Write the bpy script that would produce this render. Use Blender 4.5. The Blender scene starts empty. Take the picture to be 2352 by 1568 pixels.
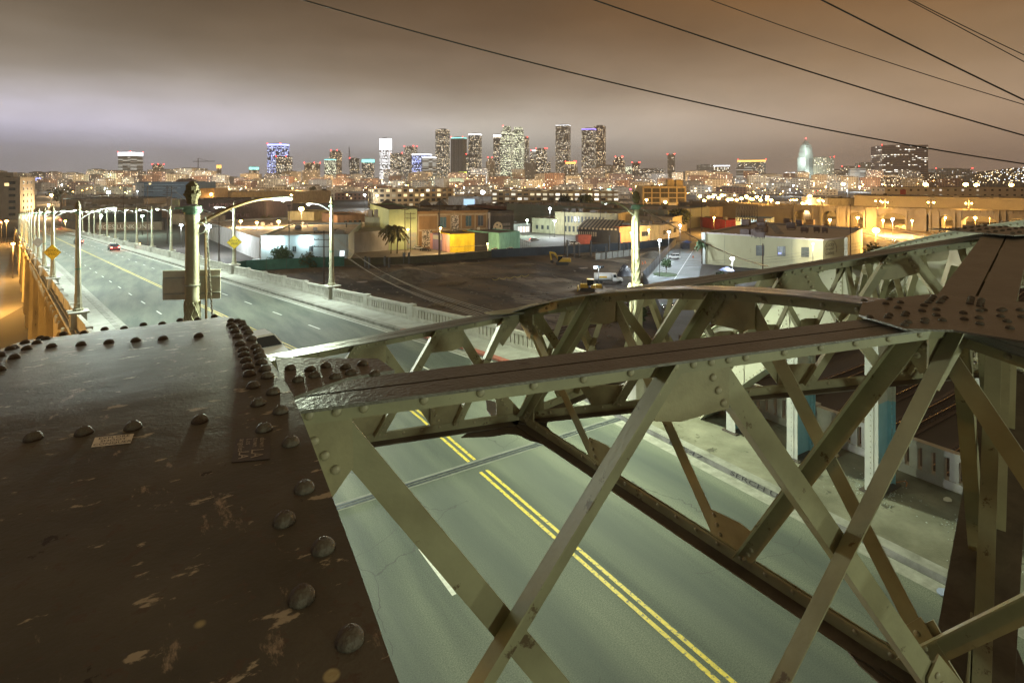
import bpy, math, random
from mathutils import Vector, Matrix
R = math.radians
rnd = random.Random(7)
sc = bpy.context.scene
COL = sc.collection

# ---------------------------------------------------------------- camera
CAMH = 9.7
TH = R(32.9)
CT, ST = math.cos(TH), math.sin(TH)
FPX = 1293.0
cam_d = bpy.data.cameras.new("camera")
cam = bpy.data.objects.new("camera", cam_d)
COL.objects.link(cam)
cam.location = (0, 0, CAMH)
cam.rotation_euler = (R(90), 0, -TH)
cam_d.sensor_width = 36
cam_d.lens = 36 * FPX / 2352
cam_d.shift_y = -(784 - 410) / 2352
cam_d.clip_start = 0.05
cam_d.clip_end = 30000
sc.camera = cam

# ---------------------------------------------------------------- view / render
sc.view_settings.view_transform = 'Standard'
sc.view_settings.look = 'None'
sc.view_settings.exposure = 0
sc.view_settings.gamma = 1
sc.cycles.use_denoising = True
try: sc.cycles.denoiser = 'OPENIMAGEDENOISE'
except Exception: pass
sc.cycles.max_bounces = 4
sc.cycles.diffuse_bounces = 2
sc.cycles.glossy_bounces = 2
sc.cycles.transmission_bounces = 2
sc.cycles.volume_bounces = 0
sc.cycles.sample_clamp_indirect = 4
sc.cycles.use_light_tree = True
sc.cycles.caustics_reflective = False
sc.cycles.caustics_refractive = False

def lin(c):
    return tuple((x / 12.92 if x <= .04045 else ((x + .055) / 1.055) ** 2.4) for x in (v / 255 for v in c))

# ---------------------------------------------------------------- night sky: low cloud lit by the city
w = bpy.data.worlds.new("World"); sc.world = w
w.use_nodes = True
nt = w.node_tree; nt.nodes.clear()
N = nt.nodes.new; L = nt.links.new
out = N('ShaderNodeOutputWorld'); bg = N('ShaderNodeBackground'); L(bg.outputs[0], out.inputs[0])
tc = N('ShaderNodeTexCoord'); sep = N('ShaderNodeSeparateXYZ'); L(tc.outputs['Generated'], sep.inputs[0])
def wmath(op, a, b=None, clamp=False):
    m = N('ShaderNodeMath'); m.operation = op; m.use_clamp = clamp
    for i, v in enumerate((a, b)):
        if v is None: continue
        if isinstance(v, (int, float)): m.inputs[i].default_value = v
        else: L(v, m.inputs[i])
    return m.outputs[0]
# soft wisps warp the height bands
mp = N('ShaderNodeMapping'); mp.inputs['Scale'].default_value = (2.2, 2.2, 14)
L(tc.outputs['Generated'], mp.inputs[0])
nz = N('ShaderNodeTexNoise'); nz.inputs['Scale'].default_value = 1.3; nz.inputs['Detail'].default_value = 5; nz.inputs['Roughness'].default_value = .45
L(mp.outputs[0], nz.inputs[0])
nzo = wmath('MULTIPLY', wmath('SUBTRACT', nz.outputs['Fac'], .5), .06)
dotr = wmath('ADD', wmath('MULTIPLY', sep.outputs[0], CT), wmath('MULTIPLY', sep.outputs[1], -ST))   # sideways
dotf = wmath('ADD', wmath('MULTIPLY', sep.outputs[0], ST), wmath('MULTIPLY', sep.outputs[1], CT))
hl = wmath('POWER', wmath('ADD', wmath('MULTIPLY', dotr, dotr), wmath('MULTIPLY', dotf, dotf)), .5)
elev = wmath('DIVIDE', sep.outputs[2], wmath('MAXIMUM', hl, .05))
ev = wmath('MULTIPLY', wmath('ADD', elev, nzo), 1.9, True)
def ramp(stops):
    r = N('ShaderNodeValToRGB'); L(ev, r.inputs[0]); r.color_ramp.interpolation = 'B_SPLINE'
    e = r.color_ramp.elements
    while len(e) < len(stops): e.new(.5)
    for i, (p, c) in enumerate(stops):
        e[i].position = p; e[i].color = (*lin(c), 1)
    return r.outputs[0]
LEFT = ramp([(0, (158, 154, 160)), (.05, (160, 157, 163)), (.12, (196, 193, 212)), (.165, (236, 230, 250)), (.22, (196, 189, 190)), (.31, (142, 130, 115)), (.44, (110, 95, 77)), (.60, (84, 69, 51)), (.74, (92, 76, 56)), (1, (136, 114, 84))])
MID = ramp([(0, (156, 150, 144)), (.05, (158, 153, 148)), (.11, (184, 180, 172)), (.17, (212, 202, 190)), (.25, (172, 158, 142)), (.35, (138, 119, 99)), (.49, (112, 89, 66)), (.64, (92, 68, 45)), (.76, (98, 78, 54)), (1, (136, 114, 84))])
RIGHT = ramp([(0, (152, 128, 112)), (.06, (156, 130, 112)), (.14, (178, 150, 124)), (.22, (180, 152, 124)), (.32, (156, 128, 98)), (.45, (136, 104, 70)), (.60, (140, 95, 48)), (.76, (128, 88, 44)), (1, (136, 114, 84))])
def mixc(f, a, b):
    m = N('ShaderNodeMix'); m.data_type = 'RGBA'; L(f, m.inputs[0]); L(a, m.inputs[6]); L(b, m.inputs[7]); return m.outputs[2]
az = wmath('DIVIDE', dotr, hl)      # -1..1
f1 = wmath('MULTIPLY', wmath('ADD', az, .62), 1.8, True)
f2 = wmath('MULTIPLY', wmath('ADD', az, -.02), 1.7, True)
skyc = mixc(f2, mixc(f1, LEFT, MID), RIGHT)
below = N('ShaderNodeMix'); below.data_type = 'RGBA'
L(wmath('MULTIPLY', wmath('ADD', elev, .02), 60, True), below.inputs[0])
below.inputs[6].default_value = (.03, .022, .015, 1); L(skyc, below.inputs[7])
L(below.outputs[2], bg.inputs['Color'])
mp2 = N('ShaderNodeMapping'); mp2.inputs['Scale'].default_value = (3.5, 3.5, 9); L(tc.outputs['Generated'], mp2.inputs[0])
nz2 = N('ShaderNodeTexNoise'); nz2.inputs['Scale'].default_value = 1.6; nz2.inputs['Detail'].default_value = 7; nz2.inputs['Roughness'].default_value = .5; L(mp2.outputs[0], nz2.inputs[0])
L(wmath('ADD', .72, wmath('MULTIPLY', nz2.outputs['Fac'], .46)), bg.inputs['Strength'])

# ---------------------------------------------------------------- pixel helpers (photo scaled to 2352 wide; horizon row 410)
def W(px, py, z):
    X = (px - 1176) / FPX * z
    return Vector((X * CT + z * ST, z * CT - X * ST, CAMH - (py - 410) / FPX * z))
def G(px, py, H=30.0):
    z = FPX * H / (py - 410)
    return W(px, py, z)
def PZ(px, z, h):
    p = W(px, 410, z); p.z = h; return p
GZ = CAMH - 30.0

# ---------------------------------------------------------------- mesh helpers
class MB:
    def __init__(s): s.v = []; s.f = []; s.uv = {}
    def face(s, pts, uv=None):
        i = len(s.v); s.v += [tuple(p) for p in pts]; s.f.append(tuple(range(i, i + len(pts))))
        if uv: s.uv[len(s.f) - 1] = uv
        return s
    def hexa(s, p):      # 8 points: bottom 4, top 4 (ccw)
        i = len(s.v); s.v += [tuple(q) for q in p]
        for a in ((3, 2, 1, 0), (4, 5, 6, 7), (0, 1, 5, 4), (1, 2, 6, 5), (2, 3, 7, 6), (3, 0, 4, 7)): s.f.append(tuple(i + k for k in a))
        return s
    def box(s, c, d, rot=0, M=None):
        x, y, z = d[0] / 2, d[1] / 2, d[2] / 2
        m = M or Matrix.Rotation(rot, 3, 'Z')
        c = Vector(c)
        return s.hexa([c + m @ Vector(q) for q in ((-x, -y, -z), (x, -y, -z), (x, y, -z), (-x, y, -z), (-x, -y, z), (x, -y, z), (x, y, z), (-x, y, z))])
    def beam(s, a, b, wd, ht, up=(0, 0, 1), taper=1):
        a, b = Vector(a), Vector(b); d = (b - a).normalized(); sd = d.cross(Vector(up))
        if sd.length < 1e-4: sd = d.cross(Vector((1, 0, 0)))
        sd.normalize(); u = sd.cross(d)
        p = []
        for q, k in ((a, 1), (b, taper)):
            for x, y in ((-1, -1), (1, -1), (1, 1), (-1, 1)): p.append(q + sd * x * wd * k / 2 + u * y * ht * k / 2)
        return s.hexa(p)
    def prism(s, poly, vec):
        vec = Vector(vec); n = len(poly); i = len(s.v); poly = [Vector(q) for q in poly]
        s.v += [tuple(q) for q in poly] + [tuple(q + vec) for q in poly]
        s.f.append(tuple(range(i + n - 1, i - 1, -1))); s.f.append(tuple(range(i + n, i + 2 * n)))
        for k in range(n):
            j = (k + 1) % n; s.f.append((i + k, i + j, i + n + j, i + n + k))
        return s
    def lathe(s, base, prof, n=12, axis=None, cap=True, rot=0):
        base = Vector(base); ax = Vector(axis or (0, 0, 1)).normalized()
        a1 = ax.cross(Vector((0, 1, 0))) if abs(ax.y) < .9 else ax.cross(Vector((1, 0, 0)))
        a1.normalize(); a2 = ax.cross(a1); i = len(s.v)
        for h, r in prof:
            for k in range(n):
                t = 2 * math.pi * k / n + rot
                s.v.append(tuple(base + ax * h + a1 * math.cos(t) * r + a2 * math.sin(t) * r))
        for j in range(len(prof) - 1):
            for k in range(n):
                k2 = (k + 1) % n; s.f.append((i + j * n + k, i + j * n + k2, i + (j + 1) * n + k2, i + (j + 1) * n + k))
        if cap:
            s.f.append(tuple(i + k for k in range(n - 1, -1, -1))); s.f.append(tuple(i + (len(prof) - 1) * n + k for k in range(n)))
        return s
    def tube(s, pts, r, n=6, r2=None):
        pts = [Vector(p) for p in pts]; i = len(s.v); m = len(pts)
        for j, p in enumerate(pts):
            d = (pts[min(j + 1, m - 1)] - pts[max(j - 1, 0)]).normalized()
            a1 = d.cross(Vector((0, 0, 1)))
            if a1.length < 1e-3: a1 = d.cross(Vector((1, 0, 0)))
            a1.normalize(); a2 = d.cross(a1); rr = r if r2 is None else r + (r2 - r) * j / (m - 1)
            for k in range(n):
                t = 2 * math.pi * k / n; s.v.append(tuple(p + a1 * math.cos(t) * rr + a2 * math.sin(t) * rr))
        for j in range(m - 1):
            for k in range(n):
                k2 = (k + 1) % n; s.f.append((i + j * n + k, i + j * n + k2, i + (j + 1) * n + k2, i + (j + 1) * n + k))
        s.f.append(tuple(i + k for k in range(n - 1, -1, -1))); s.f.append(tuple(i + (m - 1) * n + k for k in range(n)))
        return s
    def dome(s, c, r, nrm=(0, 0, 1), n=10, flat=.72):
        prof = [(-.001, r)] + [(r * flat * math.sin(a), r * math.cos(a)) for a in (R(15), R(35), R(55), R(74))]
        return s.lathe(c, prof, n, nrm)
    def sphere(s, c, r, n=10, sz=1):
        prof = [(r * sz * math.sin(R(a)), max(r * math.cos(R(a)), .001 * r)) for a in (-89, -65, -40, -15, 15, 40, 65, 89)]
        return s.lathe(c, prof, n)
    def build(s, name, mat, parent=None, smooth=False, bev=0):
        me = bpy.data.meshes.new(name); me.from_pydata(s.v, [], s.f); me.update()
        if s.uv:
            ul = me.uv_layers.new(name='UVMap')
            for p in me.polygons:
                u = s.uv.get(p.index)
                for k, li in enumerate(p.loop_indices): ul.data[li].uv = u[k] if u else (0, 0)
        if smooth:
            for p in me.polygons: p.use_smooth = len(p.vertices) == 4
        me.materials.append(mat)
        o = bpy.data.objects.new(name, me); COL.objects.link(o)
        if parent:
            o.parent = parent; o.matrix_parent_inverse = Matrix.Translation(-parent.location) if parent.rotation_euler.z == 0 else parent_inv(parent)
        if bev:
            b = o.modifiers.new('bevel', 'BEVEL'); b.width = bev; b.segments = 2; b.limit_method = 'ANGLE'
        return o
def parent_inv(p):
    return (Matrix.Translation(p.location) @ Matrix.Rotation(p.rotation_euler.z, 4, 'Z')).inverted()
def tag(o, label=None, cat=None, group=None, kind=None):
    if label: o['label'] = label
    if cat: o['category'] = cat
    if group: o['group'] = group
    if kind: o['kind'] = kind
    return o
def thing(name, loc, label, cat, group=None):
    o = bpy.data.objects.new(name, None); COL.objects.link(o); o.location = loc; o.empty_display_size = .3
    return tag(o, label, cat, group)
def copy_tree(o, parent=None):
    c = o.copy(); COL.objects.link(c)
    if parent: c.parent = parent
    for ch in KIDS(o): copy_tree(ch, c)
    return c
def KIDS(o): return [x for x in COL.objects if x.parent == o]
def text_mesh(txt, name, org, xd, yd, mat, parent=None, th=.0, font_shear=0, align='LEFT'):
    """letters one unit tall mapped on xd, yd vectors from org"""
    c = bpy.data.curves.new(name, 'FONT'); c.body = txt; c.align_x = align; c.shear = font_shear; c.resolution_u = 2
    o = bpy.data.objects.new(name, c); COL.objects.link(o)
    me = bpy.data.meshes.new_from_object(o.evaluated_get(bpy.context.evaluated_depsgraph_get()))
    bpy.data.objects.remove(o)
    xd, yd, org = Vector(xd), Vector(yd), Vector(org)
    nrm = xd.cross(yd).normalized()
    for v in me.vertices: v.co = org + xd * v.co.x + yd * v.co.y + nrm * th
    me.materials.clear(); me.materials.append(mat)
    ob = bpy.data.objects.new(name, me); COL.objects.link(ob)
    if parent: ob.parent = parent; ob.matrix_parent_inverse = parent_inv(parent)
    return ob

# ---------------------------------------------------------------- materials
MATS = {}
def mat(key, col, rough=.7, col2=None, scale=3, metal=0, bump=0, bscale=None, detail=6, emit=None, estr=0, spec=.5, thr=(.35, .65), stretch=None, c3=None):
    """noise-mottled principled material"""
    if key in MATS: return MATS[key]
    m = bpy.data.materials.new(key); m.use_nodes = True; nt = m.node_tree; n = nt.nodes; l = nt.links
    b = n['Principled BSDF']; b.inputs['Roughness'].default_value = rough; b.inputs['Metallic'].default_value = metal
    b.inputs['Specular IOR Level'].default_value = spec
    b.inputs['Base Color'].default_value = (*col, 1)
    tc = n.new('ShaderNodeTexCoord'); vec = tc.outputs['Object']
    if stretch:
        mp = n.new('ShaderNodeMapping'); mp.inputs['Scale'].default_value = stretch; l.new(vec, mp.inputs[0]); vec = mp.outputs[0]
    if col2:
        t = n.new('ShaderNodeTexNoise'); t.inputs['Scale'].default_value = scale; t.inputs['Detail'].default_value = detail; t.inputs['Roughness'].default_value = .62
        l.new(vec, t.inputs[0]); r = n.new('ShaderNodeValToRGB'); l.new(t.outputs['Fac'], r.inputs[0])
        r.color_ramp.elements[0].position = thr[0]; r.color_ramp.elements[1].position = thr[1]
        r.color_ramp.elements[0].color = (*col, 1); r.color_ramp.elements[1].color = (*col2, 1)
        o_ = r.outputs[0]
        if c3:      # sparse patches: colour, scale, threshold
            t3 = n.new('ShaderNodeTexNoise'); t3.inputs['Scale'].default_value = c3[1]; t3.inputs['Detail'].default_value = 8; t3.inputs['Roughness'].default_value = .7
            l.new(vec, t3.inputs[0]); r3 = n.new('ShaderNodeValToRGB'); l.new(t3.outputs['Fac'], r3.inputs[0])
            r3.color_ramp.elements[0].position = c3[2]; r3.color_ramp.elements[1].position = c3[2] + .04
            r3.color_ramp.elements[0].color = (0, 0, 0, 1); r3.color_ramp.elements[1].color = (1, 1, 1, 1)
            mx = n.new('ShaderNodeMix'); mx.data_type = 'RGBA'; l.new(r3.outputs[0], mx.inputs[0]); l.new(o_, mx.inputs[6]); mx.inputs[7].default_value = (*c3[0], 1); o_ = mx.outputs[2]
        l.new(o_, b.inputs['Base Color'])
    if bump:
        t2 = n.new('ShaderNodeTexNoise'); t2.inputs['Scale'].default_value = bscale or scale * 6; t2.inputs['Detail'].default_value = 4; l.new(vec, t2.inputs[0])
        bp = n.new('ShaderNodeBump'); bp.inputs['Strength'].default_value = bump; bp.inputs['Distance'].default_value = .02; l.new(t2.outputs['Fac'], bp.inputs['Height']); l.new(bp.outputs[0], b.inputs['Normal'])
    if emit:
        b.inputs['Emission Color'].default_value = (*emit, 1); b.inputs['Emission Strength'].default_value = estr
        m.cycles.emission_sampling = 'NONE'
    MATS[key] = m; return m
def glow(key, col, s):
    if key in MATS: return MATS[key]
    return mat(key, (.2, .2, .2), emit=col, estr=s)

def facade(key, wall, glass, du, dv, wf=.6, hf=.55, lit=.25, c1=(1, .75, .4), c2=(1, .95, .8), s=2.0, rows=.3, seed=0, wallrough=.8, mull=True):
    """walls with a grid of windows, some of them lit; uv in metres"""
    if key in MATS: return MATS[key]
    m = bpy.data.materials.new(key); m.use_nodes = True; nt = m.node_tree; n = nt.nodes; l = nt.links; b = n['Principled BSDF']
    def M(op, a, bb=None, c=None):
        x = n.new('ShaderNodeMath'); x.operation = op
        for i, v in enumerate((a, bb, c)):
            if v is None: continue
            if isinstance(v, (int, float)): x.inputs[i].default_value = v
            else: l.new(v, x.inputs[i])
        return x.outputs[0]
    uv = n.new('ShaderNodeUVMap'); uv.uv_map = 'UVMap'; sp = n.new('ShaderNodeSeparateXYZ'); l.new(uv.outputs[0], sp.inputs[0])
    oi = n.new('ShaderNodeObjectInfo')
    U = M('DIVIDE', sp.outputs[0], du); V = M('DIVIDE', sp.outputs[1], dv)
    fu = M('FRACT', U); fv = M('FRACT', V)
    mk = M('MULTIPLY', M('MULTIPLY', M('GREATER_THAN', fu, (1 - wf) / 2), M('LESS_THAN', fu, (1 + wf) / 2)), M('MULTIPLY', M('GREATER_THAN', fv, (1 - hf) / 2), M('LESS_THAN', fv, (1 + hf) / 2)))
    mk = M('MULTIPLY', mk, M('GREATER_THAN', sp.outputs[1], .01))
    cv = n.new('ShaderNodeCombineXYZ'); l.new(M('FLOOR', U), cv.inputs[0]); l.new(M('FLOOR', V), cv.inputs[1]); l.new(M('MULTIPLY', oi.outputs['Random'], 91.7), cv.inputs[2])
    wn = n.new('ShaderNodeTexWhiteNoise'); wn.noise_dimensions = '3D'; l.new(cv.outputs[0], wn.inputs[0])
    cr = n.new('ShaderNodeCombineXYZ'); l.new(M('FLOOR', V), cr.inputs[1]); l.new(M('FLOOR', M('DIVIDE', U, 9)), cr.inputs[0]); l.new(M('MULTIPLY', oi.outputs['Random'], 37.1), cr.inputs[2])
    wr = n.new('ShaderNodeTexWhiteNoise'); wr.noise_dimensions = '3D'; l.new(cr.outputs[0], wr.inputs[0])
    p = M('ADD', lit, M('MULTIPLY', M('GREATER_THAN', wr.outputs[0], 1 - rows), .5))
    on = M('MULTIPLY', mk, M('LESS_THAN', wn.outputs[0], p))
    spc = n.new('ShaderNodeSeparateColor'); l.new(wn.outputs['Color'], spc.inputs[0])
    mx = n.new('ShaderNodeMix'); mx.data_type = 'RGBA'; l.new(mk, mx.inputs[0]); mx.inputs[6].default_value = (*wall, 1); mx.inputs[7].default_value = (*glass, 1); l.new(mx.outputs[2], b.inputs['Base Color'])
    l.new(M('SUBTRACT', wallrough, M('MULTIPLY', mk, wallrough - .25)), b.inputs['Roughness'])
    me = n.new('ShaderNodeMix'); me.data_type = 'RGBA'; l.new(spc.outputs[1], me.inputs[0]); me.inputs[6].default_value = (*c1, 1); me.inputs[7].default_value = (*c2, 1); l.new(me.outputs[2], b.inputs['Emission Color'])
    l.new(M('MULTIPLY', on, M('MULTIPLY', M('ADD', M('POWER', spc.outputs[2], 2.0), .25), s)), b.inputs['Emission Strength'])
    m.cycles.emission_sampling = 'NONE'
    MATS[key] = m; return m

KHAKI = mat('khaki_steel_paint', (.30, .285, .175), .5, (.205, .19, .115), 1.6, bump=.08, bscale=30, c3=((.10, .065, .032), 4.5, .615), thr=(.4, .7))
GUSS = mat('khaki_gusset_paint', (.32, .29, .175), .48, (.22, .195, .115), 3, bump=.1, bscale=50, c3=((.09, .07, .04), 4.2, .66))
BROWN = mat('brown_shaded_weathered_plate', (.14, .132, .112), .42, (.10, .092, .076), 4, bump=.3, bscale=50, c3=((.06, .045, .036), 7, .64))  # brown holds the shade of unlit top faces as well as real dirt
DKB = mat('dark_chord_paint', (.10, .08, .06), .5, (.06, .048, .038), 4, bump=.2)

def grid(rows, name, m, parent):
    mb = MB(); n = len(rows[0])
    for r in rows: mb.v += [tuple(q) for q in r]
    for i in range(len(rows) - 1):
        for k in range(n - 1): mb.f.append((i * n + k, i * n + k + 1, (i + 1) * n + k + 1, (i + 1) * n + k))
    return mb.build(name, m, parent, smooth=True)
LMUL = 2.6
# ================================================================= lights of the bridge itself are in lamp_post()
def point(name, loc, power, col, rad=.25, parent=None, spot=None, aim=(0, 0, -1)):
    d = bpy.data.lights.new(name, 'SPOT' if spot else 'POINT'); d.energy = power * LMUL; d.color = col; d.shadow_soft_size = rad
    if spot: d.spot_size = R(spot); d.spot_blend = .6
    o = bpy.data.objects.new(name, d); COL.objects.link(o); o.location = loc
    if spot: o.rotation_euler = Vector(aim).to_track_quat('-Z', 'Y').to_euler()
    if parent: o.parent = parent; o.matrix_parent_inverse = parent_inv(parent)
    return o

# ================================================================= ground
GROUND = mat('earth_ground', (.060, .050, .040), .95, (.035, .030, .025), .02, bump=.2, bscale=.5)
ASPH_FAR = mat('street_asphalt', (.085, .08, .075), .8, (.06, .055, .05), .2)
CONC = mat('parapet_concrete', (.50, .49, .43), .85, (.36, .35, .29), 1.2, bump=.3, bscale=25, c3=((.20, .19, .15), 2.0, .66))
CONC2 = mat('pier_concrete', (.40, .33, .20), .9, (.27, .22, .13), .5, bump=.2, c3=((.14, .11, .07), 1.0, .64), stretch=(1, 1, .4))
WALK = mat('sidewalk_concrete', (.40, .40, .35), .85, (.29, .29, .25), .9, bump=.3, bscale=30, c3=((.16, .16, .13), 1.6, .66))
KERB = mat('kerb_concrete', (.33, .33, .29), .85, (.17, .17, .14), 1.8, bump=.3, bscale=20)

def sheet(name, poly, z, m, kind='structure', th=None):
    mb = MB()
    if th: mb.prism([(x, y, z - th) for x, y in poly], (0, 0, th))
    else: mb.face([(x, y, z) for x, y in poly])
    return tag(mb.build(name, m), kind=kind)
sheet('ground', [(-9000, -500), (12000, -500), (12000, 14000), (-9000, 14000)], GZ, GROUND)
def gpoly(pts, H=30.0): return [tuple(G(x, y, H)[:2]) for x, y in pts]

# ================================================================= the road deck
def uc(s):  # centre line of the road
    return 9.35 if s <= 20 else 9.35 - .16 * (s - 22) * (min(1, max(0, (s - 20) / 4)))
def zr(s):  # road height
    return 0.0 if s <= 26 else -.048 * (s - 27) if s > 28 else -.0005 * (s - 26) ** 2 * 24
S_END = 425.0
SS = [-16, -8, 0, 4, 8, 12, 16.6] 
SW = [16.6, 20, 21, 22, 23, 24, 26, 28, 31, 35, 40, 46, 52, 60] + list(range(70, 430, 15))
def strip(name, o0, o1, z0, th, m, ss, kind='structure', zoff=0, ends=True):
    mb = MB()
    for a, b in zip(ss, ss[1:]):
        za, zb = zr(a) + z0, zr(b) + z0
        p = [(uc(a) + o0, a, za - th), (uc(a) + o1, a, za - th), (uc(b) + o1, b, zb - th), (uc(b) + o0, b, zb - th), (uc(a) + o0, a, za), (uc(a) + o1, a, za), (uc(b) + o1, b, zb), (uc(b) + o0, b, zb)]
        if th: mb.hexa(p)
        else: mb.face(p[4:])
    return tag(mb.build(name, m), kind=kind)

# asphalt: aggregate speckle, wheel-track darkening with its own shape, cracks
def asphalt_mat():
    m = bpy.data.materials.new('bridge_asphalt'); m.use_nodes = True; nt = m.node_tree; n = nt.nodes; l = nt.links; b = n['Principled BSDF']
    tc = n.new('ShaderNodeTexCoord')
    t1 = n.new('ShaderNodeTexNoise'); t1.inputs['Scale'].default_value = 34; t1.inputs['Detail'].default_value = 6; t1.inputs['Roughness'].default_value = .8; l.new(tc.outputs['Object'], t1.inputs[0])
    r1 = n.new('ShaderNodeValToRGB'); l.new(t1.outputs['Fac'], r1.inputs[0]); r1.color_ramp.elements[0].position = .36; r1.color_ramp.elements[1].position = .66
    r1.color_ramp.elements[0].color = (.075, .085, .072, 1); r1.color_ramp.elements[1].color = (.245, .262, .212, 1)
    mp = n.new('ShaderNodeMapping'); mp.inputs['Scale'].default_value = (.8, .09, 1); mp.inputs['Rotation'].default_value = (0, 0, 0); l.new(tc.outputs['Object'], mp.inputs[0])
    t2 = n.new('ShaderNodeTexNoise'); t2.inputs['Scale'].default_value = 1.0; t2.inputs['Detail'].default_value = 4; l.new(mp.outputs[0], t2.inputs[0])
    r2 = n.new('ShaderNodeValToRGB'); l.new(t2.outputs['Fac'], r2.inputs[0]); r2.color_ramp.elements[0].position = .34; r2.color_ramp.elements[1].position = .62
    r2.color_ramp.elements[0].color = (.42, .47, .46, 1); r2.color_ramp.elements[1].color = (.95, .97, .88, 1)
    mx = n.new('ShaderNodeMix'); mx.data_type = 'RGBA'; mx.blend_type = 'MULTIPLY'; mx.inputs[0].default_value = 1; l.new(r1.outputs[0], mx.inputs[6]); l.new(r2.outputs[0], mx.inputs[7])
    # oil and tyre film down the middle of each lane
    sx = n.new('ShaderNodeSeparateXYZ'); l.new(tc.outputs['Object'], sx.inputs[0])
    def MM(op, a, b_):
        q = n.new('ShaderNodeMath'); q.operation = op
        for i_, v in enumerate((a, b_)):
            if isinstance(v, (int, float)): q.inputs[i_].default_value = v
            else: l.new(v, q.inputs[i_])
        return q.outputs[0]
    ph = MM('MULTIPLY', MM('ADD', MM('SUBTRACT', sx.outputs[0], 7.675), MM('MULTIPLY', t2.outputs['Fac'], .35)), 2 * math.pi / 3.35)
    co = MM('MULTIPLY', MM('ADD', MM('COSINE', ph, 0), .25), .8); cl_ = n.new('ShaderNodeClamp'); l.new(co, cl_.inputs[0])
    fd = n.new('ShaderNodeMapRange'); fd.inputs[1].default_value = 17; fd.inputs[2].default_value = 22; fd.inputs[3].default_value = .62; fd.inputs[4].default_value = 0; l.new(sx.outputs[1], fd.inputs[0])
    mo = n.new('ShaderNodeMix'); mo.data_type = 'RGBA'; l.new(MM('MULTIPLY', cl_.outputs[0], fd.outputs[0]), mo.inputs[0]); l.new(mx.outputs[2], mo.inputs[6]); mo.inputs[7].default_value = (.062, .075, .068, 1); mx = mo
    # cracks
    tn = n.new('ShaderNodeTexNoise'); tn.inputs['Scale'].default_value = 1.2; tn.inputs['Detail'].default_value = 6; l.new(tc.outputs['Object'], tn.inputs[0])
    ma = n.new('ShaderNodeMix'); ma.data_type = 'VECTOR'; ma.inputs[0].default_value = .35; l.new(tc.outputs['Object'], ma.inputs[4]); l.new(tn.outputs['Color'], ma.inputs[5])
    vo = n.new('ShaderNodeTexVoronoi'); vo.feature = 'DISTANCE_TO_EDGE'; vo.inputs['Scale'].default_value = .28; l.new(ma.outputs[1], vo.inputs[0])
    lt = n.new('ShaderNodeMath'); lt.operation = 'LESS_THAN'; lt.inputs[1].default_value = .0016; l.new(vo.outputs['Distance'], lt.inputs[0])
    t4 = n.new('ShaderNodeTexNoise'); t4.inputs['Scale'].default_value = .25; l.new(tc.outputs['Object'], t4.inputs[0])
    gt = n.new('ShaderNodeMath'); gt.operation = 'GREATER_THAN'; gt.inputs[1].default_value = .5; l.new(t4.outputs['Fac'], gt.inputs[0])
    mu = n.new('ShaderNodeMath'); mu.operation = 'MULTIPLY'; l.new(lt.outputs[0], mu.inputs[0]); l.new(gt.outputs[0], mu.inputs[1])
    mc = n.new('ShaderNodeMix'); mc.data_type = 'RGBA'; l.new(mu.outputs[0], mc.inputs[0]); l.new(mx.outputs[2], mc.inputs[6]); mc.inputs[7].default_value = (.06, .065, .056, 1)
    l.new(mc.outputs[2], b.inputs['Base Color']); b.inputs['Roughness'].default_value = .75
    bp = n.new('ShaderNodeBump'); bp.inputs['Strength'].default_value = .5; bp.inputs['Distance'].default_value = .01; l.new(t1.outputs['Fac'], bp.inputs['Height']); l.new(bp.outputs[0], b.inputs['Normal'])
    return m
ASPH = asphalt_mat()
strip('road', -6.65, 6.65, 0, .25, ASPH, SS); strip('road', -6.65, 6.65, 0, .25, ASPH, SW)
WALK_SHADED = mat('shaded_walkway_concrete', (.24, .235, .17), .85, (.13, .125, .085), .7, bump=.4, bscale=25, c3=((.08, .075, .05), 1.3, .6))  # darker copy of the sidewalk colour, near walkway's shade painted in
strip('sidewalk', 7.02, 12.2, .17, .4, WALK_SHADED, SS); strip('sidewalk', -12.2, -7.02, .17, .4, WALK_SHADED, SS)
strip('sidewalk', 7.02, 9.2, .17, .4, WALK, SW); strip('sidewalk', -9.2, -7.02, .17, .4, WALK, SW)
for sg in (-1, 1):
    for s_ in (SS, SW):
        a, b = sorted((sg * 6.65, sg * 7.02)); strip('kerb', a, b, .185, .42, KERB, s_)
        a, b = sorted((sg * 6.15, sg * 6.62)); strip('gutter', a, b, .004, 0, mat('gutter_concrete', (.36, .36, .31), .8, (.22, .22, .18), 3), s_)
REDK = mat('red_kerb_paint', (.42, .10, .07), .7, (.33, .16, .11), 5)
strip('painted_kerb_zone', 6.63, 7.03, .189, .1, REDK, [23, 26, 28, 31, 35])

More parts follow.
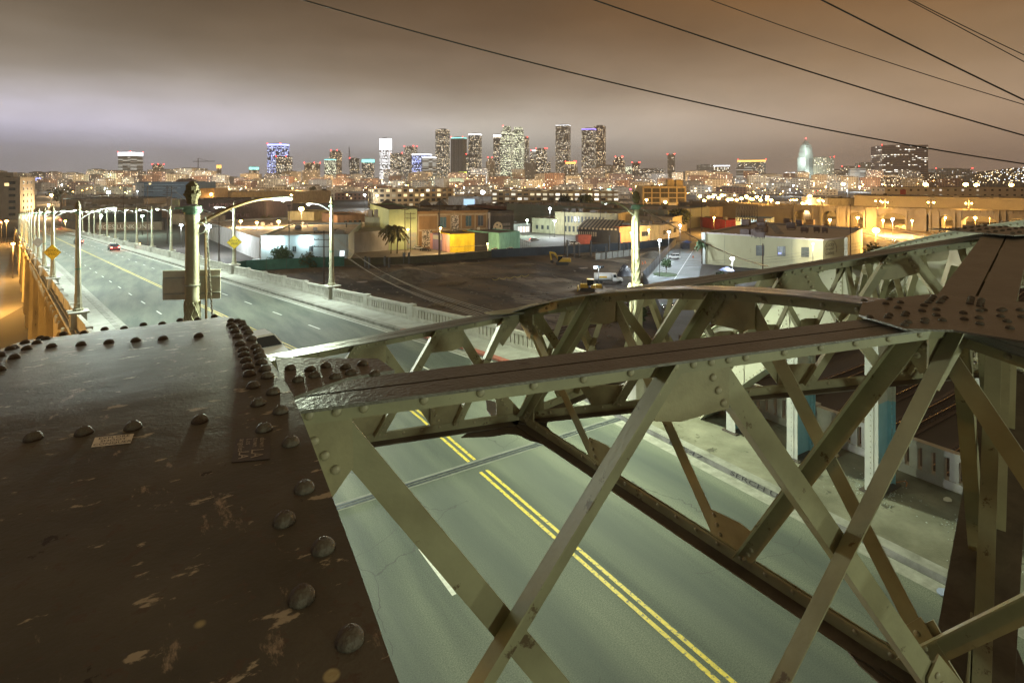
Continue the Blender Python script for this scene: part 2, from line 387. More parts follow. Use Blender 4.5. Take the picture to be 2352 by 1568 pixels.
YEL = mat('yellow_road_paint', (.80, .62, .06), .6, (.55, .45, .08), 12, c3=((.16, .16, .11), 9, .55))
WHT = mat('white_road_paint', (.72, .74, .68), .6, (.55, .56, .50), 10, c3=((.2, .2, .17), 9, .63))
ALLS = [-16, -8, 0, 8, 16.2]
for k, o in enumerate((-.17, .07)):
    strip('centre_line_marking', o, o + .11, .004, 0, YEL, ALLS); strip('centre_line_marking', o, o + .11, .004, 0, YEL, [17.0] + SW[1:])
def dash(o, s0, ln):
    mb = MB(); a, b = s0, s0 + ln
    mb.face([(uc(a) + o - .055, a, zr(a) + .005), (uc(a) + o + .055, a, zr(a) + .005), (uc(b) + o + .055, b, zr(b) + .005), (uc(b) + o - .055, b, zr(b) + .005)])
    return tag(mb.build('lane_dash_marking', WHT), kind='structure')
for sg in (-1, 1):
    for s0 in ([-2.4, 4.8, 11.75] if sg < 0 else [-4.8, 2.3, 9.3]) + [18.2 + 7.1 * k for k in range(36)]: dash(3.35 * sg, s0, 1.95)
# edge line of the right gutter
strip('edge_line_marking', 6.02, 6.10, .004, 0, WHT, [26, 28, 31, 35, 40, 46, 52, 60, 70, 100, 150])
# expansion joint
mb = MB(); mb.box((9.35, 16.75, -.02), (13.3, .42, .05)); tag(mb.build('expansion_joint_concrete', mat('joint_concrete', (.20, .21, .18), .8, (.145, .15, .13), 4)), kind='structure')
STEEL = mat('dark_joint_steel', (.09, .11, .12), .45, (.05, .06, .07), 8, metal=.6)
mb = MB(); mb.box((9.35, 16.66, .006), (13.3, .09, .012)); mb.box((9.35, 16.80, .006), (13.3, .09, .012)); tag(mb.build('expansion_joint_rail', STEEL), kind='structure')

# ================================================================= parapets
def parapet_panel(p0, p1, z0, z1, h=1.02, slots=True, th=.24, per=.33):
    """a run of concrete balustrade from plan point p0 to p1"""
    a, b = Vector((*p0, z0)), Vector((*p1, z1)); L_ = (b - a).length; d = (b - a) / L_; n_ = Vector((d.y, -d.x, 0)).normalized() * th / 2
    mb = MB(); up = Vector((0, 0, 1))
    def seg(t0, t1, h0, h1, k=1.0):
        A, B = a + d * t0, a + d * t1
        mb.hexa([A - n_ * k + up * h0, A + n_ * k + up * h0, B + n_ * k + up * h0, B - n_ * k + up * h0, A - n_ * k + up * h1, A + n_ * k + up * h1, B + n_ * k + up * h1, B - n_ * k + up * h1])
    if not slots:
        seg(0, L_, 0, h - .12, .8); seg(0, L_, h - .12, h)
        return mb
    seg(0, L_, 0, .27, 1.15); seg(0, L_, h - .17, h, 1.05)
    e = .45; seg(0, e, .27, h - .17, .8); seg(L_ - e, L_, .27, h - .17, .8)
    nsl = max(1, int((L_ - 2 * e) / per)); st = (L_ - 2 * e) / nsl
    for k in range(nsl + 1):
        t = e + k * st
        if k < nsl: 
            seg(t + .13, t + st, .27, h - .17, .75)
            # pointed head of the slot
            A = a + d * (t) + up * (h - .17); B = a + d * (t + .13) + up * (h - .17)
            mb.prism([A - n_ * .75, B - n_ * .75, (B - n_ * .75) - up * .07], n_ * 1.5)
    return mb
# near right side (arch span) : separate panels with posts
par = thing('parapet', (20.7, 0, .17), 'long slotted concrete balustrade along the outer edge of the right walkway beside the blue columns', 'parapet')
for k in range(6):
    s0 = -15 + k * 5.3
    parapet_panel((20.75, s0 + .2), (20.75, s0 + 5.1), .17, .17, h=1.15, per=.36).build('panel', CONC, par)
    MB().box((20.75, s0, .17 + .6), (.42, .4, 1.22)).build('post', CONC, par)
MB().box((19.4, 17.15, .72), (2.9, .3, 1.1)).build('return_wall', CONC, par)
par = thing('parapet', (-2.0, 0, .17), 'concrete balustrade on the near left walkway below the big dark steel plate', 'parapet')
for k in range(6):
    s0 = -15 + k * 5.3
    parapet_panel((-2.1, s0 + .2), (-2.1, s0 + 5.1), .17, .17, h=1.15, per=.36).build('panel', CONC, par)
    MB().box((-2.1, s0, .77), (.42, .4, 1.22)).build('post', CONC, par)

POLES = [50.7, 79, 97, 115, 132, 149, 165, 181, 197, 213, 228, 243, 265, 286]
PR = thing('parapet', (uc(30) + 8.9, 30, 0), 'pale slotted concrete parapet running down the far side of the curving approach road', 'parapet')
PL_ = thing('parapet', (uc(30) - 8.9, 30, 0), 'solid concrete parapet with stained outer face on the left edge of the approach viaduct', 'parapet')
for sg, T in ((1, PR), (-1, PL_)):
    pts = [17.6] + POLES + [305, 325, 345, 370, 400, 425]
    for a, b in zip(pts, pts[1:]):
        ln = b - a; nsub = max(1, round(ln / 6.2)) if a < 100 else max(1, round(ln / 20)) 
        for k in range(nsub):
            s0, s1 = a + ln * k / nsub, a + ln * (k + 1) / nsub
            o = sg * 8.92
            p0, p1 = (uc(s0) + o, s0 + .3), (uc(s1) + o, s1 - .3)
            slots = s0 < 97 and sg > 0
            parapet_panel(p0, p1, zr(s0) + .17, zr(s1) + .17, slots=slots, per=.34 if s0 < 52 else .42).build('panel', CONC, T)
            if k and s0 < 140: MB().box((uc(s0) + o, s0, zr(s0) + .17 + .55), (.36, .62, 1.14), R(9)).build('post', CONC, T)

# ================================================================= approach viaduct structure
VI = thing('viaduct', (uc(60), 60, GZ), 'long concrete approach viaduct on tall arched piers curving off to the left', 'viaduct')
mb = MB()
for a, b in zip(SW, SW[1:]):
    for sg in (-1, 1):
        o0, o1 = sorted((sg * 9.25, sg * 8.7)); za, zb = zr(a), zr(b)
        mb.hexa([(uc(a) + o0, a, za - 1.5), (uc(a) + o1, a, za - 1.5), (uc(b) + o1, b, zb - 1.5), (uc(b) + o0, b, zb - 1.5), (uc(a) + o0, a, za - .3), (uc(a) + o1, a, za - .3), (uc(b) + o1, b, zb - .3), (uc(b) + o0, b, zb - .3)])
mb.build('edge_beam', CONC2, VI)
mb = MB()
for a, b in zip(SW, SW[1:]):
    for sg in (-1, 1):
        o0, o1 = sorted((sg * 9.42, sg * 8.75)); za, zb = zr(a), zr(b)
        mb.hexa([(uc(a) + o0, a, za - .28), (uc(a) + o1, a, za - .28), (uc(b) + o1, b, zb - .28), (uc(b) + o0, b, zb - .28), (uc(a) + o0, a, za - .04), (uc(a) + o1, a, za - .04), (uc(b) + o1, b, zb - .04), (uc(b) + o0, b, zb - .04)])
mb.build('cornice', CONC, VI)
PS = [24, 50.7, 79, 97, 115, 132, 149, 165, 181, 197, 213, 228, 243, 265, 286, 310, 335, 360, 385, 410]
for i, s in enumerate(PS):
    top = zr(s) - 1.5
    if top - 1.2 < GZ + 1: continue
    for sg in (-1, 1):
        mb = MB(); x = uc(s) + sg * 8.35
        mb.hexa([(x - 1.3, s - 1.6, GZ), (x + 1.3, s - 1.6, GZ), (x + 1.3, s + 1.6, GZ), (x - 1.3, s + 1.6, GZ), (x - 1.0, s - 1.25, top), (x + 1.0, s - 1.25, top), (x + 1.0, s + 1.25, top), (x - 1.0, s + 1.25, top)])
        mb.box((x + sg * .72, s, (top + GZ) / 2), (.62, 1.5, top - GZ))
        mb.box((x + sg * .78, s, top - .3 + .5), (.9, 1.9, .55))
        mb.build('pier', CONC2, VI)
    MB().box((uc(s), s, top - .6), (17, 1.6, 1.2)).build('cross_beam', CONC2, VI)
# arched spandrels between the piers
for i, (s0, s1) in enumerate(zip(PS[:-1], PS[1:])):
    ln = s1 - s0 - 2.8
    for sg in (-1, 1):
        mb = MB(); n = 14; prev = None
        for k in range(n + 1):
            t = k / n; s = s0 + 1.4 + ln * t; rise = 1 - (2 * t - 1) ** 2
            dep = 1.15 + (ln * .24) * (1 - math.sqrt(max(0, 1 - (2 * t - 1) ** 2)))
            x = uc(s) + sg * 8.62; zt = zr(s) - 1.5
            cur = (x, s, zt, zt - dep)
            if prev:
                a, b = prev, cur; e = .38
                mb.hexa([(a[0] - e, a[1], a[3]), (a[0] + e, a[1], a[3]), (b[0] + e, b[1], b[3]), (b[0] - e, b[1], b[3]), (a[0] - e, a[1], a[2]), (a[0] + e, a[1], a[2]), (b[0] + e, b[1], b[2]), (b[0] - e, b[1], b[2])])
            prev = cur
        if zr(s0) - 6 > GZ: mb.build('arch_span', CONC2, VI)
    if s0 < 130:
        for k in range(1, 8):     # brackets under the walkway
            s = s0 + (s1 - s0) * k / 8
            MB().box((uc(s) - 9.45, s, zr(s) - .62), (.5, .34, .62)).build('bracket', CONC2, VI)

# ================================================================= ornate lamp posts
LP_C = mat('lamp_post_concrete', (.40, .385, .28), .8, (.29, .27, .18), 2, bump=.4, bscale=60)
VERD = mat('verdigris_collar', (.18, .30, .22), .6, (.10, .20, .15), 12)
FIN = mat('mossy_finial', (.15, .12, .06), .9, (.09, .075, .04), 25, bump=1, bscale=40)
PIPE = mat('bronze_pipe', (.20, .13, .06), .45, (.20, .14, .08), 10, metal=.5)
GALV = mat('galvanised_arm', (.50, .52, .48), .4, (.38, .40, .36), 6, metal=.5)
LAMPW = glow('white_lamp_glow', (.88, 1, .86), 5)
POLE_PARTS = None
def lamp_proto():
    """local: base of pedestal at origin, arm reaches toward +x"""
    r = thing('lamp_post', (0, 0, 0), 'x', 'lamp post')
    mb = MB(); mb.box((0, 0, .55), (.95, .95, 1.1)); mb.box((0, 0, 1.15), (1.25, 1.25, .13)); mb.box((0, 0, .06), (1.08, 1.08, .14)); mb.box((-.48, 0, .55), (.06, .3, .62)); mb.box((.48, 0, .55), (.06, .3, .62))
    mb.build('pedestal', CONC, r, bev=.02)
    mb = MB(); mb.lathe((0, 0, 1.2), [(0, .33), (.18, .33), (.22, .26), (.55, .26), (.6, .235), (.9, .215), (.95, .23), (1.02, .215), (2.9, .185), (2.95, .2), (3.02, .19), (6.8, .135), (6.85, .16), (7.0, .16)], 8, rot=R(22.5))
    mb.build('shaft', LP_C, r)
    MB().lathe((0, 0, 4.16), [(0, .20), (.1, .20)], 8, rot=R(22.5)).build('band', VERD, r); mb = MB(); mb.lathe((0, 0, 8.1), [(0, .15), (.06, .24), (.16, .26), (.22, .22)], 10); mb.build('collar', VERD, r)
    mb = MB(); mb.lathe((0, 0, 8.3), [(0, .14), (.12, .12), (.25, .2), (.36, .17), (.6, .13), (.75, .05), (.8, .01)], 10); mb.build('finial', FIN, r)
    pts = [(.12 + 1.65 * t, 0, 7.75 + 1.0 * math.sin(t * 1.65) ** .9 * .72) for t in [k / 8 for k in range(9)]]
    MB().tube(pts, .045, 6, .032).build('arm', GALV, r)
    e = pts[-1]
    hd = MB().lathe((e[0] + .22, 0, e[2] + .02), [(-.3, .02), (-.24, .06), (.1, .09), (.26, .07), (.3, .02)], 10, (1, 0, 0)).build('lamp_head', GALV, r)
    MB().lathe((e[0] + .28, 0, e[2] - .15), [(0, .02), (.03, .06), (.08, .08)], 10).build('lens', LAMPW, r)
    return r, Vector((e[0] + .28, 0, e[2] - .3))
proto, HEAD = lamp_proto()
side_txt = {1: 'far right parapet', -1: 'left parapet'}
ordn = ['nearest', 'second', 'third', 'fourth', 'fifth', 'sixth', 'seventh', 'eighth', 'ninth', 'tenth', 'eleventh', 'twelfth', 'thirteenth', 'last']
first = True
for sg in (1, -1):
    for i, s in enumerate(POLES):
        o = proto if first else copy_tree(proto); first = False
        o.location = (uc(s) + sg * 8.95, s, zr(s) + .17); o.rotation_euler = (0, 0, R(9.1) + (math.pi if sg > 0 else 0))
        o['label'] = f'{ordn[i]} slim concrete lamp post along the {side_txt[sg]} of the approach road'; o['group'] = 'lamp posts along the approach road'
        m = Matrix.Translation(o.location) @ Matrix.Rotation(o.rotation_euler.z, 4, 'Z')
        point('lamp_light', m @ HEAD, 2000 - i * 70, (.84, 1, .90), .2)
# the two big ones at the arch ends, lattice relief on the lower shaft
def big_lamp(u, s, sg, label, pw=1650):
    r = thing('ornate_lamp_post', (u, s, .17), label, 'lamp post', 'big ornate lamp posts at the end of the arch')
    mb = MB(); mb.box((u, s, .75), (1.1, 1.1, 1.5)); mb.box((u, s, 1.56), (1.4, 1.4, .14)); mb.build('pedestal', CONC, r, bev=.03)
    H = CAMH - (.72 if sg > 0 else 1.2)
    ZP = H - 3.72
    MB().box((u, s, (1.6 + ZP) / 2), (.42, .42, ZP - 1.6)).build('pillar', LP_C, r, bev=.04)
    mb = MB(); mb.lathe((u, s, ZP - .02), [(0, .30), (.1, .30), (.16, .24), (.3, .195), (.34, .188), (1.42, .168), (1.44, .176), (1.5, .163), (3.40, .146), (3.42, .165), (3.62, .165)], 24)
    mb.build('shaft', LP_C, r, smooth=True)
    mb = MB(); z0, z1 = ZP + .3, ZP + 1.42
    for dr in (-1, 1):
        for k in range(7):
            pts = []
            for j in range(11):
                t = j / 10; a = 2 * math.pi * k / 7 + dr * t * 2.5; rr = .19 - .02 * t
                pts.append((u + math.cos(a) * rr, s + math.sin(a) * rr, z0 + (z1 - z0) * t))
            mb.tube(pts, .016, 4)
    mb.build('lattice_relief', LP_C, r)
    for a in range(5):
        an = a * 1.2566; MB().lathe((u + math.cos(an) * .26, s + math.sin(an) * .26, ZP + .02), [(0, .09), (.12, .12), (.26, .07), (.32, .01)], 8).build('scroll', LP_C, r)
    mb = MB(); mb.lathe((u, s, H - .16), [(0, .17), (.05, .19), (.06, .225), (.11, .225), (.12, .205), (.2, .205)], 28); 
    mb.box((u - .28 * sg, s, H + .0), (.20, .26, .05)); mb.build('collar', VERD, r)
    mb = MB(); mb.lathe((u, s, H + .1), [(0, .12), (.06, .12), (.16, .15), (.22, .20), (.25, .20), (.28, .15), (.34, .145), (.42, .14), (.43, .155), (.46, .135), (.50, .10), (.54, .06), (.56, .01)], 9)
    for a in range(9): 
        an = a * .698; mb.sphere((u + math.cos(an) * .14, s + math.sin(an) * .14, H + .38), .04, 6, 1.4)
    mb.build('finial', FIN, r)
    al = 1.75 if sg > 0 else 1.42
    pts = [(u + sg * (.1 + al * t), s, H - .42 + .62 * math.sin(t * 1.6)) for t in [k / 12 for k in range(13)]]
    MB().tube(pts, .05, 8, .04).build('arm', PIPE if sg > 0 else LP_C, r)
    MB().tube([(u + sg * .28, s - .05, H - .5), (u + sg * .33, s - .06, 2.0)], .03, 6).build('conduit', PIPE, r)
    mb = MB()
    for h in (H - 1.9, H - 2.75, H - 3.9): mb.lathe((u, s, h), [(0, .185), (.02, .185)], 20)
    mb.build('clamp_band', GALV, r)
    e = pts[-1]
    hd = MB().lathe((e[0] + sg * .25, s, e[2]), [(-.3, .02), (-.22, .05), (.1, .075), (.22, .06), (.26, .02)], 10, (sg, 0, 0)).build('lamp_head', GALV, r)
    MB().lathe((e[0] + sg * .26, s, e[2] - .1), [(0, .02), (.02, .04), (.05, .055)], 10).build('lens', LAMPW, r)
    point('lamp_light', (e[0] + sg * .26, s, e[2] - .3), pw * 1.1, (.86, 1, .72), .3, spot=None if sg > 0 or s < 0 else 166)
    MB().tube([(u + sg * (.16 + .12 * math.cos(a)), s - .1, H - .5 + .14 * math.sin(a)) for a in [k * .6 for k in range(12)]], .012, 4).build('cable_loop', GALV, r)
    return r
BL = big_lamp(.92, 15.9, 1, 'thick ornate concrete lamp post rising just beyond the dark riveted plate at left', 900)
BR = big_lamp(18.0, 17.8, -1, 'pale ornate concrete lamp post with latticed foot rising behind the arched steel bracing', 2300)
# the matching lamps of the eastern arch end stand behind the viewpoint; they light the steel
big_lamp(.92, -12, 1, 'ornate lamp post at the other end of the arch on the left walkway', 780)
big_lamp(18.0, -12, -1, 'ornate lamp post at the other end of the arch on the right walkway', 1200)
# sign seen from behind on the left post
SGN = thing('road_sign', (.92, 16.3, 6.6), 'large blank grey rectangular sign back strapped to the thick lamp post', 'sign')
MB().box((.93, 16.28, 7.03), (1.36, .02, .74), R(-24)).build('panel', mat('sign_back_aluminium', (.62, .60, .50), .5, (.52, .50, .42), 4), SGN, bev=.06)
mb = MB()
for z in (6.82, 7.22): mb.box((.93, 16.24, z), (1.34, .04, .03), R(-24))
mb.build('rail', GALV, SGN)
# braided wires
BRD = mat('braided_wire', (.55, .55, .48), .4, (.3, .3, .26), 30, metal=.6)
w_ = MB(); w_.tube([W(472, 500, 13.6), W(480, 590, 13.4), W(489, 745, 13.0)], .012, 5)
for k in range(46): 
    t = k / 45; w_.sphere(W(472 + 17 * t + (1 if k % 2 else -1), 500 + 245 * t, 13.6 - .6 * t), .020, 5, 1.5)
tag(w_.build('braided_wire', BRD), 'twisted pale wire hanging from the arm joint of the thick lamp post', 'wire')
pa, pb = W(1478, 482, 24.4), W(1765, 612, 48)
tag(MB().tube([pa.lerp(pb, t) - Vector((0, 0, .35 * math.sin(math.pi * t))) for t in [k / 10 for k in range(11)]] , .03, 5).build('guy_wire', BRD), 'taut pale cable stretched from the ornate post toward the store roof', 'wire')
pa, pb = W(1448, 480, 24.6), W(1375, 503, 34)
mb = MB()
for k in range(7): mb.tube([pa.lerp(pb, k / 7), pa.lerp(pb, k / 7 + .08)], .012, 4)
tag(mb.build('guy_wire', BRD), 'short dashed looking wire going left from the ornate post collar', 'wire')

# warning signs
YS = mat('yellow_sign_face', (.75, .55, .03), .45, (.62, .45, .04), 6); BLK = mat('black_paint', (.02, .02, .02), .5); GREYS = mat('grey_sign_back', (.30, .32, .33), .5, (.22, .24, .25), 5)
def diamond(s, sg, hgt, size, m, txt, label):
    u = uc(s) + sg * 8.95 + (.0); z = zr(s) + hgt
    c = Vector((u - .02, s - .32, z)); d = (Vector((0, 0, CAMH)) - c); d.z = 0; n_ = Vector((-.45 * (1 if sg < 0 else .7), -1, 0)).normalized()
    r_ = Vector((-n_.y, n_.x, 0)); h = size / math.sqrt(2) 
    t = thing('warning_sign', c, label, 'sign')
    up = Vector((0, 0, 1))
    MB().prism([c - up * h, c + r_ * h, c + up * h, c - r_ * h], n_ * -.02).build('panel', m, t)
    if txt:
        rim = MB()
        P = [c - up * h * .93, c + r_ * h * .93, c + up * h * .93, c - r_ * h * .93]
        for k in range(4): rim.beam(P[k] + n_ * .004, P[(k + 1) % 4] + n_ * .004, .015, .006, n_)
        rim.build('border', BLK, t)
        for k, (wd, yy) in enumerate(((txt[0], .06), (txt[1], -.24))):
            text_mesh(wd, 'lettering', c + n_ * .006 + up * yy * size, r_ * size * .26, up * size * .30, BLK, t, align='CENTER')
    return t
diamond(79, -1, 4.15, 1.25, YS, ('REDUCE', 'SPEED'), 'yellow diamond warning sign reading REDUCE SPEED on a left lamp post')
diamond(79, 1, 4.15, 1.25, YS, ('REDUCE', 'SPEED'), 'yellow diamond warning sign on a lamp post of the far right parapet')
diamond(115, -1, 3.9, 1.2, GREYS, None, 'grey back of a diamond sign on the left lamp post farther down')
# ================================================================= steel arch ribs
def drop_l(s): return .69 + .0355 * (s - 1.6) ** 2
def drop_r(s): return .69 + .0325 * (s - 1.6) ** 2
def cast(px, py):
    """where a line of sight meets the top plate of the left rib -> (u, s, z)"""
    q = (py - 410) / FPX; k = (px - 1176) / FPX; m = CT - ST * k
    A, B, C = .0355 * m * m, -(.1136 * m + q), .78088
    D = B * B - 4 * A * C
    z = (-B - math.sqrt(max(D, 0))) / (2 * A)
    X = k * z
    return Vector((X * CT + z * ST, z * CT - X * ST, CAMH - drop_l(z * CT - X * ST)))
edge_px = [(915, 1568), (830, 1320), (740, 1080), (670, 900), (600, 800), (562, 748)]
EP = sorted([(cast(*p).y, cast(*p).x) for p in edge_px])
def u_edge(s):
    if s <= EP[0][0]: return EP[0][1] - .03 * (EP[0][0] - s)
    for (a, ua), (b, ub) in zip(EP, EP[1:]):
        if s <= b: return ua + (ub - ua) * (s - a) / (b - a)
    return min(EP[-1][1] + .02, .48)

def plate_mat():
    m = bpy.data.materials.new('riveted_plate_paint'); m.use_nodes = True; nt = m.node_tree; n = nt.nodes; l = nt.links; b = n['Principled BSDF']
    tc = n.new('ShaderNodeTexCoord')
    def ns(sc_, d=6, r=.6, st=None):
        t = n.new('ShaderNodeTexNoise'); t.inputs['Scale'].default_value = sc_; t.inputs['Detail'].default_value = d; t.inputs['Roughness'].default_value = r
        if st:
            mp = n.new('ShaderNodeMapping'); mp.inputs['Scale'].default_value = st; mp.inputs['Rotation'].default_value = (0, 0, .5); l.new(tc.outputs['Object'], mp.inputs[0]); l.new(mp.outputs[0], t.inputs[0])
        else: l.new(tc.outputs['Object'], t.inputs[0])
        return t.outputs['Fac']
    def rp(f, p0, p1, c0, c1):
        r = n.new('ShaderNodeValToRGB'); l.new(f, r.inputs[0]); r.color_ramp.elements[0].position = p0; r.color_ramp.elements[1].position = p1
        r.color_ramp.elements[0].color = (*c0, 1); r.color_ramp.elements[1].color = (*c1, 1); return r.outputs[0]
    def mixf(f, a, c):
        x = n.new('ShaderNodeMix'); x.data_type = 'RGBA'; l.new(f, x.inputs[0]); l.new(a, x.inputs[6])
        if isinstance(c, tuple): x.inputs[7].default_value = (*c, 1)
        else: l.new(c, x.inputs[7])
        return x.outputs[2]
    base = rp(ns(3, 8), .35, .68, (.066, .064, .052), (.112, .107, .088))
    BW = ((0, 0, 0), (1, 1, 1))
    base = mixf(rp(ns(26, 5, .7), .575, .63, *BW), base, (.09, .07, .055))          # fine dirt flecks
    base = mixf(rp(ns(9, 7, .65, (1, 2.2, 1)), .615, .65, *BW), base, (.42, .38, .30))  # scuffs down to old paint
    base = mixf(rp(ns(4.5, 9, .75, (2.2, .8, 1)), .61, .67, *BW), base, (.36, .30, .24))
    base = mixf(rp(ns(8.3, 6, .7), .655, .675, *BW), base, (.03, .022, .018))       # dark chips
    vo = n.new('ShaderNodeTexVoronoi'); vo.inputs['Scale'].default_value = 7.5; l.new(tc.outputs['Object'], vo.inputs[0])
    vc = n.new('ShaderNodeSeparateColor'); l.new(vo.outputs['Color'], vc.inputs[0]); mm = n.new('ShaderNodeMath'); mm.operation = 'MULTIPLY'; l.new(rp(vo.outputs['Distance'], .07, .10, (1, 1, 1), (0, 0, 0)), mm.inputs[0]); l.new(rp(vc.outputs[0], .5, .52, *BW), mm.inputs[1])
    base = mixf(mm.outputs[0], base, (.42, .38, .22))  # droppings
    l.new(base, b.inputs['Base Color'])
    rr = n.new('ShaderNodeMapRange'); rr.inputs[3].default_value = .48; rr.inputs[4].default_value = .70; l.new(ns(9, 6), rr.inputs[0]); l.new(rr.outputs[0], b.inputs['Roughness'])
    bp = n.new('ShaderNodeBump'); bp.inputs['Strength'].default_value = .45; bp.inputs['Distance'].default_value = .004; l.new(ns(90, 4), bp.inputs['Height'])
    bp2 = n.new('ShaderNodeBump'); bp2.inputs['Strength'].default_value = .25; bp2.inputs['Distance'].default_value = .02; l.new(ns(6, 3), bp2.inputs['Height']); l.new(bp.outputs[0], bp2.inputs['Normal']); l.new(bp2.outputs[0], b.inputs['Normal'])
    return m
PLATE = plate_mat()
RIV = mat('rivet_paint', (.10, .09, .07), .6, (.075, .06, .045), 30, bump=.4, bscale=80, spec=.3)
RIVK = mat('khaki_rivet', (.36, .33, .22), .5, (.20, .17, .11), 30)

RL = thing('arch_rib', (-.1, 1.6, CAMH - .7), 'broad dark brown riveted steel plate with stickers filling the lower left corner', 'steel arch', 'steel arch ribs')
ss = [-6 + .5 * k for k in range(0, 47)]
ss = [s for s in ss if s < 16.4]
mb = MB(); UL = -.62
rows = []
fs = [-6 + .1 * k for k in range(224)]
for s in fs:
    z = CAMH - drop_l(s); w0, w1 = UL, u_edge(s)
    rows.append([(w0, s, z)] + [(w0 + (w1 - w0) * t, s, z) for t in (.01, .25, .5, .75, .99)] + [(w1, s, z)])
grid(rows, 'top_plate', PLATE, RL)
mb = MB()
for (a, b) in zip(fs, fs[1:]):
    za, zb = CAMH - drop_l(a), CAMH - drop_l(b)
    for u0, u1 in ((u_edge(a), u_edge(b)), (UL, UL)): mb.face([(u0, a, za - .022), (u1, b, zb - .022), (u1, b, zb - .0005), (u0, a, za - .0005)])
    mb.face([(UL, a, za - .022), (u_edge(a), a, za - .022), (u_edge(b), b, zb - .022), (UL, b, zb - .022)])
mb.build('plate_edge', BROWN, RL)
for uw, nm in ((.12, 'web'), (-.42, 'web')):
    mb = MB(); pr = None
    for s in ss:
        z = CAMH - drop_l(s) - .024; c = [(uw - .012, s, z - 1.7), (uw + .012, s, z - 1.7), (uw + .012, s, z), (uw - .012, s, z)]
        if pr: mb.hexa([pr[0], pr[1], c[1], c[0], pr[3], pr[2], c[2], c[3]])
        pr = c
    mb.build(nm, KHAKI, RL)
mb = MB(); pr = None
for s in ss:
    z = CAMH - drop_l(s) - 1.73; c = [(UL, s, z - .02), (.34, s, z - .02), (.34, s, z), (UL, s, z)]
    if pr: mb.hexa([pr[0], pr[1], c[1], c[0], pr[3], pr[2], c[2], c[3]])
    pr = c
mb.build('bottom_plate', KHAKI, RL)
rl = [(66,350),(330,335),(517,322),(695,308),(866,297),(1040,285),(1267,268),(1475,170),(1515,172),(1545,182),(1470,196),(1548,199),(1487,214),(1568,221),(1500,239),(1586,247),(1517,272),(1606,287),(1532,320),(1633,341),(1552,362),(1650,369),(1555,391),(1660,401),(1570,427),(1668,439),(1583,466),(1690,481),(1590,513),(1705,526),(1617,588),(1743,628),(1647,700),(1790,748),(1685,862),(1855,950),(212,920),(535,885),(848,852),(1275,808)]
rp = [(x * .36, 677 + y * .36) for x, y in rl] + [(699, 1124), (653, 1198), (742, 1260), (693, 1374), (803, 1470)]
rivet_me = None
def rivets(pts, r, nrm, mt, parent, name='rivet', maxn=100, n=10, flat=.72):
    """each rivet a part of its own, sharing one mesh"""
    out_ = []
    base = MB().dome((0, 0, 0), r, (0, 0, 1), n, flat).build(name, mt, None, smooth=True)
    q0 = Vector((0, 0, 1)).rotation_difference(Vector(nrm)).to_euler()
    for k, p in enumerate(pts[:maxn]):
        o = base if k == 0 else base.copy()
        if k: COL.objects.link(o)
        o.location = p; o.rotation_euler = q0; o.parent = parent; o.matrix_parent_inverse = parent_inv(parent)
    if not pts: bpy.data.objects.remove(base)
PTS = [cast(*p) for p in rp]
# the row over the brow of the arch
PTS += [Vector((UL + .07 + .105 * k, 4.45 + .04 * (k % 2), CAMH - drop_l(4.45))) for k in range(10)]
PTS += [Vector((UL + .06, 1.9 + .3 * k, CAMH - drop_l(1.9 + .3 * k))) for k in range(8)] + [Vector((UL + .13, 2.05 + .3 * k, CAMH - drop_l(2.05 + .3 * k))) for k in range(8)]
rivets(PTS, .0225, (0, 0, 1), RIV, RL, n=16, flat=.92)

# stickers on the plate
def quad_on_plate(px4, lift):
    return [cast(*p) + Vector((0, 0, lift)) for p in px4]
STK = mat('sticker_paper', (.85, .82, .74), .6, (.72, .69, .6), 20, c3=((.18, .15, .12), 14, .64))
STD = mat('sticker_black', (.035, .03, .03), .4, (.06, .05, .045), 20)
STW = mat('sticker_white_print', (.60, .56, .50), .6, (.28, .25, .21), 30)
tl, tr, br, bl = quad_on_plate([(218, 1006), (308, 997), (300, 1018), (209.5, 1028)], .0012)
t = thing('sticker', bl, 'small off-white sticker reading EXPLORE SHOOT CONQUER on the dark plate', 'sticker')
MB().prism([bl, br, tr, tl], (0, 0, .0008)).build('paper', STK, t)
xd, yd = br - bl, tl - bl
for k, wd in enumerate(('EXPLORE', 'SHOOT', 'CONQUER')):
    text_mesh(wd, 'lettering', bl + xd * (.52 + .0 * k) + yd * (.70 - .31 * k) + Vector((0, 0, .0014)), xd * .20, yd * .31, BLK, t, align='CENTER')
tl, tr, br, bl = quad_on_plate([(542, 1008), (620, 1002), (620, 1055), (532, 1063)], .0012)
t = thing('sticker', bl, 'small black sticker with pale gothic lettering near the right edge of the dark plate', 'sticker')
MB().prism([bl, br, tr, tl], (0, 0, .0008)).build('paper', STD, t)
xd, yd = (bl - tl), (tr - tl)      # text reads downward
for k, wd in enumerate(('down', 'town', 'Los', 'angeles')):
    text_mesh(wd, 'lettering', tl + xd * .06 + yd * (.72 - .2 * k) + Vector((0, 0, .0014)), xd * .19, yd * .24, STW, t)
text_mesh('LA', 'lettering', tl + xd * .55 + yd * .50 + Vector((0, 0, .0014)), xd * .30, yd * .5, STW, t)
text_mesh('LA', 'lettering', tl + xd * .60 + yd * .16 + Vector((0, 0, .0014)), xd * .26, yd * .4, STW, t)

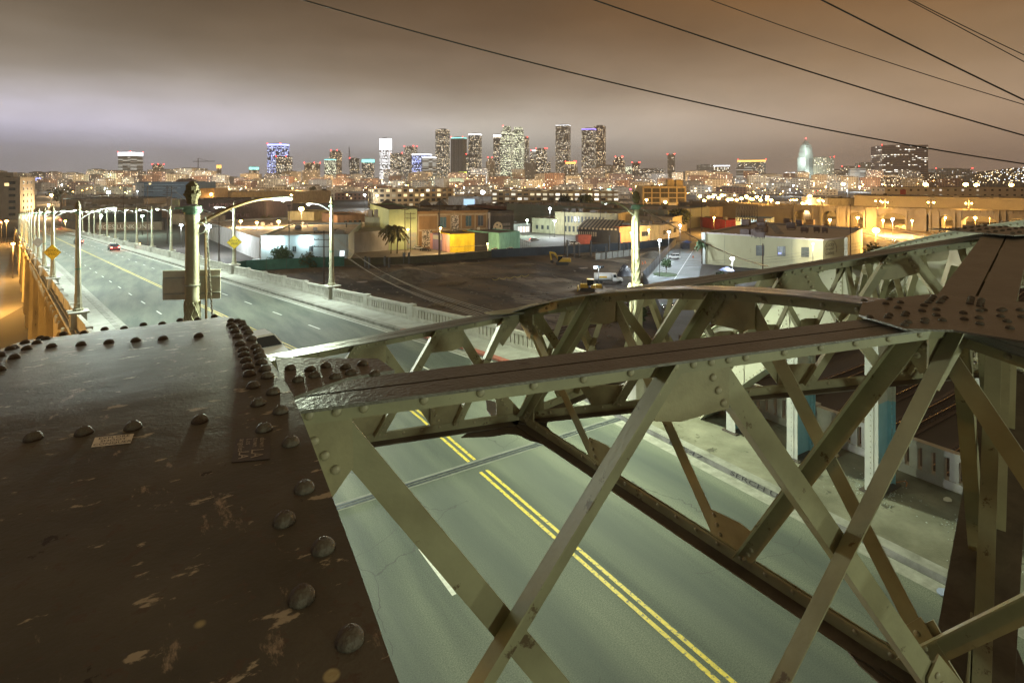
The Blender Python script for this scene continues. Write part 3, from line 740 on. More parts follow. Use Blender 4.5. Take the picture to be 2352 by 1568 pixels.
# right rib
RR = thing('arch_rib', (18.9, 1.6, CAMH - .7), 'pale riveted steel arch girder across the road at the far right', 'steel arch', 'steel arch ribs')
ss = [-6 + .5 * k for k in range(0, 46)]
def rib_depth(s): return 1.55 + .010 * (s - 1.6) ** 2
def sweep(u0, u1, top, bot, m, name, par, ss_=ss):
    mb = MB(); pr = None
    for s in ss_:
        c = [(u0, s, bot(s)), (u1, s, bot(s)), (u1, s, top(s)), (u0, s, top(s))]
        if pr: mb.hexa([pr[0], pr[1], c[1], c[0], pr[3], pr[2], c[2], c[3]])
        pr = c
    return mb.build(name, m, par)
tz = lambda s: CAMH - drop_r(s)
RIBK = mat('pale_rib_paint', (.50, .50, .36), .55, (.43, .43, .30), 1.2, bump=.1, bscale=30, c3=((.30, .28, .18), 2, .70))
sweep(18.35, 19.55, tz, lambda s: tz(s) - .03, RIBK, 'top_plate', RR)
sweep(18.52, 18.545, lambda s: tz(s) - .032, lambda s: tz(s) - rib_depth(s), RIBK, 'web', RR)
sweep(19.35, 19.375, lambda s: tz(s) - .032, lambda s: tz(s) - rib_depth(s), RIBK, 'web', RR)
sweep(18.35, 19.55, lambda s: tz(s) - rib_depth(s) - .002, lambda s: tz(s) - rib_depth(s) - .03, RIBK, 'bottom_plate', RR)
sweep(18.42, 18.518, lambda s: tz(s) - rib_depth(s) + .02, lambda s: tz(s) - rib_depth(s), RIBK, 'flange_angle', RR)
sweep(18.50, 18.518, lambda s: tz(s) - .034, lambda s: tz(s) - .2, RIBK, 'flange_angle', RR)
for k in range(12):
    s = -4.5 + k * 1.75; mb = MB()
    mb.hexa([(18.505, s - .18, tz(s) - rib_depth(s) + .03), (18.519, s - .18, tz(s) - rib_depth(s) + .03), (18.519, s + .18, tz(s) - rib_depth(s) + .03), (18.505, s + .18, tz(s) - rib_depth(s) + .03),
             (18.505, s - .18, tz(s - .18) - .21), (18.519, s - .18, tz(s - .18) - .21), (18.519, s + .18, tz(s + .18) - .21), (18.505, s + .18, tz(s + .18) - .21)])
    mb.build('splice_plate', RIBK, RR)
mb = MB()
for k in range(150):
    s = -4.5 + k * .14
    if s > 16: break
    d_ = rib_depth(s)
    hs = [.09, d_ - .08]
    if k % 3 == 0: hs += [.36 * d_, .64 * d_]
    if k % 3 == 1: hs += [.5 * d_]
    if (s + 4.5) % 1.75 < .28 or (s + 4.5) % 1.75 > 1.6: hs += [d_ * f for f in (.2, .3, .42, .55, .7, .8)]
    for h in hs: mb.dome((18.505 if h < .2 else 18.515, s, tz(s) - h), .028, (-1, 0, 0), 6, .8)
tag(mb.build('rivets', RIVK, RR, smooth=True), kind='stuff')
mb = MB()
for k in range(60):
    s = 1.5 + k * .22
    for u in (18.45, 18.62, 19.3, 19.45): mb.dome((u, s + (.1 if u in (18.62, 19.3) else 0), tz(s)), .03, (0, 0, 1), 6, .8)
tag(mb.build('top_rivets', RIVK, RR, smooth=True), kind='stuff')

# ================================================================= overhead bracing trusses
def tdrop(s, u=0): return .91 + .0355 * (s - 1.5) ** 2 - .27 * max(0, 1 - abs(u - 9.26) / 4.7)
def truss(label, P, Q, botP, botQ, nb, near=True, fw=.148, name='bracing_truss', e0=0, e1=0, curve=False, wf=1.0, dz=0):
    """single plane X-latticed truss from plan point P to plan point Q; botP, botQ: drop of its lower chord"""
    P, Q = Vector((*P, 0)), Vector((*Q, 0)); Lp = (Q - P).length; d = (Q - P) / Lp
    n_ = Vector((d.y, -d.x, 0))
    mid = (P + Q) / 2
    if n_.dot(-mid) < 0: n_ = -n_          # n_ points toward the near side
    T = thing(name, (P.x, P.y, CAMH - tdrop(P.y)), label, 'bracing truss', 'overhead bracing trusses between the arches')
    nseg = 10 if curve else 3
    def top(t): 
        p = P + d * (t * Lp); return Vector((p.x, p.y, CAMH - dz - tdrop(p.y, p.x)))
    def top_lin(t):
        if curve: return top(t)
        a, b = top(0), top(1); return a.lerp(b, t)
    def bot(t):
        p = P + d * (t * Lp); return Vector((p.x, p.y, CAMH + dz - (botP + (botQ - botP) * t)))
    ts = [k / nseg for k in range(nseg + 1)]
    Z = Vector((0, 0, 1)); vl = .118; e = .008
    def run(fn, a0, a1, h0, h1, t0=0, t1=1):
        mb = MB(); pr = None
        for t in ts:
            if t < t0 - 1e-6 or t > t1 + 1e-6: continue
            p = fn(t); c = [p + n_ * a0 + Z * h0, p + n_ * a1 + Z * h0, p + n_ * a1 + Z * h1, p + n_ * a0 + Z * h1]
            if pr: mb.hexa([pr[0], pr[1], c[1], c[0], pr[3], pr[2], c[2], c[3]])
            pr = c
        return mb
    for sg in (1, -1):
        a, b = sorted((sg * e, sg * (e + fw)))
        run(top_lin, a, b, -.014, 0).build('top_flange', BROWN, T)
        a, b = sorted((sg * e, sg * (e + .012)))
        run(top_lin, a, b, -vl, -.0145).build('chord_leg', KHAKI, T)
        a, b = sorted((sg * e, sg * (e + fw)))
        run(bot, a, b, 0, .014).build('bottom_flange', DKB, T)
        a, b = sorted((sg * e, sg * (e + .012)))
        run(bot, a, b, .0145, vl).build('chord_leg', KHAKI, T)
    # gussets and lattice
    tn = [k / nb for k in range(nb + 1)]
    def up_(fn, t): 
        a, b = fn(max(0, t - .01)), fn(min(1, t + .01)); return (b - a).normalized()
    # X lattice: every bay has two crossing bars
    for k in range(nb):
        t0, t1 = tn[k], tn[k + 1]; g = .13 / Lp
        for (fa, ta, fb, tb, kk) in ((top_lin, t0 + g * (1.75 if k == 0 else 1), bot, t1 - g, 0), (bot, t0 + g, top_lin, t1 - g, 1)):
            a, b = fa(ta), fb(tb)
            sd = 1 if (b - a).dot(Vector((CT, -ST, 0))) * (b - a).z > 0 else -1
            a = a + Z * (-.07 if kk == 0 else .07); b = b + Z * (.07 if kk == 0 else -.07)
            dv = (b - a).normalized(); perp = n_.cross(dv).normalized()
            if perp.z < 0: perp = -perp
            mb = MB(); off = n_ * sd * (e + .007 + .0045)
            h = .065 * wf
            q = [a - perp * h + off - n_ * .0045, a + perp * h + off - n_ * .0045, b + perp * h + off - n_ * .0045, b - perp * h + off - n_ * .0045]
            mb.prism(q, n_ * .009)
            o2 = n_ * sd * .092
            q = [a + perp * (h - .009), a + perp * h, b + perp * h, b + perp * (h - .009)] if sd > 0 else [a - perp * h, a - perp * (h - .009), b - perp * (h - .009), b - perp * h]
            st = n_ * sd * (e + .0165)
            mb.prism([x + st for x in q], o2)
            mb.build('lattice_bar', KHAKI, T)
            if near:
                rp_ = [a + dv * (.03 + .07 * j) + off + n_ * sd * .0045 for j in range(3)] + [b - dv * (.03 + .07 * j) + off + n_ * sd * .0045 for j in range(3)]
                if sd > 0: rivets(rp_, .021, n_ * sd, RIVK, T, n=8, flat=.6)
    for k, t in enumerate(tn):
        for fn, sg in ((top_lin, -1), (bot, 1)):
            dv = up_(fn, t); hw = .27 if 0 < k < nb else .36
            c = fn(t); t_a, t_b = -hw, hw
            if k == 0: t_a = -.02
            if k == nb: t_b = .02
            v = Z * sg
            q = [c + dv * t_a * .9 + v * .02, c + dv * t_b * .9 + v * .02, c + dv * t_b * .88 + v * .355, c + dv * t_a * .3 + v * .385, c + dv * t_a * .88 + v * .36]
            if k == 0: q = [c + v * .02, c + dv * hw + v * .02, c + dv * hw * 1.02 + v * .34, c + dv * hw * .75 + v * .47, c + v * .16]
            if k == nb: q = [c + v * .02, c - dv * hw + v * .02, c - dv * hw * 1.02 + v * .34, c - dv * hw * .75 + v * .47, c + v * .16]
            MB().prism([x - n_ * .006 for x in q], n_ * .012).build('gusset_plate', GUSS, T)
            if near:
                if 0 < k < nb: rp_ = [c + dv * .13 + v * .17, c + dv * .165 + v * .245, c + dv * .2 + v * .32]
                elif k == 0: rp_ = [c + dv * .20 + v * .2, c + dv * .245 + v * .27, c + dv * .29 + v * .34]
                else: rp_ = [c - dv * .20 + v * .2, c - dv * .245 + v * .27, c - dv * .29 + v * .34]
                rivets([x + n_ * .006 for x in rp_], .023, n_, RIVK, T, n=10, flat=.6)
    # rivet rows along the chords
    if near:
        L0 = Lp; rp_ = []; x = .18
        while x < L0 - .1:
            t = x / L0; c = top_lin(t); rp_.append(c + n_ * (e + .012) - Z * .078)
            nearest = min(abs(x - q * L0) for q in tn); x += .115 if nearest < .3 else .27
        rivets(rp_, .0225, n_, RIVK, T, n=10, flat=.6)
        rp_ = []; x = .2
        while x < L0 - .1:
            c = bot(x / L0); rp_.append(c + n_ * (e + .012) + Z * .078); x += .25
        rivets(rp_, .0215, n_, RIVK, T, n=8, flat=.6)
    return T
HB = 3.56
L1, N1, RC = (.42, 2.60), (4.58, 1.50), (9.26, 2.60)
L2, N2, R2 = (.38, 7.95), (4.60, 6.90), (9.26, 8.0)
A1, A2 = (13.94, 1.50), (13.94, 6.90)
E1, E2 = (18.5, 2.60), (18.5, 7.95)
truss('nearest brown-topped bracing truss crossing the lower picture from the dark plate to the right', L1, N1, HB, HB, 2)
truss('arched bracing truss with curved riveted top chord running lengthwise in the middle', N1, N2, HB, HB, 3, curve=True)
truss('bracing truss behind the nearest one, sloping from the dark plate up to the arched truss', N2, L2, HB, HB, 4)
truss('bracing truss with wide brown top from the riveted junction plate to the upper right node', N1, RC, HB, 2.45, 3, fw=.215)
truss('long rising bracing truss in front of the pale riveted arch girder', N2, RC, HB, 2.45, 5)
truss('bracing truss going from the far junction across the middle of the road', N2, R2, HB, 3.7, 4)
truss('lengthwise bracing truss leaving the rivet-covered junction plate toward the right edge', (4.60, 1.97), (4.60, -3.9), HB, HB, 3, dz=.0165)
truss('bracing truss on the far half of the road just left of the upper right node', R2, A2, 3.7, HB, 4, near=False)
truss('bracing truss on the far half of the road meeting the pale arch girder', A2, E2, HB, HB, 4, near=False)
truss('bracing truss from the upper right node toward the hanger columns', RC, A2, 2.45, HB, 5, near=False)
truss('bracing truss at the right picture edge beyond the upper right node', RC, A1, 2.45, HB, 3, near=False)
truss('lengthwise arched bracing truss on the far half of the road', A1, A2, HB, HB, 3, near=False, curve=True)
truss('bracing truss tying the far lengthwise truss to the pale arch girder', A1, E1, HB, HB, 2, near=False)

# junction plates
def junction(label, poly_px, H, rv_px, lift=.004, name='junction_plate', rr=.023):
    P_ = [G(x, y, H) for x, y in poly_px]
    t = thing(name, P_[0], label, 'junction plate')
    MB().prism([p + Vector((0, 0, lift - .0)) for p in P_], (0, 0, .013)).build('plate', BROWN, t)
    pts = [G(x, y, H - lift - .013) for x, y in rv_px]
    rivets(pts, rr, (0, 0, 1), RIV, t, n=14, flat=.78)
    return t
c4 = [(970,735),(1163,723),(1137,758),(1249,749),(1229,789),(1429,772),(1503,704),(1490,719),(1477,734),(1462,749),(1590,712),(1573,724),(1560,738),(1547,750),(1792,714),(1788,728),(1784,743),(1780,757),(1870,728),(1866,744),(1862,758),(1858,775),(1415,813),(1526,804),(1292,830),(1282,848),(1165,844),(1152,862),(1014,862),(1525,846),(1570,884),(1438,881),(1434,901),(1307,899),(1282,921),(1730,829),(1738,877),(1857,812),(1885,806),(1850,867),(1857,912),(2016,811),(2035,804),(2017,854),(2066,893),(2087,945),(2165,808),(2180,860)]
J1 = junction('wide brown junction plate studded with rivet heads where the trusses meet at right', [(1972, 728), (1980, 702), (2030, 692), (2130, 681), (2215, 680), (2296, 694), (2420, 705), (2620, 760), (2620, 850), (2352, 790), (2190, 764), (2080, 761)], .90, [(1693.5 + .3 * x, 470.4 + .3 * y) for x, y in c4])
J2 = junction('small brown riveted plate joining the nearest truss to the dark arch plate', [(632, 828), (700, 830), (868, 832), (906, 859), (800, 876), (700, 912), (655, 930)], .80, [(600 * .9408 + .3 * x, 680 * .9408 + .3 * y) for x, y in ((341,690),(492,700),(612,672),(764,683),(896,655),(402,780),(524,745),(684,755),(803,725),(989,735))])
z_ = CAMH - tdrop(2.6, 9.26) + .004
MBJ = thing('junction_plate', (9.26, 2.6, z_), 'narrow riveted plate at the upper right node where trusses meet', 'junction plate')
MB().prism([(8.55, 2.35, z_), (8.75, 3.3, z_), (9.3, 3.1, z_), (9.9, 3.3, z_), (10.1, 2.3, z_), (9.26, 2.2, z_)], (0, 0, .012)).build('plate', BROWN, MBJ)
rivets([Vector((8.75 + .12 * (k % 11), 2.42 + .2 * (k // 11) + .03 * (k % 2), z_ + .012)) for k in range(44)], .025, (0, 0, 1), RIV, MBJ, n=8)
z_ = CAMH - tdrop(6.9) + .004
MBJ = thing('junction_plate', (4.6, 6.9, z_), 'small khaki plate at the far junction behind the arched truss', 'junction plate')
MB().prism([(4.1, 6.88, z_), (4.1, 7.08, z_ - .01), (4.6, 7.02, z_), (5.1, 7.18, z_ - .01), (5.1, 6.95, z_), (4.6, 6.72, z_)], (0, 0, .012)).build('plate', KHAKI, MBJ)
# lower junction plates with rounded notches
for (u, s, lab) in ((4.58, 6.9, 'dark curved plate under the far junction of the bracing'), (4.58, 1.5, 'dark plate under the near junction of the bracing')):
    z_ = CAMH - HB - .004; t = thing('lower_junction_plate', (u, s, z_), lab, 'junction plate')
    P_ = []
    for q in range(4):
        a = q * math.pi / 2
        for k in range(6):
            th = a + math.pi / 4 * (k / 5) * 2; rr_ = .95 - .55 * math.sin(math.pi * k / 5)
            P_.append(Vector((u + math.cos(th) * rr_, s + math.sin(th) * rr_, z_ - .012)))
    MB().prism(P_, (0, 0, .012)).build('plate', DKB, t)
# ================================================================= hanger columns
BLUE = mat('light_blue_cover_paint', (.26, .50, .58), .55, (.20, .41, .49), 1.5, bump=.1)
PALE = mat('pale_column_paint', (.52, .53, .44), .6, (.42, .44, .38), 1.6, c3=((.22, .24, .22), 2.4, .66))
hl_ = ['fifth', 'fourth', 'third', 'second', 'nearest visible', 'farther right', 'rightmost']
for k, s in enumerate((13.3, 10.9, 8.4, 5.7, 3.1, .5)):
    u = 18.95; zt = CAMH - drop_r(s) - rib_depth(s) - .03; 
    if zt < .6: continue
    hb = min(2.6, (zt - .17) * .72)
    lab = ('column at the far end of the row, short, with blue painted base', 'blue painted column left of the pair of tall ones', 'tall column with bright light-blue lower half in the centre of the row', 'column mostly hidden behind the plumb steel post at right', 'column beyond the right picture edge, nearer than the others', 'last column of the row outside the view at right')[k]
    T = thing('hanger_column', (u, s, .17), 'steel hanger ' + lab, 'column', 'steel hanger columns along the right walkway')
    for nm, z0, z1, m in (('painted_base', .17, .17 + hb, BLUE), ('shaft', .17 + hb, zt, PALE)):
        if z1 <= z0: continue
        mb = MB(); zc, h = (z0 + z1) / 2, z1 - z0
        mb.box((u, s, zc), (1.08, .02, h)); mb.box((u + .55, s, zc), (.022, .38, h)); mb.box((u - .532, s, zc), (.012, .36, h))
        for a in (-1, 1): mb.box((u + a * .49, s - .06, zc), (.08, .10, h))
        mb.build(nm, m, T)
    mb = MB(); mb.box((u - .55, s, (zt + .17) / 2), (.022, .38, zt - .17)); mb.box((u - .566, s + .02, (zt + .17) / 2), (.01, .16, zt - .17)); mb.build('flange_plate', PALE, T)
    mb = MB()
    for j in range(int((zt - .3) / .16)): mb.dome((u + .49, s - .112, .3 + j * .16), .018, (0, -1, 0), 6); mb.dome((u - .572, s + .02, .3 + j * .16), .016, (-1, 0, 0), 6)
    tag(mb.build('rivets', RIVK, T), kind='stuff')
    MB().box((u, s, .19), (1.35, .6, .05)).build('base_plate', DKB, T)
# glass grit around the feet, litter
GRIT = mat('broken_glass_grit', (.55, .60, .55), .3, (.35, .38, .34), 9)
mb = MB()
for k in range(420):
    s, u = rnd.choice(((8.4, 18.7), (5.7, 18.7), (3.1, 18.7))); a = rnd.random() * 6.28; r_ = abs(rnd.gauss(0, .45)) + .3
    mb.box((u + math.cos(a) * r_, s + math.sin(a) * r_, .18), (.02 + .02 * rnd.random(), .02, .012), rnd.random() * 3)
tag(mb.build('glass_grit', GRIT), 'scatter of pale broken glass grit on the walkway around the column feet', 'grit', kind='stuff')
# paint-marked walkway and kerb writing
for (a, b, c, txt, ln) in ((15.99, 14.2, 11.9, 'IUE47', .62), (15.99, 11.6, 8.9, 'SERCH UTERTH', .42)):
    text_mesh(txt, 'graffiti', (15.994, a - .1 + 0, .03) if False else (15.988, b, .035), (0, -ln, 0), (0, 0, .21), mat('black_marker', (.02, .02, .02), .8, (.09, .09, .08), 40), None, font_shear=.15)
for o in [x for x in COL.objects if x.name.startswith('graffiti')]:
    tag(o, ('black scrawled letters on the kerb face, left group', 'black scrawled letters on the kerb face, right group')['.' in o.name], 'graffiti')
for k, (u, s, lab, col) in enumerate(((19.9, 7.0, 'crumpled pale litter on the walkway by the balustrade', (.6, .6, .5)), (19.8, 10.2, 'tan scrap of litter on the walkway between two columns', (.5, .42, .25)), (15.6, 5.6, 'small bluish scrap in the gutter', (.3, .35, .5)))):
    mb = MB(); c = Vector((u, s, .19 if u > 16 else .02)); pts = [c + Vector((math.cos(a) * (.12 + .07 * rnd.random()), math.sin(a) * (.08 + .06 * rnd.random()), .02 * rnd.random())) for a in [q * .9 for q in range(7)]]
    mb.prism(pts, (0, 0, .01)); tag(mb.build('litter', mat('litter_%d' % k, col, .8)), lab, 'litter')
ORS = mat('orange_spray', (.50, .16, .05), .8, (.35, .18, .08), 6)
mb = MB()
for (u0, s0) in ((20.0, 10.4), (19.7, 8.0)):
    pts = [(u0 + .35 * math.sin(q * .9), s0 + .08 * q, .176) for q in range(9)]
    for a, b in zip(pts, pts[1:]): mb.beam(a, b, .03, .004)
tag(mb.build('spray_mark', ORS), 'orange spray scribbles on the walkway by the balustrade', 'graffiti')
# drain / hatch in the walkway
tag(MB().box((17.0, 16.1, .175), (1.0, .6, .012)).build('manhole_cover', mat('rust_hatch', (.22, .17, .12), .8, (.14, .11, .08), 9)), 'rusty rectangular hatch in the walkway near the ornate post', 'hatch')

# overhead power lines in the sky
CAB = mat('black_cable', (.015, .012, .01), .6)
def cable(p3, za, zb, r, lab, zm=None):
    (x0, y0), (x1, y1), (x2, y2) = p3
    a, c = W(x0, y0, za), W(x2, y2, zb); zc = zm or (za + zb) / 2; m = W(x1, y1, zc)
    pts = []
    # quadratic through a, m, c (parameter 0, .5, 1)
    for k in range(33):
        t = k / 32; pts.append(a * (1 - t) * (1 - 2 * t) + m * 4 * t * (1 - t) + c * t * (2 * t - 1))
    tag(MB().tube(pts, r, 6).build('power_line', CAB), lab, 'power line', 'power lines crossing the sky')
cable([(500, -58), (1560, 226), (2500, 397)], 26, 26, .033, 'lowest black cable sweeping across the whole sky down to the right edge')
cable([(1200, -58), (1860, 165), (2500, 352)], 26, 26, .033, 'second lowest black cable of the sky')
cable([(1500, -50), (2000, 130), (2500, 283)], 30, 30, .022, 'thin black cable above the middle of the right sky')
cable([(1750, -70), (2130, 122), (2500, 300)], 26, 26, .036, 'thick black cable in the upper right sky')
cable([(2000, -50), (2250, 78), (2500, 193)], 32, 32, .024, 'upper of the twin cables at the top right corner')
cable([(2010, -40), (2240, 82), (2500, 222)], 32, 32, .024, 'lower of the twin cables at the top right corner')
# ================================================================= middle distance helpers
ZV = Vector((0, 0, 1))
def ray(px, py):
    return W(px, py, 1.0) - Vector((0, 0, CAMH))
def hit(o, n, px, py):
    d = ray(px, py); t = (Vector(o) - Vector((0, 0, CAMH))).dot(n) / d.dot(n); return Vector((0, 0, CAMH)) + d * t
ROOFM = [mat('grey_roof', (.30, .27, .24), .9, (.20, .18, .16), .15), mat('dark_roof', (.14, .12, .10), .95, (.08, .07, .06), .2), mat('pale_roof', (.5, .46, .43), .9, (.38, .35, .32), .12)]
WIN_D = mat('dark_window_glass', (.03, .035, .04), .2, (.05, .055, .06), 1)
WIN_FR = mat('window_frame_paint', (.22, .21, .18), .7)
WIN_Y = glow('warm_lit_window', (1, .72, .32), 1.6)
WIN_W = glow('white_lit_window', (.85, .95, 1), 1.8)
WIN_B = glow('blue_lit_window', (.35, .40, 1), 1.6)
class Bld:
    """box building given by the pixel feet of its front wall; parts: wall, roof, windows ..."""
    def __init__(s, name, label, x0, yb0, x1, yb1, yt, depth, wall, roof=1, cat='building', par=.7, group=None, uv=False):
        s.a, s.b = G(x0, yb0), G(x1, yb1); z0 = FPX * 30 / (yb0 - 410)
        s.h = CAMH - (yt - 410) / FPX * z0 - GZ
        s.d = (s.b - s.a); s.w = s.d.length; s.d.normalize(); s.n = Vector((s.d.y, -s.d.x, 0))
        if s.n.dot(-s.a) < 0: s.n = -s.n
        s.back = -s.n * depth; s.dep = depth
        s.T = thing(name, (s.a + s.b) / 2, label, cat, group)
        up = ZV * s.h
        p = [s.a, s.b, s.b + s.back, s.a + s.back]
        mb = MB()
        for i in range(4):
            q0, q1 = p[i], p[(i + 1) % 4]; L_ = (q1 - q0).length
            mb.face([q0, q1, q1 + up, q0 + up], [(0, 0), (L_, 0), (L_, s.h), (0, s.h)])
        s.wall = mb.build('wall', wall, s.T)
        r = ROOFM[roof] if isinstance(roof, int) else roof
        MB().face([q + up * (1 - .0) - ZV * (par * .8) + (s.ctr() - q) * .01 for q in p]).build('roof', r, s.T)
        if par:
            mb = MB()
            for i in range(4): mb.beam(p[i] + up + ZV * .06, p[(i + 1) % 4] + up + ZV * .06, .45, .16)
            mb.build('parapet_cap', wall if not uv else ROOFM[0], s.T)
        if s.w > 18 and par > .3:
            for k in range(min(9, int(s.w * depth / 160) + 2)):
                u_, w_ = rnd.uniform(.06, .94), rnd.uniform(.12, .85); sz = rnd.choice(((1.6, 1.6, 1.2), (2.4, 1.8, 1.5), (.7, .7, 1.8), (3.2, 2, 1.1), (1, 1, .9)))
                c_ = s.a + s.d * (u_ * s.w) + s.back * w_ + ZV * (s.h + sz[2] / 2 - par * .8)
                mb = MB()
                if sz[0] < 1: mb.lathe(c_ - ZV * sz[2] / 2, [(0, .25), (sz[2] * .8, .25), (sz[2] * .82, .45), (sz[2], .3)], 8)
                else: mb.box(c_, sz, math.atan2(s.d.y, s.d.x)); mb.box(c_ + ZV * (sz[2] / 2 + .08), (sz[0] * .6, sz[1] * .6, .16), math.atan2(s.d.y, s.d.x))
                mb.build('roof_vent', ROOFM[k % 3], s.T)
            a_ = s.a + s.back * rnd.uniform(.2, .4) + ZV * (s.h - par * .8 + .25); 
            MB().tube([a_ + s.d * s.w * .1, a_ + s.d * s.w * rnd.uniform(.5, .9)], .16, 5).build('roof_pipe', ROOFM[0], s.T)
            MB().tube([s.a + s.d * s.w * .985 + s.n * .15, s.a + s.d * s.w * .985 + s.n * .15 + ZV * s.h * .96], .12, 5).build('downpipe', ROOFM[0], s.T)
    def ctr(s): return (s.a + s.b) / 2 + s.back / 2
    def P(s, u, v, out=0): return s.a + s.d * (u * s.w) + ZV * (v * s.h) + s.n * out
    def side(s, u, v, out=0, right=True):   # u along the side wall
        o = s.b if right else s.a; dd = s.d if right else -s.d
        return o + s.back * u + ZV * (v * s.h) + dd * out
    def win(s, u0, u1, v0, v1, nx, ny, fill=.6, mats=(WIN_D,), side=None, fh=.62, frame=True):
        for j in range(ny):
            for i in range(nx):
                cu = u0 + (u1 - u0) * (i + .5) / nx; cv = v0 + (v1 - v0) * (j + .5) / ny
                if side is None: c = s.P(cu, cv, .03); d = s.d; ww = (u1 - u0) * s.w / nx * fill; n = s.n
                else: c = s.side(cu, cv, .03, side == 'r'); d = -s.n; ww = (u1 - u0) * s.dep / nx * fill; n = s.d if side == 'r' else -s.d
                hh = (v1 - v0) * s.h / ny * fh; m = rnd.choice(mats)
                def q(a, b, o): return c + d * (a * ww / 2) + ZV * (b * hh / 2) + n * o
                w_ = MB().prism([q(-1, -1, 0), q(1, -1, 0), q(1, 1, 0), q(-1, 1, 0)], n * .06).build('window', m, s.T)
                if frame:
                    mb = MB()
                    mb.beam(q(-1.1, 1.1, .05), q(1.1, 1.1, .05), .12, .14); mb.beam(q(-1.1, -1.1, .05), q(1.1, -1.1, .05), .16, .14); mb.beam(q(0, -1, .07), q(0, 1, .07), .07, .07, n)
                    mb.build('frame', WIN_FR, w_)
    def rect(s, name, u0, u1, v0, v1, m, out=.05, th=.05):
        return MB().prism([s.P(u0, v0, out), s.P(u1, v0, out), s.P(u1, v1, out), s.P(u0, v1, out)], s.n * th).build(name, m, s.T)
    def unit(s, u, w_, sz, m=None):   # roof machine
        c = s.a + s.d * (u * s.w) + s.back * w_ + ZV * (s.h + sz[2] / 2 - .3)
        return MB().box(c, sz, math.atan2(s.d.y, s.d.x)).build('roof_unit', m or ROOFM[0], s.T, bev=.05)

LAMP_S = glow('sodium_glow', (1, .52, .12), 60)
LAMP_W2 = glow('cool_white_glow', (.80, .93, 1), 60)
LAMP_G = glow('greenish_glow', (.75, 1, .75), 30)
LAMP_R = glow('red_glow', (1, .04, .03), 14)
SOD = (1, .52, .12); CW = (.82, .94, 1); GW = (.72, 1, .80)
POLEM = mat('dark_pole_metal', (.06, .055, .05), .6, (.04, .035, .03), 3)
nlamp = 0
def lamp(x, y, yb, kind='S', power=9000, r=.30, label=None, pole=True, near=None):
    """street lamp whose head shows at pixel x, y and whose foot stands at row yb"""
    global nlamp
    nlamp += 1
    c = W(x, y, FPX * 30 / (yb - 410)); foot = Vector((c.x, c.y, GZ))
    zz = FPX * 30 / (yb - 410); r = 1.9 * r * max(1, zz / 260)
    T = thing('street_lamp', foot, label or f'lit street lamp', 'street lamp')
    if pole:
        MB().tube([foot, c + ZV * .35], .11 * max(1, zz / 300), 6, .07 * max(1, zz / 300)).build('pole', POLEM, T)
    side = Vector((CT, -ST, 0)) * (rnd.choice((-1, 1)) * .8)
    MB().beam(c - side * .6 + ZV * .42, c + side * .5 + ZV * .42, .25, .12).build('hood', POLEM, T)
    m = {'S': LAMP_S, 'W': LAMP_W2, 'G': LAMP_G}[kind]
    MB().sphere(c, r, 8, .7).build('bulb', m, T)
    if power: 
        point('lamp_light', c - ZV * .9 + (Vector((0, 0, 0)) - Vector((c.x, c.y, 0))).normalized() * .9, power, {'S': SOD if x > 1850 or x < 60 or 1560 < x < 1660 else (1, .66, .30), 'W': CW, 'G': GW}[kind], .5)
    return T

# ================================================================= ground surfaces
DIRT = mat('construction_dirt', (.115, .085, .052), .98, (.03, .022, .014), .09, bump=1, bscale=.4, detail=14, c3=((.20, .17, .13), .07, .57), stretch=(1, .35, 1), thr=(.42, .58))
sheet('dirt_lot', gpoly([(430, 680), (560, 628), (790, 606), (1130, 590), (1300, 583), (1470, 571), (1548, 562), (1478, 646), (1530, 760), (900, 1100)]), GZ + .02, DIRT)
LOTC = mat('parking_lot_asphalt', (.17, .19, .20), .8, (.11, .125, .13), .1)
sheet('parking_lot', gpoly([(1480, 648), (1556, 556), (1608, 553), (1612, 606), (1605, 640), (1700, 720), (1560, 800), (1500, 720)]), GZ + .03, LOTC)
STRC = mat('lit_street_asphalt', (.15, .135, .115), .85, (.10, .09, .08), .08)
sheet('street', gpoly([(760, 585), (935, 560), (960, 566), (1030, 580), (1130, 578), (1200, 566), (1270, 560), (1320, 566), (1300, 575), (1130, 590), (900, 597), (800, 596)]), GZ + .03, STRC)
sheet('yard_paving', gpoly([(1120, 575), (1190, 548), (1200, 522), (1300, 518), (1340, 560), (1330, 565), (1200, 575)]), GZ + .025, STRC)
sheet('street', gpoly([(1540, 553), (1453, 562), (1560, 530), (1640, 505), (1690, 505), (1640, 540), (1608, 553)]), GZ + .03, STRC)
# street carrying on beyond the viaduct
e0, e1 = (uc(425) - 7, 425), (uc(425) + 7, 425)
g = gpoly([(150, 478), (128, 440), (120, 424), (106, 424), (92, 440), (70, 478)])
sheet('street', [e1] + g + [e0], GZ + .05, STRC)
sheet('street', gpoly([(-300, 560), (40, 545), (60, 590), (60, 700), (-300, 900)]), GZ + .04, STRC)
LNM = mat('lot_line_paint', (.6, .62, .62), .7)
for k in range(14):
    p0, p1 = G(1500 + 5 * k, 636 - 6.2 * k), G(1528 + 4.2 * k, 628 - 5.4 * k)
    tag(MB().beam(p0 + ZV * .04, p1 + ZV * .04, .16, .01).build('parking_line_marking', LNM), kind='structure')
tag(MB().beam(G(1545, 648) + ZV * .04, G(1592, 575) + ZV * .04, .18, .01).build('parking_line_marking', LNM), kind='structure')

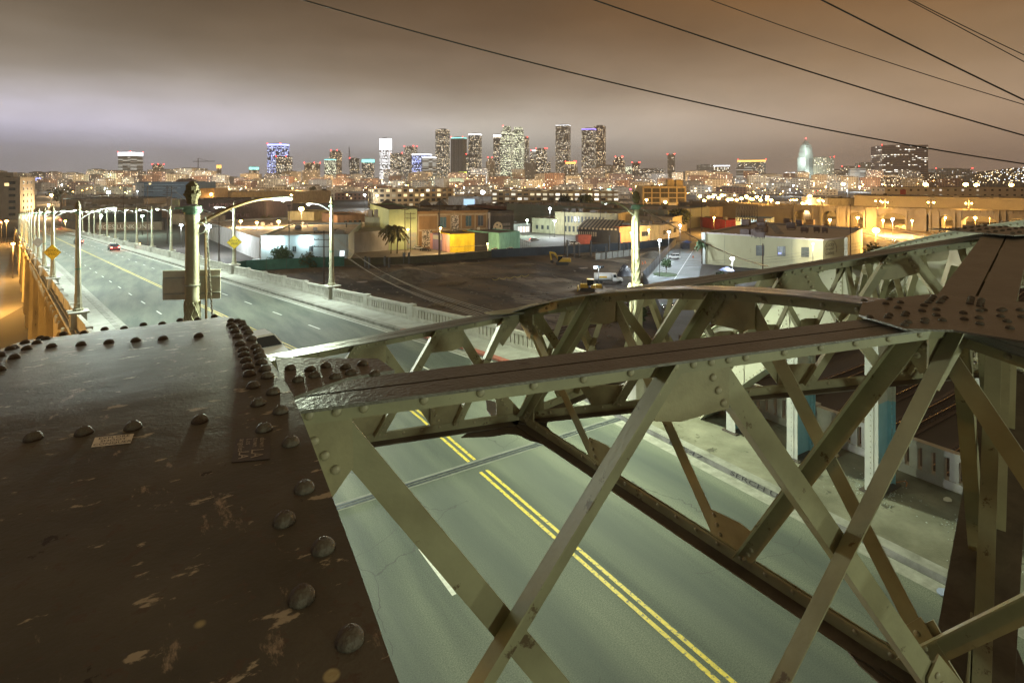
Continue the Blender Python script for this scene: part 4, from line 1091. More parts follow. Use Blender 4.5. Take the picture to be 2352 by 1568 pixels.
# ================================================================= fences and piles
def fence(pts, h, m, label, post=True, hmul=None):
    P_ = [G(*p) for p in pts]; T = thing('fence', P_[0], label, 'fence')
    for a, b in zip(P_, P_[1:]):
        MB().beam(a + ZV * h / 2, b + ZV * h / 2, .06, h).build('screen', m, T)
        n_ = int((b - a).length / 6)
        for k in range(n_ + 1):
            c = a.lerp(b, k / max(1, n_)); MB().box(c + ZV * (h + .2) / 2, (.12, .12, h + .2)).build('post', POLEM, T)
    return T
fence([(480, 640), (564, 622), (791, 611)], 3.4, mat('green_windscreen', (.03, .11, .09), .8, (.02, .08, .065), .5), 'green screened construction fence in front of the white warehouse')
fence([(791, 611), (940, 606), (1129, 592)], 2.6, mat('olive_windscreen', (.08, .07, .035), .85, (.05, .045, .025), .4), 'olive brown screened fence along the lit street behind the dirt lot')
BLKS = mat('black_windscreen', (.035, .045, .055), .7, (.025, .032, .04), .4)
fence([(1129, 592), (1302, 583), (1477, 571), (1552, 562)], 3.2, BLKS, 'long black screened fence behind the shoring piles of the dirt lot')
fence([(1552, 562), (1477, 647), (1530, 760)], 2.9, BLKS, 'black screened fence between the dirt lot and the blue-lit parking lot')
CHL = mat('rusty_chain_link', (.20, .13, .09), .8, (.13, .09, .06), 1)
fence([(1560, 800), (1900, 665)], 2.2, CHL, 'rusty low fence behind the bracing by the rail tracks')
PILE = mat('steel_pile', (.10, .10, .095), .7, (.06, .055, .05), 1)
PANEL = mat('shoring_concrete', (.30, .31, .28), .9, (.20, .20, .18), .5)
for k, (x, yt, yb, wd) in enumerate([(1303, 551, 590, .5), (1319, 557, 592, .5), (1330, 558, 590, .3), (1357, 552, 591, .5), (1370, 573, 594, .3), (1391, 566, 596, .3), (1399, 540, 590, .5), (1423, 534, 590, .6), (1433, 556, 588, .3), (1442, 556, 586, .3), (839, 588, 615, .6), (848, 590, 617, .6), (884, 588, 612, .6), (894, 592, 614, .6), (928, 580, 606, .8), (939, 580, 606, .6)]):
    a = G(x, yb); z = FPX * 30 / (yb - 410); h = (yb - yt) * z / FPX
    tag(MB().box(a + ZV * h / 2, (wd, wd, h)).build('shoring_pile', PILE), ['upright dark steel pile in the row before the black fence', 'dark steel pile standing in the pit before the olive fence'][k > 9] + f', {ordn[k % 10]} from the left', 'pile', 'shoring piles of the pit')
for k in range(7):
    a, b = G(1368 + 13 * k, 597 - 1.5 * k), G(1379 + 13 * k, 595.5 - 1.5 * k)
    tag(MB().beam(a + ZV * 1.1, b + ZV * 1.1, .2, 2.6).build('shoring_wall', PANEL), f'pale concrete shoring panel, {ordn[k]} from the left in the pit wall', 'wall panel', 'shoring panels')
# heaps
def heap(x, yb, wpx, hpx, m, label, name='dirt_heap', seed=1, cat='heap'):
    c = G(x, yb); z = FPX * 30 / (yb - 410); rr = wpx * z / FPX / 2; hh = hpx * z / FPX; r_ = random.Random(seed); mb = MB(); n = 20; rings = 7
    for j in range(rings + 1):
        t = j / rings
        for k in range(n):
            a = 2 * math.pi * k / n; q = rr * (1 - t) * (1 + .22 * math.sin(3 * a + seed) * (1 - t) + .1 * r_.random())
            mb.v.append((c.x + math.cos(a) * q, c.y + math.sin(a) * q * .9, GZ + hh * math.sin(t * 1.57) ** 1.2 * (1 + .08 * r_.random()) - .1))
    for j in range(rings):
        for k in range(n): mb.f.append((j * n + k, j * n + (k + 1) % n, (j + 1) * n + (k + 1) % n, (j + 1) * n + k))
    return tag(mb.build(name, m, smooth=True), label, cat)
GREYD = mat('grey_spoil', (.14, .125, .10), .98, (.07, .06, .048), .5, bump=1, bscale=2)
heap(938, 640, 150, 22, GREYD, 'long low dark mound of spoil in the middle of the dirt lot')
heap(1500, 590, 60, 14, GREYD, 'brown heap of soil beside the black fence near the lot', seed=3)
heap(1348, 592, 36, 7, GREYD, 'small brown heap at the foot of the shoring wall', seed=5)
heap(1210, 760, 120, 34, mat('rubble', (.30, .29, .26), .95, (.10, .095, .085), 1.2, bump=1), 'rubble pile of broken concrete behind the left end of the arched truss', seed=9, name='rubble_heap')
TARP = mat('black_tarp', (.035, .04, .055), .35, (.02, .022, .03), .8, bump=.6, bscale=2)
tp = heap(1434, 632, 42, 24, TARP, 'black tarpaulin covered heap sprayed with pale graffiti beside the ornate post', 'covered_heap', 4)
o_ = hit(G(1434, 632) + Vector((-2, -2, 0)), Vector((-ST, -CT, 0)), 1424, 622)
text_mesh('SF OEL', 'graffiti', o_, Vector((CT, -ST, 0)) * 1.2, ZV * 1.6, mat('pale_spray', (.5, .55, .62), .6), tp)
PUD = mat('puddle_water', (.10, .10, .09), .08)
for k, (x, y, wx) in enumerate(((832, 648, 26), (1340, 616, 26), (905, 634, 30), (1300, 600, 20))):
    c = G(x, y); z = FPX * 30 / (y - 410); rr = wx * z / FPX / 2
    tag(MB().face([(c.x + math.cos(a) * rr * (1 + .2 * math.sin(3 * a)), c.y + math.sin(a) * rr * .8, GZ + .06) for a in [q * .5236 for q in range(12)]]).build('puddle', PUD), kind='structure')

# loose stuff on the lot: rocks, planks, pipes, ruts
ROCK = mat('rock', (.20, .18, .15), .95, (.10, .09, .075), 3)
mb = MB()
for k in range(420):
    x = rnd.uniform(700, 1470); y = rnd.uniform(600, 800); c = G(x, y); q = rnd.uniform(.12, .42)
    mb.lathe(c, [(0, q), (q * .5, q * .9), (q * .8, q * .35)], 5, rot=rnd.random() * 3)
tag(mb.build('scattered_rocks', ROCK), 'stones and clods scattered over the dirt lot', 'rocks', kind='stuff')
RUT = mat('wet_rut_soil', (.022, .016, .011), .7, (.035, .027, .018), .6)
for k in range(16):
    x, y = rnd.uniform(840, 1260), rnd.uniform(606, 720); pts = []; a = rnd.uniform(-.25, .25); c0 = G(x, y); dr = Vector((CT, -ST, 0)) * math.cos(a) + Vector((ST, CT, 0)) * math.sin(a) 
    for sg in (0, 2.2):
        mb = MB(); pr = None
        for j in range(15):
            c = c0 + dr * j * 3.2 + Vector((ST, CT, 0)) * (sg + 3.5 * math.sin(j * .22 + k)) + ZV * .035
            if pr is not None: 
                s_ = Vector((ST, CT, 0)) * .32; mb.face([pr - s_, c - s_, c + s_, pr + s_])
            pr = c
        tag(mb.build('wheel_rut', RUT), kind='structure')
for k, (x, y, n) in enumerate(((1005, 655, 7), (1080, 640, 5), (980, 706, 6), (1180, 612, 6), (870, 640, 5))):
    mb = MB(); c = G(x, y)
    for j in range(n): mb.beam(c + Vector((.5 * j, .3 * j, .12 + .22 * (j % 2))), c + Vector((.5 * j + 6, .3 * j - 2.5, .15 + .2 * (j % 2))), .25, .18)
    tag(mb.build('plank_stack', mat('weathered_plank', (.22, .17, .10), .9, (.12, .09, .06), 2)), f'small stack of weathered planks on the dirt lot, {ordn[k]} one', 'planks', 'plank stacks on the lot')
for k in range(5):
    a, b = G(1130 + 17 * k, 648 - 2 * k), G(1147 + 17 * k, 646 - 2 * k)
    if k == 0: TB = thing('safety_tape', a, 'sagging yellow safety rope strung between low posts in the middle of the dirt lot', 'rope barrier')
    MB().tube([a.lerp(b, t) + ZV * (1.0 - .5 * math.sin(math.pi * t)) for t in [q / 6 for q in range(7)]], .05, 4).build('rope', mat('yellow_rope', (.5, .42, .08), .8), TB); MB().box(a + ZV * .55, (.1, .1, 1.1)).build('post', POLEM, TB)

# ================================================================= vehicles
GLS = mat('car_glass', (.02, .025, .03), .1); TYR = mat('tyre_rubber', (.02, .02, .02), .9); RIMM = mat('wheel_rim', (.4, .4, .4), .35, metal=.8)
HEADL = glow('headlight_glow', (1, .97, .9), 60); TAILL = glow('tail_light_glow', (1, .06, .04), 45); TAILD = mat('tail_light_lens', (.35, .02, .02), .3)
def car(loc, heading, paint, label, suv=False, lights=None, group=None):
    """heading: direction of travel (radians, 0 = +x)"""
    loc = Vector(loc); f = Vector((math.cos(heading), math.sin(heading), 0)); s_ = Vector((-f.y, f.x, 0))
    T = thing('parked_car' if not lights else 'moving_car', loc, label, 'car', group)
    def q(x, y, z): return loc + f * x + s_ * y + ZV * z
    H_ = .1 if suv else 0; HT = 1.82 if suv else 1.45
    side = [(-2.3, .3), (-2.35, .75), (-2.25, 1.0 + H_), (-1.2, 1.05 + H_), (1.0, .98 + H_), (2.15, .8 + H_), (2.35, .55), (2.3, .3)]
    mb = MB()
    for y0, y1, ins in ((-.88, .88, 0),): 
        A = [q(x * (1), y0, z) for x, z in side]; mb.prism(A, s_ * (y1 - y0))
    mb.build('body', paint, T, bev=.09)
    g0, g1 = ((-2.15, -1.95), (.35, .95)) if suv else ((-1.75, -1.1), (.3, 1.1))
    zb = 1.0 + H_
    mb = MB(); mb.hexa([q(g0[0], -.80, zb), q(g1[1], -.80, zb), q(g1[1], .80, zb), q(g0[0], .80, zb), q(g0[1], -.62, HT - .06), q(g1[0], -.62, HT - .06), q(g1[0], .62, HT - .06), q(g0[1], .62, HT - .06)])
    mb.build('cabin_glass', GLS, T, bev=.04)
    mb = MB(); mb.hexa([q(g0[1] - .05, -.64, HT - .07), q(g1[0] + .05, -.64, HT - .07), q(g1[0] + .05, .64, HT - .07), q(g0[1] - .05, .64, HT - .07), q(g0[1] + .05, -.55, HT), q(g1[0] - .1, -.55, HT), q(g1[0] - .1, .55, HT), q(g0[1] + .05, .55, HT)])
    for y in (-1, 1):
        for x0, x1 in ((g0[0] + .02, g0[1]), (-.45, -.45), (g1[1] - .02, g1[0])): mb.beam(q(x0, y * .80, zb), q(x1, y * .625, HT - .06), .07, .05)
    mb.build('roof', paint, T)
    for x in (-1.45, 1.45):
        for y in (-1, 1):
            w_ = MB().lathe(q(x, y * .72, .34), [(0, .34), (.2, .34)], 14, s_ * y).build('wheel', TYR, T)
            MB().lathe(q(x, y * .915, .34), [(0, .2), (.015, .19)], 10, s_ * y).build('rim', RIMM, w_)
    for y in (-1, 1):
        MB().box(q(2.30, y * .62, .68 + H_), (.14, .34, .16), heading).build('headlight', HEADL if lights == 'head' else RIMM, T)
        MB().box(q(-2.33, y * .66, .82 + H_), (.1, .3, .17), heading).build('tail_light', TAILL if lights == 'tail' else TAILD, T)
    if lights == 'tail':
        point('tail_lamp_light', q(-2.9, 0, .7), 45, (1, .06, .03), .3)
    if lights == 'head':
        for y in (-.62, .62): point('headlamp_beam', q(2.5, y, .7), 2600, (.92, .95, 1), .1, spot=80, aim=f * 1 - ZV * .10)
    return T
WHP = mat('white_car_paint', (.62, .63, .62), .3); DKP = mat('dark_car_paint', (.03, .033, .04), .25); SLV = mat('silver_car_paint', (.38, .40, .41), .3, metal=.3)
REDP = mat('red_car_paint', (.30, .03, .02), .3)
def gcar(x, y, hd, paint, label, **k): return car(G(x, y), hd, paint, label, **k)
hdx = -TH     # heading along picture-right
gcar(594, 607, hdx + .2, WHP, 'white hatchback parked before the green fence at left', suv=True)
gcar(943, 571, hdx - .5, WHP, 'white car parked first beside the pink wall', group='cars parked by the painted walls')
gcar(962, 573, hdx - .5, SLV, 'silver car parked in the middle beside the pink wall', group='cars parked by the painted walls')
gcar(978, 577, hdx - .4, DKP, 'dark car parked closest to the corner of the pink wall', group='cars parked by the painted walls')
gcar(1141, 577, hdx + .1, WHP, 'white car parked in front of the black painted wall', group='cars parked by the painted walls')
gcar(1175, 576, hdx + .1, WHP, 'white car with a roof bar parked in front of the teal wall', group='cars parked by the painted walls')
gcar(1228, 553, hdx, WHP, 'white car with lights on in the open yard', lights='tail')
gcar(1320, 562, hdx, WHP, 'white pickup shape parked by the red container', suv=True)
gcar(1547, 594, hdx + math.pi, WHP, 'white sport utility car parked on the blue-lit lot', suv=True)
gcar(817, 533, hdx, SLV, 'silver van behind the white warehouse', suv=True)
gcar(886, 604, hdx, DKP, 'dark car behind the olive fence under the palm', group=None)
gcar(1848, 484, hdx, REDP, 'red car seen through the first arch of the lit bridge')
# cars on the bridge; the photograph shows them as streaks of light, here at rest with their lamps lit
hb = math.pi / 2 + R(9.1)
for (s, off, lab) in ((150, 4.9, 'car with glowing red tail lights in the outer lane of the far approach'), (190, 1.9, 'car with glowing red tail lights farther down the inner lane of the approach')):
    car((uc(s) + off, s, zr(s)), hb, DKP, lab, lights='tail')
car((uc(33.5) - 2.3, 33.5, zr(33.5)), hb + math.pi, WHP, 'white car with bright headlights coming toward the arch on the left lanes', lights='head')

# truck, excavator, dozer on the dirt lot
YLW = mat('machine_yellow', (.55, .36, .03), .5, (.42, .27, .03), 2); TRK = mat('track_steel', (.05, .045, .04), .7, (.03, .03, .03), 5)
def frame(loc, hd):
    f = Vector((math.cos(hd), math.sin(hd), 0)); s_ = Vector((-f.y, f.x, 0)); loc = Vector(loc)
    return lambda x, y, z: loc + f * x + s_ * y + ZV * z
c = G(1396, 650); hd = hdx - .1; q = frame(c, hd)
T = thing('tank_truck', c, 'white tank truck standing on the dirt lot behind the arched truss', 'truck')
MB().lathe(q(-3.9, 0, 1.9), [(0, .95), (.1, 1.1), (4.9, 1.1), (5, .95)], 16, q(1, 0, 0) - q(0, 0, 0)).build('tank', WHP, T, smooth=True)
MB().box(q(-1.4, -1.13, 1.9), (2.2, .04, .5), hd).build('stripe', YLW, T)
MB().hexa([q(1.3, -1.1, .8), q(2.9, -1.1, .8), q(2.9, 1.1, .8), q(1.3, 1.1, .8), q(1.3, -1, 2.8), q(2.4, -1, 2.8), q(2.4, 1, 2.8), q(1.3, 1, 2.8)]).build('cab', WHP, T, bev=.08)
MB().hexa([q(2.85, -.9, .8), q(4.3, -.8, .8), q(4.3, .8, .8), q(2.85, .9, .8), q(2.85, -.9, 1.7), q(4.1, -.75, 1.45), q(4.1, .75, 1.45), q(2.85, .9, 1.7)]).build('bonnet', WHP, T, bev=.1)
MB().hexa([q(1.5, -1.13, 1.8), q(2.5, -1.13, 1.8), q(2.5, 1.13, 1.8), q(1.5, 1.13, 1.8), q(1.5, -1.06, 2.6), q(2.2, -1.06, 2.6), q(2.2, 1.06, 2.6), q(1.5, 1.06, 2.6)]).build('cab_window', GLS, T)
MB().box(q(-.5, 0, .8), (7.2, .9, .25), hd).build('chassis', TRK, T)
for x in (-3.0, -2.0, 3.4):
    for y in (-1, 1): MB().lathe(q(x, y * .85, .5), [(0, .5), (.3, .5)], 14, (q(0, y, 0) - q(0, 0, 0))).build('wheel', TYR, T)
def excavator(c, hd, label):
    q = frame(c, hd); T = thing('excavator', c, label, 'excavator')
    for y in (-1.1, 1.1):
        MB().prism([q(-2.2, y - .3, .35), q(-1.8, y - .3, .05), q(1.8, y - .3, .05), q(2.2, y - .3, .35), q(2.2, y - .3, .7), q(1.8, y - .3, .95), q(-1.8, y - .3, .95), q(-2.2, y - .3, .7)], q(0, .6, 0) - q(0, 0, 0)).build('crawler_track', TRK, T)
    MB().box(q(0, 0, .95), (1.6, 1.6, .4), hd).build('turntable', TRK, T)
    MB().hexa([q(-3.0, -1.3, 1.15), q(1.4, -1.3, 1.15), q(1.4, 1.3, 1.15), q(-3.0, 1.3, 1.15), q(-2.9, -1.25, 2.3), q(.3, -1.25, 2.3), q(.3, 1.25, 2.3), q(-2.9, 1.25, 2.3)]).build('engine_housing', YLW, T, bev=.08)
    MB().box(q(-3.02, 0, 1.75), (.1, 1.1, .9), hd).build('counterweight_grille', WHP, T)
    MB().box(q(.75, .75, 2.2), (1.5, .95, 1.9), hd).build('cab', GLS, T, bev=.06); MB().box(q(.75, .75, 3.2), (1.6, 1.05, .12), hd).build('cab_roof', YLW, T)
    b = [q(1.0, -.3, 1.6), q(2.6, -.3, 4.0), q(4.3, -.3, 4.3)]
    mb = MB(); mb.beam(b[0], b[1], .45, .7); mb.beam(b[1], b[2], .45, .6); mb.build('boom', YLW, T)
    MB().beam(q(4.2, -.3, 4.5), q(3.7, -.3, 1.6), .35, .5).build('stick', YLW, T)
    MB().prism([q(3.9, -.8, 1.7), q(3.1, -.8, 1.5), q(2.9, -.8, .8), q(3.5, -.8, .5), q(4.1, -.8, .9)], q(0, 1, 0) - q(0, 0, 0)).build('bucket', TRK, T)
    MB().tube([q(1.5, -.3, 2.6), q(2.5, -.3, 3.6)], .08, 6).build('piston', RIMM, T)
excavator(G(1291, 608), hdx + math.pi, 'yellow excavator with folded boom in front of the black fence')
c = G(1350, 668); q = frame(c, hdx + math.pi - .2)
T = thing('bulldozer', c, 'yellow bulldozer with black cab in front of the white tank truck', 'bulldozer'); hd = hdx + math.pi - .2
for y in (-1.0, 1.0):
    MB().prism([q(-2, y - .3, .3), q(-1.6, y - .3, .05), q(1.6, y - .3, .05), q(2, y - .3, .35), q(1.6, y - .3, .9), q(-1.8, y - .3, .95)], q(0, .6, 0) - q(0, 0, 0)).build('crawler_track', TRK, T)
MB().box(q(.9, 0, 1.35), (2.1, 1.4, 1.1), hd).build('engine_housing', YLW, T, bev=.08)
MB().box(q(-1.5, 0, 1.3), (1.2, 2.3, .9), hd).build('rear_body', YLW, T, bev=.06)
MB().box(q(-.7, 0, 2.3), (1.6, 1.5, 1.6), hd).build('cab', GLS, T, bev=.05); MB().box(q(-.7, 0, 3.15), (1.9, 1.8, .14), hd).build('cab_roof', YLW, T)
MB().prism([q(2.5, -1.6, .1), q(2.7, -1.6, .1), q(2.6, -1.6, .7), q(2.75, -1.6, 1.3), q(2.55, -1.6, 1.3), q(2.4, -1.6, .7)], q(0, 3.2, 0) - q(0, 0, 0)).build('blade', YLW, T)
MB().lathe(q(1.3, .4, 1.9), [(0, .07), (.9, .07)], 8).build('exhaust', TRK, T)
# light tower
c = G(1375, 662); z = FPX * 30 / 252; T = thing('light_tower', c, 'portable work light tower beside the tank truck with one white lamp lit', 'work light')
hh = CAMH - (614 - 410) / FPX * z - GZ; MB().tube([c, c + ZV * hh], .09, 6).build('mast', POLEM, T); MB().box(c + ZV * .6, (1.6, 1.2, 1.0), hdx).build('trailer', YLW, T, bev=.05)
rt = Vector((CT, -ST, 0))
for k, (dx, m) in enumerate(((-.9, LAMP_W2), (-.1, GLS), (.8, GLS), (1.2, GLS))): MB().box(c + ZV * (hh + .2 * (k % 2)) + rt * dx, (.5, .3, .5), hdx + .3).build('floodlight', m, T)
point('work_light', c + ZV * (hh) - rt * .9 - Vector((ST, CT, 0)) * .6, 1500, CW, .3)
# red containers, cones
for k, (x, y) in enumerate(((1343, 559),)):
    b = Bld('container', 'stack of red slatted bins by the striped shed', 1328, 561, 1358, 560, 541, 3, mat('red_bin', (.26, .05, .04), .7, (.18, .04, .03), 1), 0, cat='container', par=.1)
CONEM = mat('orange_cone', (.6, .14, .04), .6)
for k, (x, y) in enumerate(((1574, 566), (1582, 570), (1598, 565), (1592, 592), (1476, 607), (1482, 605))):
    c = G(x, y); mb = MB(); mb.box(c + ZV * .05, (.6, .6, .08)); mb.lathe(c + ZV * .08, [(0, .26), (.9, .05)], 10); tag(mb.build('traffic_cone', CONEM), f'orange traffic cone, {ordn[k]} of those scattered on the lot and dirt', 'traffic cone', 'traffic cones')

# ================================================================= trees
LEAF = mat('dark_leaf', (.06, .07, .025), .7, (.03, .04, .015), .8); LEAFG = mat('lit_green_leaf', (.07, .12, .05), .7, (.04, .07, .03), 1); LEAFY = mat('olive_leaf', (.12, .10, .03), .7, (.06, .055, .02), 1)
BARK = mat('bark', (.10, .08, .06), .95, (.06, .045, .035), 4)
def tree(x, yb, wpx, hpx, m, label, seed=1, n=900, group=None, tall=.35, dark=None):
    c = G(x, yb); z = FPX * 30 / (yb - 410); wd, h = wpx * z / FPX, hpx * z / FPX; r_ = random.Random(seed)
    T = thing('broadleaf_tree', c, label, 'tree', group)
    mb = MB(); tp = c + ZV * h * .55; mb.tube([c, c.lerp(tp, .5) + Vector((.05 * wd, 0, 0)), tp], .035 * h, 7, .012 * h)
    cl = []
    for k in range(9):
        a = r_.random() * 6.28; q = c + ZV * h * (tall + .62 * r_.random() * (1 - tall) + .08) + Vector((math.cos(a), math.sin(a), 0)) * wd * .34 * r_.random() ** .6
        mb.tube([c + ZV * h * tall * .8, q], .014 * h, 5, .004 * h); cl.append((q, wd * (.16 + .12 * r_.random())))
    mb.build('trunk', BARK, T)
    mb = MB(); sz = .035 * wd + .10
    for k in range(n):
        q, rr = r_.choice(cl); v = Vector((r_.gauss(0, 1), r_.gauss(0, 1), r_.gauss(0, .8))); v = v.normalized() * rr * (.55 + .5 * r_.random()); p = q + v
        a = Vector((r_.random() - .5, r_.random() - .5, r_.random() - .5)).normalized() * sz; b = a.cross(Vector((r_.random() - .5, r_.random() - .5, r_.random() - .5)).normalized()) * 1.0
        if b.length < .01: continue
        b = b.normalized() * sz * .7; mb.face([p - a, p + b, p + a, p - b])
    mb.build('crown', m, T); return T
def palm(x, yb, ht_px, wpx, label, m=LEAFY, trunks=1, seed=2, group=None):
    c = G(x, yb); z = FPX * 30 / (yb - 410); h = ht_px * z / FPX; wd = wpx * z / FPX / 2; r_ = random.Random(seed)
    T = thing('palm_tree', c, label, 'palm tree', group)
    for t_ in range(trunks):
        b = c + Vector((CT, -ST, 0)) * (t_ * wd * .5 - (trunks - 1) * wd * .25); top = b + ZV * (h - wd * .55) + Vector((.1, 0, 0)) * t_
        MB().tube([b, b.lerp(top, .5) + Vector((.2, .1, 0)), top], .28, 7, .2).build('trunk', BARK, T)
        mb = MB()
        for k in range(34):
            a = r_.random() * 6.28; el = r_.uniform(-.5, 1.2); d = Vector((math.cos(a) * math.cos(el), math.sin(a) * math.cos(el), math.sin(el))); pr = top
            L_ = wd * r_.uniform(.8, 1.15); sd = Vector((-d.y, d.x, 0)).normalized(); pts = []
            for j in range(6):
                t = j / 5; pts.append(top + d * L_ * t - ZV * (L_ * .75 * t * t))
            for j in range(5):
                w0 = .28 * wd * math.sin(math.pi * (j + .25) / 5.6)
                for s_ in (-1, 1): mb.face([pts[j], pts[j + 1], pts[j + 1] + sd * s_ * w0 * .6 - ZV * w0 * .7, pts[j] + sd * s_ * w0 * .5 - ZV * w0 * .4])
        mb.build('crown', m, T)
    return T
palm(905, 583, 74, 56, 'double-trunked palm with hanging fronds at the lit street corner', trunks=2)
palm(1373, 540, 50, 34, 'floodlit palm with one white-green side behind the striped shed', LEAFG, 2, 5)
palm(1612, 606, 62, 34, 'bright green young palm at the corner of the white store', LEAFG, 1, 8)
palm(1346, 478, 36, 34, 'dark feathery palm rising above the long grey warehouse', LEAF, 2, 11)
palm(1618, 484, 22, 16, 'small dark palm beside the lit freeway lamps', LEAF, 1, 12)
for k, (x, yb) in enumerate(((462, 468), (476, 470), (492, 470), (508, 469), (716, 452), (721, 452), (744, 454))):
    palm(x, yb, (36, 30, 34, 38, 24, 26, 22)[k], 14, f'{ordn[k]} small palm from the left in the row behind the graffiti wall', LEAFY, 1, 20 + k, 'distant palms')
tree(651, 610, 62, 48, LEAFG, 'square clipped green hedge tree against the white warehouse', 3, 1500, tall=.1)
tree(626, 612, 36, 26, LEAFG, 'bright green bush at the left foot of the clipped tree', 4, 700, tall=.05)
tree(712, 612, 60, 26, LEAF, 'dark wide leafy hedge on the right before the white warehouse', 5, 1400, tall=.05)
tree(1562, 532, 52, 62, LEAF, 'big dark round tree left of the freeway underpass', 6, 2600, tall=.2)
tree(1300, 474, 60, 24, LEAF, 'dark low tree mass left of the feathery palm', 7, 900, tall=.1)
tree(1407, 472, 36, 22, LEAF, 'dark round tree behind the ornate post lamp head', 8, 700, tall=.1)
tree(1545, 474, 40, 38, LEAF, 'dark tree in front of the orange-lit gridded building', 9, 1000, tall=.15)
tree(1530, 628, 26, 34, LEAFG, 'small young tree on the island of the parking lot', 10, 500, tall=.45)
tree(611, 520, 30, 30, LEAFY, 'yellow-lit shrubby tree by the street under the big orange lamp', 11, 600, tall=.1)
tree(720, 540, 38, 24, LEAFY, 'olive tree in the glow below the big orange lamp', 12, 700, tall=.1)
tree(140, 466, 60, 36, LEAF, 'dark broad tree rising behind the far end of the street', 13, 1000, tall=.2)
tree(160, 470, 44, 22, LEAFY, 'yellow-lit tree right of the far street', 14, 600, tall=.15)
tree(70, 494, 24, 22, LEAF, 'dark small tree at the corner of the pale apartment block', 15, 400, tall=.15)
tree(1668, 650, 50, 24, LEAFG, 'pale silvery bushes at the foot of the store wall', 16, 900, tall=.05)
tree(1955, 590, 34, 56, LEAFG, 'light green tree beyond the right corner of the store', 17, 900, tall=.2)
tree(2030, 600, 90, 30, LEAF, 'dark spiky bushes beside the rail curves', 18, 1200, tall=.05)
tree(1470, 740, 50, 40, LEAFG, 'green shrub seen through the arched truss near the pallets', 19, 700, tall=.1)
# ================================================================= named buildings of the middle distance
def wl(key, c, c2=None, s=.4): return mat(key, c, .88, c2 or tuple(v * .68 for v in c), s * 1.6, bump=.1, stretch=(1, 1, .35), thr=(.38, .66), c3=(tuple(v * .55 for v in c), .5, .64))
# left apartment block
b = Bld('apartment_block', 'weathered pale six-storey block with one lit window at the far left edge', -60, 506, 46, 504, 408, 22, wl('weathered_plaster', (.32, .29, .25), (.22, .20, .18), .3), 1)
b.win(.30, 1.0, .05, .95, 2, 6, .42, (WIN_D, WIN_D, WIN_D), fh=.42)
b.rect('window', .66, .76, .80, .87, WIN_Y, .1)
b.win(.1, .9, .05, .95, 3, 6, .3, (WIN_D,), side='r', fh=.42)
MB().box(b.a + b.d * (b.w * .62) + b.back * .3 + ZV * (b.h + 1.8), (b.w * .35, 6, 4), math.atan2(b.d.y, b.d.x)).build('roof_house', b.wall.data.materials[0], b.T)
# blue-grey warehouse
b = Bld('warehouse', 'tall blank blue-grey warehouse with pale nested lines on its wall', 313, 458, 445, 458, 418, 60, wl('blue_grey_paint', (.10, .15, .20), (.08, .12, .165), .1), 1)
LB = wl('light_blue_line', (.20, .29, .36))
for k in range(3):
    e = .04 + .07 * k
    b.rect('painted_line', e, .88 - e, .82 - k * .17, .87 - k * .17, LB); b.rect('painted_line', e, e + .018, .1, .87 - k * .17, LB)
b.rect('window', .22, .26, .84, .93, WIN_Y)
for u in (.74, .88):
    c = b.P(u, 1, -8); MB().lathe(c, [(0, 8), (2, 7.6), (4.5, 4), (5.2, .3)], 14).build('roof_dome', wl('rust_dome', (.12, .07, .05)), b.T)
# pale block beside it
b = Bld('apartment_block', 'narrow white block beside the blue-grey warehouse', 303, 459, 313, 459, 421, 30, wl('off_white_plaster', (.42, .42, .40)), 1); b.win(.1, .9, .1, .9, 1, 5, .6, (WIN_D,))
# long dark warehouses left
DKW = wl('dark_brown_wall', (.10, .085, .07)); BEI = wl('beige_wall', (.36, .31, .23)); 
for (x0, yb0, x1, yb1, yt, dep, m, rf, lab) in (
    (141, 474, 232, 474, 449, 40, BEI, 0, 'long low beige warehouse with white-lit upper band left of the crane'),
    (139, 490, 330, 488, 458, 60, DKW, 1, 'very long dark brown warehouse right of the far street'),
    (139, 505, 360, 500, 476, 40, wl('tan_wall', (.26, .22, .16)), 0, 'long tan shed with a dirty grey roof behind the row of lamp posts'),
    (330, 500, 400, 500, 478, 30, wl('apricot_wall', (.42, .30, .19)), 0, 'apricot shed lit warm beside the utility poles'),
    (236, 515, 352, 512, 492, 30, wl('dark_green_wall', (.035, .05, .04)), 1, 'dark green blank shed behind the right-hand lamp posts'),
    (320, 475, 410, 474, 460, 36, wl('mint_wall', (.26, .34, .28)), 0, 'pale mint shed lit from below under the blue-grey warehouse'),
    (395, 515, 445, 520, 492, 20, wl('peach_wall', (.45, .34, .25)), 0, 'small peach building behind the thick ornate post')):
    b = Bld('warehouse', lab, x0, yb0, x1, yb1, yt, dep, m, rf)
    if 'band' in lab: b.rect('lit_band', .05, .95, .55, .72, glow('mint_strip_glow', (.7, 1, .9), .8))
    if 'tan shed' in lab: b.rect('lit_band', .3, .95, .72, .86, wl('cream_band', (.5, .42, .3)))
    for k in range(3): b.unit(.15 + .3 * k, .4, (3, 3, 1.6))
